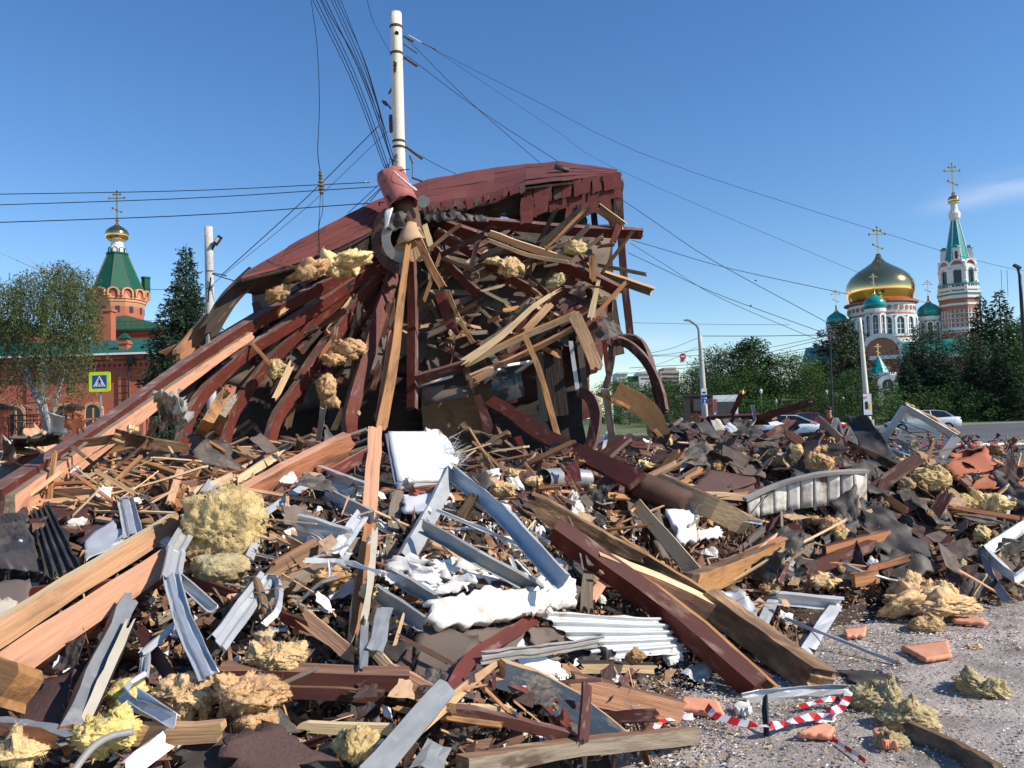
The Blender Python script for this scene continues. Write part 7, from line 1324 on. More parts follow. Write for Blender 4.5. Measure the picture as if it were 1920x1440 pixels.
for a, c in (((722, 190), (733, 204)), ((716, 189), (722, 191)), ((725, 198), (718, 192)), ((735, 165), (729, 176))): rodpart('hook', cp, (*a, D0), (*c, D0), .012, 'rusty')
def wire(label, pts, wpx=1.3, name='wire', cat='wire', group=None, m='cable', segs=None):
    P = [W(*p) for p in pts]; d = sum(p[2] for p in pts) / len(pts)
    k0, k1 = pts[0][2] / F * wpx / 2, pts[-1][2] / F * wpx / 2
    n = segs or max(2, 10 if len(P) > 2 else 2); G = sweepgrid(P, [(math.cos(a), math.sin(a)) for a in (0, 1.57, 3.14, 4.71)], Vector((.3, .2, .93)), n, 0, None)
    for i in range(G.shape[0]):
        c = G[i].mean(0); G[i] = c + (G[i] - c) * (k0 + (k1 - k0) * i / (n - 1))
    V = G.reshape(-1, 3); f = [(i * 4 + j, i * 4 + (j + 1) % 4, (i + 1) * 4 + (j + 1) % 4, (i + 1) * 4 + j) for i in range(n - 1) for j in range(4)]
    return tagit(MO(name, V, f, m, None, None, None, True), label, cat, group)
def sagw(label, a, b, sag, wpx=1.2, **k): return wire(label, [a, ((a[0] + b[0]) / 2, (a[1] + b[1]) / 2 + sag, (a[2] + b[2]) / 2), b], wpx, **k)
# bundle coming over from the upper left down to the pole
for i, (x0, x1, y1, w_) in enumerate(((588, 722, 318, 1.5), (595, 726, 318, 1.8), (602, 730, 316, 1.5), (606, 712, 222, 1.9), (612, 734, 300, 2.0), (622, 736, 303, 1.4), (628, 738, 296, 1.5), (634, 722, 243, 1.5), (639, 736, 310, 1.2))):
    wire('black cable of the bundle that falls from the upper left to the pole', [(x0 - 420, -900, 3.4), (x0 - 30, -60, 6.2), (x0 + 8, 20, 7.2), ((x0 + x1) / 2 + 10, y1 * .52, 9.8), (x1, y1, 12.7)], w_ + .3, 'cable', 'cable', 'cables of the bundle above the roof', segs=20)
wire('single thin wire curving down left of the cable bundle', [(580, -20, 9), (594, 80, 9.6), (599, 190, 10.3), (597, 250, 10.8)], 1.3); wire('wire hanging on down from the thin curved wire to its insulator', [(597, 250, 10.8), (596, 290, 10.8), (602, 330, 10.8)], 1.8)
ins = empty('hanging_insulator', W(602, 345, 10.8), 'brown insulator chain hanging on a wire before the roof at left', 'insulator')
for y, r in ((323, 3), (329, 4), (335, 4), (341, 6), (348, 6.5), (355, 6.5), (361, 5)): b = MB(); b.lathe(W(602 + (y - 345) * .08, y, 10.8), [(.6 * r * .0072, -.02), (r * .0072, 0), (.6 * r * .0072, .02)], 10); b.build('disc', 'grey_wood' if y > 340 else 'rusty', ins)
wire('left one of two wires hanging below the insulator', [(601, 362, 10.8), (599, 400, 10.8), (597, 440, 10.9), (598, 500, 11)], 1.4); wire('right one of two wires hanging below the insulator', [(605, 362, 10.8), (605, 395, 10.8), (598, 425, 10.9), (600, 480, 11)], 1.4)
wire('thin wire from the top edge of the photo to the upper pole band', [(684, -20, 9.5), (700, 40, 10.8), (732, 100, 12.7)], 1.2)
for lb, a, b_, s, w_ in (('uppermost of three cables running level to the left photo edge', (-60, 365, 30), (692, 342, 12.9), 5, 1.9), ('middle one of three cables running level to the left photo edge', (-60, 386, 30), (708, 350, 12.9), 5, 2.0), ('lowest of three cables running level to the left photo edge', (-60, 419, 30), (720, 379, 13.2), 6, 2.2),
    ('diagonal cable from the white lamp pole up to the bundle', (415, 516, 33), (710, 236, 12.8), 6, 1.8), ('fainter diagonal wire beside the diagonal cable', (402, 530, 33), (727, 246, 12.9), 10, 1.0), ('short steep wire between bundle and roof, left one', (652, 400, 12.6), (712, 345, 12.7), 0, 1.5), ('short steep wire between bundle and roof, middle one', (680, 385, 12.6), (714, 352, 12.7), 0, 1.5), ('short steep wire between bundle and roof, right one', (694, 378, 12.6), (722, 345, 12.7), 0, 1.5),
    ('wire from the pole head down behind the roof to the far right', (756, 66, 12.7), (1012, 305, 17), 8, 1.3), ('second wire from the pole crossing the first and falling behind the roof', (762, 104, 12.7), (1050, 305, 17), 7, 1.3), ('thin long wire leading off high to the bell tower', (812, 92, 13), (1770, 472, 60), 38, .9), ('far part of the thin long wire at the right photo edge', (1770, 472, 60), (1990, 520, 60), 4, .8),
    ('faint wire under the long thin one', (800, 84, 13), (1650, 528, 175), 42, .7), ('wire emerging right of the roof corner and falling to the left teal dome', (1160, 370, 18), (1548, 603, 60), 12, 1.3), ('wire from the right beam end level to the gold dome', (1184, 450, 17), (1592, 552, 70), 7, 1.2), ('wire from the right beam end to the catenary mast, steep one', (1182, 456, 17), (1554, 646, 61), 16, 1.0), ('wire from the right post to the catenary mast', (1178, 474, 17), (1556, 628, 60), 9, 1.2),
    ('short wire from the pole band down to the roof ridge', (772, 282, 12.8), (856, 327, 15), 2, 1.2), ('long level span wire between street lamp and mast', (1316, 630, 60), (1548, 628, 62), 1, 1.3), ('faint level wire over the street lamp', (1185, 605, 70), (1480, 609, 70), 1, .7),
    ('trolley wire falling left from the mast, first', (1552, 630, 62), (1190, 668, 60), 14, .9), ('trolley wire falling left from the mast, second', (1552, 634, 62), (1180, 690, 60), 14, 1.), ('trolley wire falling left from the mast, third', (1552, 645, 62), (1180, 700, 60), 8, 1.1), ('trolley wire falling left from the mast, fourth', (1550, 652, 62), (1300, 682, 60), 5, .8), ('trolley wire at the mast, lowest', (1550, 662, 62), (1440, 672, 60), 2, .8),
    ('wire from the street lamp left to the white towers', (1308, 634, 60), (1210, 664, 70), 4, .9), ('second wire from the street lamp leftwards', (1308, 650, 60), (1195, 694, 70), 5, .8), ('wire right of the gold dome toward the conifers', (1700, 555, 70), (1990, 640, 70), 8, .8), ('white cable before the conifers at right', (1845, 602, 60), (1990, 622, 60), 4, 1.2), ('cable left of the spruce far behind', (255, 541, 45), (345, 543, 45), 1, 1.0)):
    sagw(lb, a, b_, s, w_)
for lb, a, b_, w_ in (('dark strain clamp on the first right wire', (757, 68), (775, 78), 4.5), ('white strain insulator beside the pole head', (766, 66), (790, 80), 3), ('dark strain clamp tail beside the pole head', (790, 80), (818, 93), 2.2), ('dark strain insulator under the second band', (757, 107), (782, 124), 5.5), ('second strain insulator above the band', (756, 82), (782, 100), 2.6), ('dark strain insulator near the foot bands', (761, 275), (792, 298), 5.5), ('dark clamp hanging below the foot insulator', (768, 292), (774, 306), 4), ('thin link hanging below the clamp', (773, 306), (773, 332), 1.8), ('small clamp on the roof by the sleeve', (772, 333), (792, 340), 4)):
    wire(lb, [(*a, 12.75), ((a[0] + b_[0]) / 2, (a[1] + b_[1]) / 2, 12.75), (*b_, 12.75)], w_, 'insulator', 'insulator', None, 'white_metal' if 'white' in lb else 'rusty')
for lb, x, y, d in (('bead on the wire falling to the left dome', 1417, 526, 45), ('bead on the wire to the catenary mast', 1408, 573, 45), ('connector end of upper left cable', 686, 341, 12.8), ('connector end of middle left cable', 706, 350, 12.8)):
    b = MB(); k = d / F; b.lathe(W(x, y, d), [(.4 * k, -2 * k), (1.8 * k, 0), (.4 * k, 2 * k)], 6, 0, basis(Vector((0, 0, 1)), Vector((1, 0, -.4)))); tagit(b.build('wire_bead', 'cable' if 'bead' in lb else 'white_metal'), lb, 'wire fitting')
# tangle of cut leads at the pole foot
for i in range(12):
    x, y = FR.uniform(722, 745), FR.uniform(300, 330); wire('black cut lead curling out of the pink sleeve', [(x, y + 14, 12.55), (x + FR.gauss(0, 7), y, 12.5), (x + FR.gauss(0, 12), y - FR.uniform(0, 12), 12.55), (x + FR.gauss(0, 14), y + FR.uniform(-6, 12), 12.5)], 1.6, 'cut_lead', 'cable', 'cut leads at the pink sleeve')
# white lamp pole on the left
t_, f_ = W(391, 425, 32), W(394, 600, 32); lp = poleobj('lamp_pole', 'street lamp', 'white concrete pole with a square lamp head right of the spruce', t_, f_, 7.2 * 32 / F, 9 * 32 / F, 'concrete')
rodpart('lamp_arm', lp, (393, 477, 32), (402, 459, 31.9), .03, 'dark_metal'); b = MB(); c = W(408, 451, 31.9); b.box(c, (.42, .3, .1), basis(Vector((1, 0, 1.35)))); b.build('lamp_head', 'dark_metal', lp); b = MB(); b.box(c + Vector((.02, -.12, .0)), (.2, .08, .09), basis(Vector((1, 0, 1.35)))); b.build('lamp_lens', 'white_metal', lp)
for a, c in (((386, 508), (400, 508)), ((386, 541), (399, 538)), ((398, 512), (425, 517)), ((398, 514), (440, 527)), ((392, 541), (390, 567)), ((395, 520), (393, 545))): rodpart('bracket', lp, (*a, 31.7), (*c, 31.7), .02, 'dark_metal')
# pedestrian crossing sign
def flat(name, pts2, o, X, Z, off, m, par):
    N_ = X.cross(Z); q = MB(); n = len(pts2); V = [o + X * x + Z * z - N_ * 0 + off * Nn for x, z in pts2 for Nn in [-(W(960, 720, 1) - CAM)]]; q.add(V, [tuple(range(n))]); return q.build(name, m, par)
mat('sign_yellow', (.72, .85, .02), rough=.4, rnd=0, bump=0); mat('sign_blue', (.01, .09, .42), rough=.4, rnd=0, bump=0); mat('sign_white', (.8, .8, .8), rough=.4, rnd=0, bump=0); mat('sign_black', (.015, .015, .015), rough=.5, rnd=0, bump=0); mat('sign_red', (.65, .02, .025), rough=.4, rnd=0, bump=0)
sg = W(187, 716, 26); ks = 26 / F
ps = empty('crossing_sign', (sg.x, sg.y, 0), 'yellow framed blue pedestrian crossing sign before the birch', 'road sign')
b = MB(); b.lathe((sg.x, sg.y + .05, 0), [(.035, 0), (.035, sg.z + .2)], 10); b.build('post', 'steel_grey', ps)
b = MB(); hw = 20 * ks
for z0, (sx, sz) in ((0, (hw, hw * .93)),):
    R8 = [(sx * (1 if a < 2 or a > 5 else -1) * 1, 0) for a in range(0)]
    pts = []; c_ = .06
    for qx, qz, a0 in ((1, 1, 0), (-1, 1, 90), (-1, -1, 180), (1, -1, 270)):
        for k in range(4): a = math.radians(a0 + 30 * k); pts.append((qx * (sx - c_) + c_ * math.cos(a), qz * (sz - c_) + c_ * math.sin(a)))
    n = len(pts); b.add([(sg.x + x, sg.y - .015, sg.z + z) for x, z in pts] + [(sg.x + x, sg.y + .015, sg.z + z) for x, z in pts], [tuple(range(n)), tuple(range(2 * n - 1, n - 1, -1))] + [(i, n + i, n + (i + 1) % n, (i + 1) % n) for i in range(n)])
b.build('panel', 'sign_yellow', ps)
def fl(name, P, y, m, par=ps, o=None):
    o = o or sg; b = MB(); n = len(P); b.add([(o.x + x * hw, o.y - y, o.z + z * hw) for x, z in P], [tuple(range(n))]); return b.build(name, m, par)
fl('blue_square', [(-.68, -.62), (.68, -.62), (.68, .62), (-.68, .62)], .019, 'sign_blue'); fl('white_triangle', [(-.6, -.46), (.6, -.46), (0, .6)], .023, 'sign_white')
b = MB()
for P in ([(-.05, .36), (.05, .36), (.07, .26), (0, .2), (-.07, .26)], [(-.06, .2), (.08, .2), (.06, -.05), (-.05, -.05)], [(.05, .18), (.2, .0), (.16, -.03), (.02, .1)], [(-.04, .18), (-.17, -.02), (-.12, -.05), (0, .08)], [(-.04, -.03), (-.2, -.34), (-.13, -.36), (.03, -.06)], [(.0, -.03), (.16, -.34), (.23, -.31), (.07, -.0)]): b.add([(sg.x + x * hw, sg.y - .027, sg.z + z * hw) for x, z in P], [tuple(range(len(P)))])
for x in (-.38, -.13, .12, .36): b.add([(sg.x + (x + q) * hw, sg.y - .027, sg.z + z * hw) for q, z in ((-.06, -.45), (.03, -.45), (.06, -.38), (-.02, -.38))], [(0, 1, 2, 3)])
b.build('walking_figure', 'sign_black', ps)
# street lamp, bus stop sign, no entry sign
t_, f_ = W(1312, 628, 58), W(1321, 768, 58); sl = poleobj('street_lamp', 'street lamp', 'grey street lamp with curved arm beside the kiosk', t_, f_, 3.6 * 58 / F, 6.6 * 58 / F, 'concrete')
ap = [W(1311, 640, 57.8), W(1309, 616, 57.8), W(1303, 608, 57.8), W(1292, 601, 57.8), W(1286, 600, 57.8)]; G = sweepgrid(ap, [(math.cos(6.2832 * k / 8) * .075, math.sin(6.2832 * k / 8) * .075) for k in range(8)], Vector((.2, .9, .1)), 12); V, f, mm = slab(G, .01, True); MO('arm', V, f, 'steel_grey', sl, mm); b = MB(); b.box(W(1288, 601, 57.8), (.42, .2, .1), Matrix.Rotation(.15, 3, 'Y')); b.build('lamp_head', 'steel_grey', sl)
def board(parent, cx, cy, d, wpx, hpx, m, name='panel', y=0.): 
    c = W(cx, cy, d); k = d / F; b = MB(); b.box(c + Vector((0, -y, 0)), (wpx * k, .04 if y == 0 else .01, hpx * k)); return b.build(name, m, parent)
bs = empty('bus_stop_sign', Vector((W(1321, 750, 56).x, 56, 0)), 'blue and white bus stop sign plates on the street lamp', 'road sign')
board(bs, 1320, 734, 56, 10.5, 12, 'sign_white', 'plate'); board(bs, 1320, 736, 56, 6, 3, 'sign_black', 'bus_symbol', .03); board(bs, 1320, 743, 56, 11, 6, 'sign_blue', 'plate'); board(bs, 1321.5, 753, 56, 12, 10.5, 'sign_blue', 'plate'); board(bs, 1321.5, 753, 56, 1.4, 6, 'sign_white', 'arrow', .03); board(bs, 1321.5, 757, 56, 6, 1.2, 'sign_white', 'arrow_bar', .03); board(bs, 1321.5, 750.8, 56, 3.4, 1.2, 'sign_white', 'arrow_head', .03)
b = MB(); q = W(1322, 760, 56); b.lathe((q.x, 56.02, 0), [(.05, 0), (.05, q.z)], 8); b.build('post', 'steel_grey', bs)
ne = empty('no_entry_sign', W(1280, 669, 56), 'round red no entry sign with a white plate below, hung over the road', 'road sign'); k = 56 / F
c = W(1280, 668.5, 56); b = MB(); b.lathe(c, [(6.2 * k, 0), (6.2 * k, .04)], 24, 0, basis(Vector((1, 0, 0)), Vector((0, -1, 0)))); b.build('disc', 'sign_red', ne); board(ne, 1280, 668.5, 55.9, 7.6, 2.4, 'sign_white', 'bar', .06); board(ne, 1280, 676.8, 56, 10, 6, 'sign_white', 'plate'); b = MB(); c = W(1280, 676.5, 55.94); b.add([c + Vector((x * k, 0, z * k)) for x, z in ((-3, 1.6), (3, 1.6), (0, -2.2))], [(0, 1, 2)]); b.build('arrow', 'sign_black', ne)
sagw('span wire that carries the no entry sign', (1190, 668, 56.1), (1310, 655, 57), 3, .9)
# kiosk and the dark shed beside it
def boxb(par, name, x0, x1, y0, y1, d, dep, m):
    a, c = W(x0, (y0 + y1) / 2, d), W(x1, (y0 + y1) / 2, d); zt, zb = W((x0 + x1) / 2, y0, d).z, W((x0 + x1) / 2, y1, d).z; b = MB(); b.box(((a.x + c.x) / 2, d + dep / 2, (zt + zb) / 2), (c.x - a.x, dep, zt - zb)); return b.build(name, m, par)
kd = 62; q = W(1360, 770, kd); kz = empty('kiosk', (q.x, kd, 0), 'small white framed kiosk with grey roller shutter right of the street lamp', 'kiosk'); boxb(kz, 'frame', 1338, 1384, 740.6, 810, kd, 2.4, 'sign_white'); boxb(kz, 'shutter', 1345, 1378, 747, 753, kd - .04, .06, 'white_metal'); boxb(kz, 'glazing', 1345, 1361.4, 753.5, 800, kd - .05, .06, 'window_dark'); boxb(kz, 'glazing', 1362, 1378, 753.5, 800, kd - .05, .06, 'window_dark'); boxb(kz, 'red_stripe', 1340, 1342.5, 748, 772, kd - .05, .06, 'sign_red')
q = W(1300, 770, 60); kz = empty('dark_stall', (q.x, 60, 0), 'low dark brown stall left of the white kiosk', 'kiosk'); boxb(kz, 'wall', 1294, 1336, 743, 810, 61, 2.4, 'brown_paint'); boxb(kz, 'roof', 1280, 1337, 739, 743, 60.8, 3, 'dark_metal'); boxb(kz, 'window', 1300, 1318, 748, 770, 60.9, .1, 'window_dark')
# white towers and the block far behind
mat('far_white', (.80, .76, .68), rnd=0, bump=0); mat('far_block', (.52, .42, .33), (.4, .32, .26), (.3, .3, .5), .9, rnd=0, bump=0)
for x0, x1, yt, lb in ((1158, 1178, 698, 'left white tower far off between the bent ribs and the roof'), (1200, 1221, 697, 'right white tower with rooftop letters far off')):
    q = W((x0 + x1) / 2, 770, 230); tw = empty('white_tower', (q.x, 230, 0), lb, 'building'); boxb(tw, 'wall', x0, x1, yt + 3, 800, 230, 10, 'far_white'); boxb(tw, 'cornice', x0 - 1, x1 + 1, yt, yt + 3, 229.6, 10.8, 'far_white'); boxb(tw, 'window', (x0 + x1) / 2 - 2, (x0 + x1) / 2 + 2, 722, 736, 229.9, .2, 'window_dark')
    for i in range(5): boxb(tw, 'window', x0 + 3 + i * 3.4, x0 + 4.6 + i * 3.4, 708, 711, 229.9, .2, 'brown_paint' if x0 > 1190 else 'cream')
q = W(1190, 770, 232); tw = empty('green_roofed_house', (q.x, 232, 0), 'low white house with a green roof between the two white towers', 'building'); boxb(tw, 'wall', 1178, 1200, 716, 800, 232, 9, 'far_white'); boxb(tw, 'roof', 1176, 1202, 705, 716, 231.6, 9.5, 'roof_l')
q = W(1257, 770, 320); tw = empty('apartment_block', (q.x, 320, 0), 'beige apartment block with roof structures left of the street lamp', 'building'); boxb(tw, 'wall', 1240, 1275, 695, 800, 320, 15, 'far_block'); boxb(tw, 'roof_house', 1245, 1268, 689, 695, 320, 12, 'far_block')
for i in range(8):
    for j in range(5): boxb(tw, 'window', 1242.5 + i * 4.1, 1244.5 + i * 4.1, 699 + j * 8, 702.5 + j * 8, 319.8, .3, 'window_dark')
# catenary mast at the left teal dome, white pole with the advert, lamp post at the edge
t_, f_ = W(1551, 600, 62), W(1556, 700, 62); cm = poleobj('catenary_mast', 'utility pole', 'thin dark mast carrying the trolley wires at the left teal dome', W(1556, 622, 62), W(1559, 720, 62), .06, .08, 'dark_metal'); rodpart('bracket', cm, (1545, 628, 62), (1562, 631, 62), .07, 'rusty'); rodpart('bracket', cm, (1549, 604, 62), (1555, 628, 62), .04, 'dark_metal')
t_, f_ = W(1612, 596, 52), W(1628, 790, 52); wp_ = poleobj('white_pole', 'utility pole', 'leaning white concrete pole before the cathedral', t_, f_, 2.7 * 52 / F, 6 * 52 / F, 'pole_paint')
ad_ = empty('advert_panel', Vector((W(1627, 790, 51.5).x, 51.5, 0)), 'upright white advert panel with a red foot on the leaning white pole', 'advert sign')
board(ad_, 1625.5, 759, 51.5, 19, 43, 'dark_metal', 'case'); board(ad_, 1626, 758, 51.4, 15.5, 39.5, 'sign_white', 'poster', .05); board(ad_, 1627, 775.5, 51.4, 15.5, 5, 'sign_red', 'red_band', .07); board(ad_, 1624, 760, 51.4, 5, 14, 'sign_black', 'black_motif', .07); mat('ad_yellow', (.75, .6, .05), rnd=0, bump=0); board(ad_, 1629.5, 762, 51.4, 4, 11, 'ad_yellow', 'yellow_motif', .065)
for i, (dx, hh) in enumerate(((-4, 4), (-2.2, 2.6), (-.4, 2.2), (1.2, 3.2))): board(ad_, 1623 + dx, 745, 51.4, .9, hh, 'sign_red', 'red_lettering', .07)
b = MB(); q = W(1629, 790, 51.5); b.box((q.x, 51.5, q.z / 2 - .1), (.5, .3, q.z + .4)); b.build('foot', 'white_metal', ad_)
t_, f_ = W(1912, 515, 55), W(1920, 640, 55); le = poleobj('street_lamp', 'street lamp', 'dark street lamp cut by the right edge of the photo', t_, f_, .1, .16, 'dark_metal'); rodpart('arm', le, (1912, 518, 55), (1908, 501, 55), .06, 'dark_metal'); b = MB(); b.box(W(1907, 500, 55), (.5, .25, .16), Matrix.Rotation(.5, 3, 'Y')); b.build('lamp_head', 'dark_metal', le)
for x in (1877, 1888): wire('thin drop wire with a cap above the conifers at right', [(x, 506, 70), (x + 1, 530, 70), (x + 2, 556, 70)], .8, group='drop wires at right')
for x, y in ((1455, 757), (1568, 745), (1580, 752), (1427, 738), (1550, 740)): 
    p = W(x, y, 84); r = empty('park_lamp', (p.x, 84, 0), 'slim park lamp among the trees at the verge', 'lamp post', 'park lamps'); b = MB(); b.lathe((p.x, 84, 0), [(.06, 0), (.05, p.z)], 6); b.build('post', 'steel_grey', r); b = MB(); b.lathe((p.x, 84, p.z), [(.1, 0), (.2, .3), (.05, .5)], 8); b.build('lantern', 'sign_white', r)
# cars
mat('car_white', (.82, .83, .85), rough=.25, rnd=0, bump=0, spec=.6); mat('car_red', (.42, .01, .02), rough=.25, rnd=0, bump=0, spec=.6); mat('car_glass', (.02, .025, .03), rough=.08, rnd=0, bump=0, spec=.8); mat('tyre', (.02, .02, .02), rough=.85, rnd=0, bump=0); mat('rim', (.35, .36, .38), rough=.3, metal=.8, rnd=0, bump=0); mat('lamp_red', (.35, .01, .015), rough=.2, rnd=0, bump=0); mat('lamp_clear', (.7, .72, .75), rough=.1, rnd=0, bump=0)
def car(label, px, d, yaw, paint, L_=4.5, Wd=1.8, Hh=1.45, hatch=.0, two=None):
    p = W(px, 790, d); p.z = .03; r = empty('parked_car', p, label, 'car'); r['group'] = 'cars on the road'
    Rz = Matrix.Rotation(yaw, 3, 'Z'); T = lambda x, y, z: p + Rz @ Vector((x, y, z))
    # body: x from rear 0 to front L
    st = [(0, .42, .80, .80), (.06, .30, .96, .86), (.5, .22, 1.00, .9), (1.1, .2, .97, .9), (2.2, .2, .94, .9), (3.2, .2, .93, .9), (3.7, .22, .86, .88), (4.25, .26, .74, .82), (4.45, .35, .60, .7), (4.5, .42, .52, .62)]
    q = MB(); V = []; ny = 9
    for x, zb, zt, hw_ in st:
        w_ = hw_ * Wd / 1.8; sc_ = L_ / 4.5
        pr = [(-w_ * .9, zb), (-w_, zb + (zt - zb) * .35), (-w_ * .99, zb + (zt - zb) * .72), (-w_ * .86, zt), (0, zt + .03), (w_ * .86, zt), (w_ * .99, zb + (zt - zb) * .72), (w_, zb + (zt - zb) * .35), (w_ * .9, zb)]
        V += [T(x * sc_ - L_ / 2, y, z) for y, z in pr]
    n = len(st); f = [(i * ny + j, i * ny + (j + 1) % ny, (i + 1) * ny + (j + 1) % ny, (i + 1) * ny + j) for i in range(n - 1) for j in range(ny)] + [tuple(range(ny)), tuple(range((n - 1) * ny, n * ny))[::-1]]
    q.add(V, f); body = q.build('body', paint, r, True)
    # greenhouse: dark glass with painted roof and pillars
    sc_ = L_ / 4.5; g = [(.35 - hatch, .93, .60), (.95 - hatch, Hh - .07, .56), (1.5, Hh, .57), (2.2, Hh - .01, .58), (2.55, Hh - .08, .57), (3.5, .90, .66)]
    wb = .76 * Wd / 1.8; q = MB(); V = []
    for x, z, w_ in g: V += [T(x * sc_ - L_ / 2, -wb, .90), T(x * sc_ - L_ / 2, -w_ if z > 1 else -wb + .02, z), T(x * sc_ - L_ / 2, w_ if z > 1 else wb - .02, z), T(x * sc_ - L_ / 2, wb, .90)]
    f = [(i * 4 + j, i * 4 + j + 1, (i + 1) * 4 + j + 1, (i + 1) * 4 + j) for i in range(len(g) - 1) for j in range(3)]; q.add(V, f); q.build('window_glass', 'car_glass', r)
    q = MB(); V = []
    for x, z, w_ in g[1:5]: V += [T(x * sc_ - L_ / 2, -w_ - .01, z - .035), T(x * sc_ - L_ / 2, -w_ + .1, z + .02), T(x * sc_ - L_ / 2, w_ - .1, z + .02), T(x * sc_ - L_ / 2, w_ + .01, z - .035)]
    q.add(V, [(i * 4 + j, i * 4 + j + 1, (i + 1) * 4 + j + 1, (i + 1) * 4 + j) for i in range(3) for j in range(3)]); q.build('roof', two or paint, r, True)
    for s in (-1, 1):
        for (xa, za, ya, xb, zb, yb, th) in ((.35 - hatch, .93, wb, .95 - hatch, Hh - .08, .57, .09), (3.5, .9, wb, 2.55, Hh - .1, .58, .06), (1.75, .9, wb, 1.85, Hh - .03, .58, .05)):
            a, c = T(xa * sc_ - L_ / 2, s * (ya + .01), za), T(xb * sc_ - L_ / 2, s * (yb + .015), zb); q = MB(); q.box((a + c) / 2, ((c - a).length, .03, th), basis(c - a)); q.build('pillar', paint, r)
        for x in (.85, 3.65):
            c = T(x * sc_ - L_ / 2, s * (.80 * Wd / 1.8), .32); q = MB(); q.lathe(c, [(.2, -.1), (.32, -.09), (.33, 0), (.32, .1), (.2, .11)], 18, 0, Rz @ Matrix.Rotation(-s * math.pi / 2, 3, 'X')); wh = q.build('wheel', 'tyre', r); q = MB(); q.lathe(c + Rz @ Vector((0, s * .112, 0)), [(.2, 0), (.05, .02)], 10, 0, Rz @ Matrix.Rotation(-s * math.pi / 2, 3, 'X')); q.build('rim', 'rim', wh)
        q = MB(); q.box(T(.07 - L_ / 2, s * .62, .83), (.12, .42, .12), Rz); q.build('tail_light', 'lamp_red', r); q = MB(); q.box(T(4.28 * sc_ - L_ / 2, s * .62, .66), (.3, .3, .1), Rz @ Matrix.Rotation(.25, 3, 'Y')); q.build('headlight', 'lamp_clear', r); q = MB(); q.box(T(3.2 * sc_ - L_ / 2, s * (wb + .22), .98), (.12, .2, .13), Rz); q.build('wing_mirror', paint, r)
    q = MB(); q.box(T(.0 - L_ / 2, 0, .72), (.03, .5, .12), Rz); q.build('number_plate', 'sign_white', r); q = MB(); q.box(T(.03 - L_ / 2, 0, .38), (.05, 1.3, .14), Rz); q.build('bumper_trim', 'dark_metal', r); q = MB(); q.box(T(L_ / 2 - .02, 0, .5), (.05, .9, .16), Rz); q.build('grille', 'dark_metal', r)
    return r
car('white fastback car seen through the broken window frame', 1728, 54, math.radians(165), 'car_white'); car('white car with dark windscreen behind the crest of the heap', 1490, 47, math.radians(-22), 'car_white'); car('red car behind the white one, beside the walking man', 1528, 62, math.radians(-8), 'car_red', 4.4, 1.8, 1.55, .15)
# the man: one continuous body, clothing and hair over it
def skinfig(name, joints, edges, m, par, lv=2):
    me = D.meshes.new(name); me.from_pydata([tuple(j[0]) for j in joints], edges, []); o = D.objects.new(name, me); COL.objects.link(o)
    mo = o.modifiers.new('Skin', 'SKIN'); mo.use_smooth_shade = True
    for i, j in enumerate(joints): me.skin_vertices[0].data[i].radius = (j[1], j[1] if len(j) < 3 else j[2]); me.skin_vertices[0].data[i].use_root = (i == 0)
    s = o.modifiers.new('Subsurf', 'SUBSURF'); s.levels = lv; s.render_levels = lv; me.materials.append(M[m]); o.parent = par; return o
mat('skin', (.42, .22, .14), (.36, .18, .11), rnd=0, bump=0, rough=.6); mat('sweater', (.15, .16, .185), (.12, .13, .15), (20, 20, 20), .9, rnd=0); mat('trousers', (.03, .035, .045), rnd=0); mat('hair', (.05, .04, .035), rnd=0); mat('shoe', (.02, .02, .02), rnd=0)
md_ = 23.; q = W(1556, 790, md_); man = empty('person', (q.x, md_, 0), 'man in a grey sweater walking past behind the heap, looking left', 'person')
def J(x, y, z, r, r2=None): return (Vector((x, y, z)), r, r2 or r)
jb = [J(0, 0, .98, .13, .10), J(0, 0, 1.15, .14, .10), J(0, .01, 1.36, .16, .11), J(-.01, .01, 1.50, .065), J(-.035, 0, 1.585, .072, .062), J(-.04, 0, 1.69, .082, .092), J(-.03, 0, 1.76, .06, .07),
      J(.19, .02, 1.42, .06), J(.26, .03, 1.16, .048), J(.30, -.03, .93, .034), J(.315, -.06, .84, .026), J(-.19, .02, 1.42, .06), J(-.24, .06, 1.17, .048), J(-.26, 0, .95, .034), J(-.27, -.04, .86, .026),
      J(.09, 0, .88, .085), J(.10, -.06, .50, .06), J(.12, .04, .10, .042), J(.09, -.09, .05, .035), J(-.09, 0, .88, .085), J(-.10, .06, .50, .06), J(-.12, .22, .12, .042), J(-.14, .1, .06, .035)]
eb = [(0, 1), (1, 2), (2, 3), (3, 4), (4, 5), (5, 6), (2, 7), (7, 8), (8, 9), (9, 10), (2, 11), (11, 12), (12, 13), (13, 14), (0, 15), (15, 16), (16, 17), (17, 18), (0, 19), (19, 20), (20, 21), (21, 22)]
bd = skinfig('body', jb, eb, 'skin', man)
for s in (1, -1):
    hx = .315 if s > 0 else -.27; hy = -.06 if s > 0 else -.04; hz = .84 if s > 0 else .86
    for k in range(4): skinfig('finger', [J(hx + (k - 1.5) * .016, hy, hz, .009), J(hx + (k - 1.5) * .019, hy - .02, hz - .045 + .006 * abs(k - 1.5), .0085), J(hx + (k - 1.5) * .018, hy - .035, hz - .08 + .008 * abs(k - 1.5), .007)], [(0, 1), (1, 2)], 'skin', man, 1)
    skinfig('thumb', [J(hx - s * .02, hy - .01, hz + .015, .011), J(hx - s * .04, hy - .03, hz - .02, .010), J(hx - s * .042, hy - .045, hz - .045, .008)], [(0, 1), (1, 2)], 'skin', man, 1)
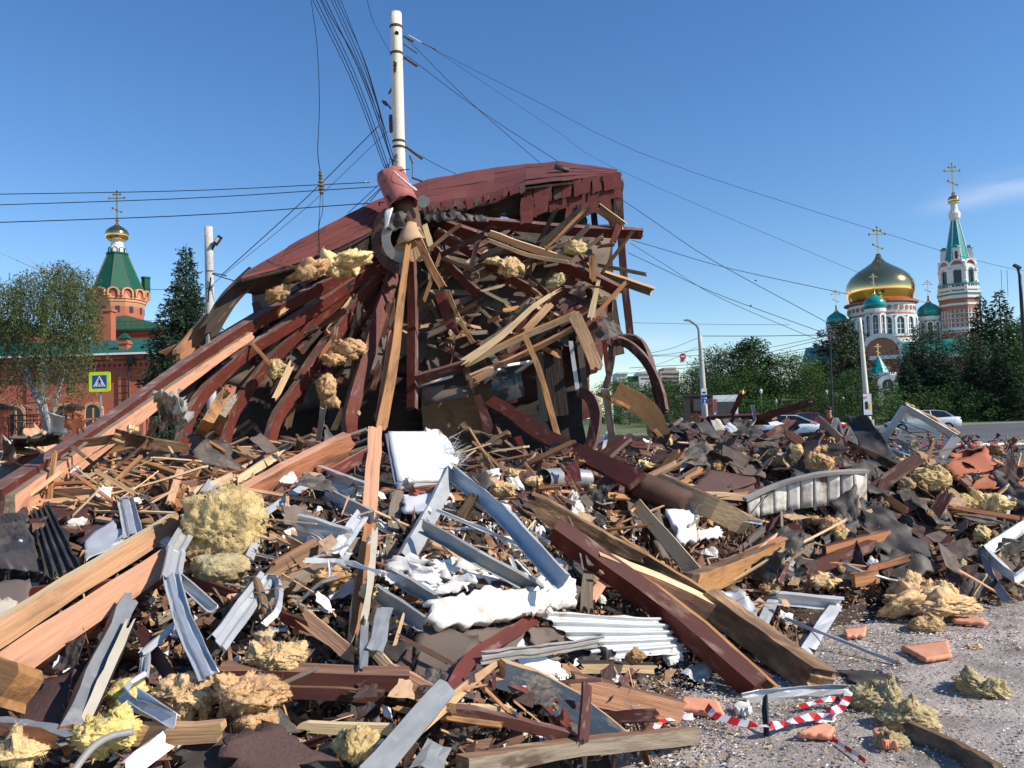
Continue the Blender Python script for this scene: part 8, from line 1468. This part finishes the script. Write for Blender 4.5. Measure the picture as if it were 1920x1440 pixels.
skinfig('sweater', [J(0, 0, .93, .165, .125), J(0, 0, 1.15, .165, .125), J(0, .01, 1.36, .18, .13), J(0, .01, 1.47, .085), J(.2, .02, 1.42, .08), J(.27, .03, 1.16, .068), J(.305, -.03, .93, .052), J(-.2, .02, 1.42, .08), J(-.25, .06, 1.17, .068), J(-.265, 0, .95, .052)], [(0, 1), (1, 2), (2, 3), (2, 4), (4, 5), (5, 6), (2, 7), (7, 8), (8, 9)], 'sweater', man)
skinfig('trousers', [J(0, 0, .96, .15, .115), J(.09, 0, .85, .105), J(.10, -.06, .50, .08), J(.12, .04, .13, .065), J(-.09, 0, .85, .105), J(-.10, .06, .50, .08), J(-.12, .22, .15, .065)], [(0, 1), (1, 2), (2, 3), (0, 4), (4, 5), (5, 6)], 'trousers', man)
for x, y, z in ((.1, -.03, .05), (-.13, .14, .06)): b = MB(); b.lathe(Vector((md_ * 0 + q.x + x, md_ + y, z)), [(.045, -.045), (.055, 0), (.03, .04)], 10); b.build('shoe', 'shoe', man)
V0, F0 = ico(3); V = np.array([p * (np.array([.088, .10, .078]) if p[2] > -.1 else np.array([.08, .09, .05])) for p in V0]); Vh = [tuple(np.array([q.x - .022, md_ + .012, 1.735]) + v + (np.array([.0, .0, .0]))) for v in V]; MO('hair', Vh, F0, 'hair', man, None, None, True)
b = MB(); hc = Vector((q.x - .045, md_, 1.68)); b.box(hc + Vector((-.085, -.01, -.005)), (.035, .022, .035)); b.build('nose', 'skin', man)
for dy in (-.035,): b = MB(); b.box(hc + Vector((-.07, dy - .03, .02)), (.02, .02, .012)); b.build('eye', 'hair', man); b = MB(); b.box(hc + Vector((-.07, dy - .02, -.045)), (.03, .04, .008)); b.build('mouth', 'rusty', man); b = MB(); b.lathe(hc + Vector((.01, -.085, 0)), [(.012, -.03), (.022, 0), (.012, .03)], 8); b.build('ear', 'skin', man)

# ---------------------------------------------------------------- say of each scrap what it lies beside
MARK = [(420, 985, 'the big yellow wool block'), (150, 1080, 'the long raw boards'), (100, 1010, 'the corrugated dark panel'), (40, 1120, 'the bent red rail at left'), (370, 1150, 'the kinked steel profile'), (500, 1110, 'the steel hoop'), (560, 880, 'the split orange timber'), (790, 860, 'the insulated panel'), (700, 900, 'the upright foam crusted board'), (735, 1010, 'the whitish grey post'), (620, 960, 'the steel channel pair'), (610, 1030, 'the broad steel tray'),
 (850, 900, 'the stud frame corner'), (970, 980, 'the shining stud'), (900, 1060, 'the crossing steel stud'), (820, 1075, 'the plaster flakes'), (920, 1140, 'the white gypsum slab'), (1140, 1190, 'the ribbed white sheet'), (760, 1150, 'the sloping steel channel'), (670, 1180, 'the lower orange board'), (840, 1240, 'the taupe sheet'), (600, 1275, 'the level brown beam'), (470, 1300, 'the brown wool mass'), (360, 1300, 'the tan wool'), (200, 1370, 'the lemon wool'), (180, 1260, 'the slanting frame side'), (90, 1320, 'the faded shingle sheet'), (340, 1372, 'the stained raw offcut'),
 (500, 1410, 'the brown roofing felt'), (665, 1395, 'the bottom wool lump'), (770, 1360, 'the grey steel channel'), (1000, 1320, 'the smooth red sheet'), (1090, 1340, 'the blue flaked board'), (1080, 1405, 'the grey weathered plank'), (1170, 1305, 'the broad tan board'), (945, 905, 'the two wool tufts'), (1060, 898, 'the flexible duct'), (1090, 860, 'the sagging eave beam'), (1195, 910, 'the open tube end'), (1250, 1010, 'the pale leaning board'), (1275, 990, 'the white sack'), (1310, 945, 'the half round trunk slab'), (1350, 900, 'the brown shingle sheet'), (1100, 1000, 'the bark slab'), (1230, 1130, 'the red box beam'), (1430, 1200, 'the thick brown log'),
 (1380, 1065, 'the brown split log'), (1455, 1045, 'the shiny black plastic'), (1510, 1160, 'the standing steel frame'), (1510, 940, 'the panelled fascia'), (1440, 840, 'the folded grey felt'), (1530, 855, 'the brown wool drape'), (1620, 830, 'the tall black cloth'), (1720, 830, 'the window frame'), (1700, 990, 'the draped roofing cloth'), (1740, 900, 'the pale wool heap'), (1820, 880, 'the terracotta panels'), (1850, 940, 'the right wool lump'), (1890, 1050, 'the tangled steel frame'), (1745, 1130, 'the long wool mass'), (1600, 1030, 'the orange brown board'), (1590, 1085, 'the small orange block'), (1360, 820, 'the pale rimmed felt'), (1250, 830, 'the fuzzy wool'), (1200, 790, 'the ply tray'), (1295, 820, 'the red arched rib'), (1400, 785, 'the wide dark red beam'),
 (200, 850, 'the left slope boards'), (60, 930, 'the peeled raw board'), (330, 840, 'the brown log stub'), (250, 805, 'the wool hump'), (60, 830, 'the iron gate'), (325, 880, 'the first curved rafter foot'), (415, 860, 'the second curved rafter foot'), (505, 840, 'the third curved rafter foot'), (660, 825, 'the widest rafter foot'), (740, 650, 'the tall orange board'), (775, 620, 'the straight middle rafter'), (660, 655, 'the draped brown wool'), (613, 735, 'the hanging wool strip'), (516, 692, 'the purlin wool'), (560, 620, 'the left rafters'), (470, 600, 'the left raw batten'), (640, 500, 'the shingle edge wool'),
 (860, 510, 'the right leaning rafter'), (955, 500, 'the folded yellow wool'), (1078, 465, 'the curled pale wool'), (990, 460, 'the two tone board'), (1120, 510, 'the upright brown block'), (950, 620, 'the splintered pale strip'), (1000, 640, 'the climbing boards'), (1100, 640, 'the thick tan board'), (1040, 540, 'the grey wool scrap'), (850, 600, 'the short red rafter'), (880, 660, 'the fascia corner'), (1080, 560, 'the crossing red rail'), (1030, 760, 'the slender hanging batten'), (940, 720, 'the broken window')]
def pix(v):
    q = v - CAM; z = q.dot(fw); return 960 + F * q.dot(rt) / z, 720 - F * q.dot(up) / z
seen = {}
for o in list(COL.objects):
    lb = o.get('label')
    if lb and lb.endswith('@'):
        x, y = pix(o.location); mx_, my_, nm = min(MARK, key=lambda m: (m[0] - x) ** 2 + ((m[1] - y) * 1.3) ** 2); dx, dy = x - mx_, (y - my_) * 1.2
        side = ('right of' if dx > 0 else 'left of') if abs(dx) > abs(dy) else ('below' if dy > 0 else 'above')
        o['label'] = lb[:-1] + side + ' ' + nm; seen.setdefault(o['label'], []).append((x, o))
ORD = ['first', 'second', 'third', 'fourth', 'fifth', 'sixth', 'seventh', 'eighth', 'ninth', 'tenth', 'eleventh', 'twelfth']
for lb, v in seen.items():
    if 1 < len(v) <= 12 and len(lb.split()) <= 13:
        for k, (x, o) in enumerate(sorted(v, key=lambda t: t[0])): o['label'] = '%s, %s from left' % (lb, ORD[k])
SIDE = {}
for o in COL.objects:
    if o.get('group') in ('white plaster flakes beside the post', 'far row of park trees', 'cables of the bundle above the roof', 'cut leads at the pink sleeve', 'park lamps', 'drop wires at right'): SIDE.setdefault(o['group'], []).append(o)
for g_, v in SIDE.items():
    v.sort(key=lambda o: pix(o.location)[0])
    for k, o in enumerate(v[:12]): o['label'] = ' '.join(o['label'].split()[:12]) + ', %s from left' % ORD[k]
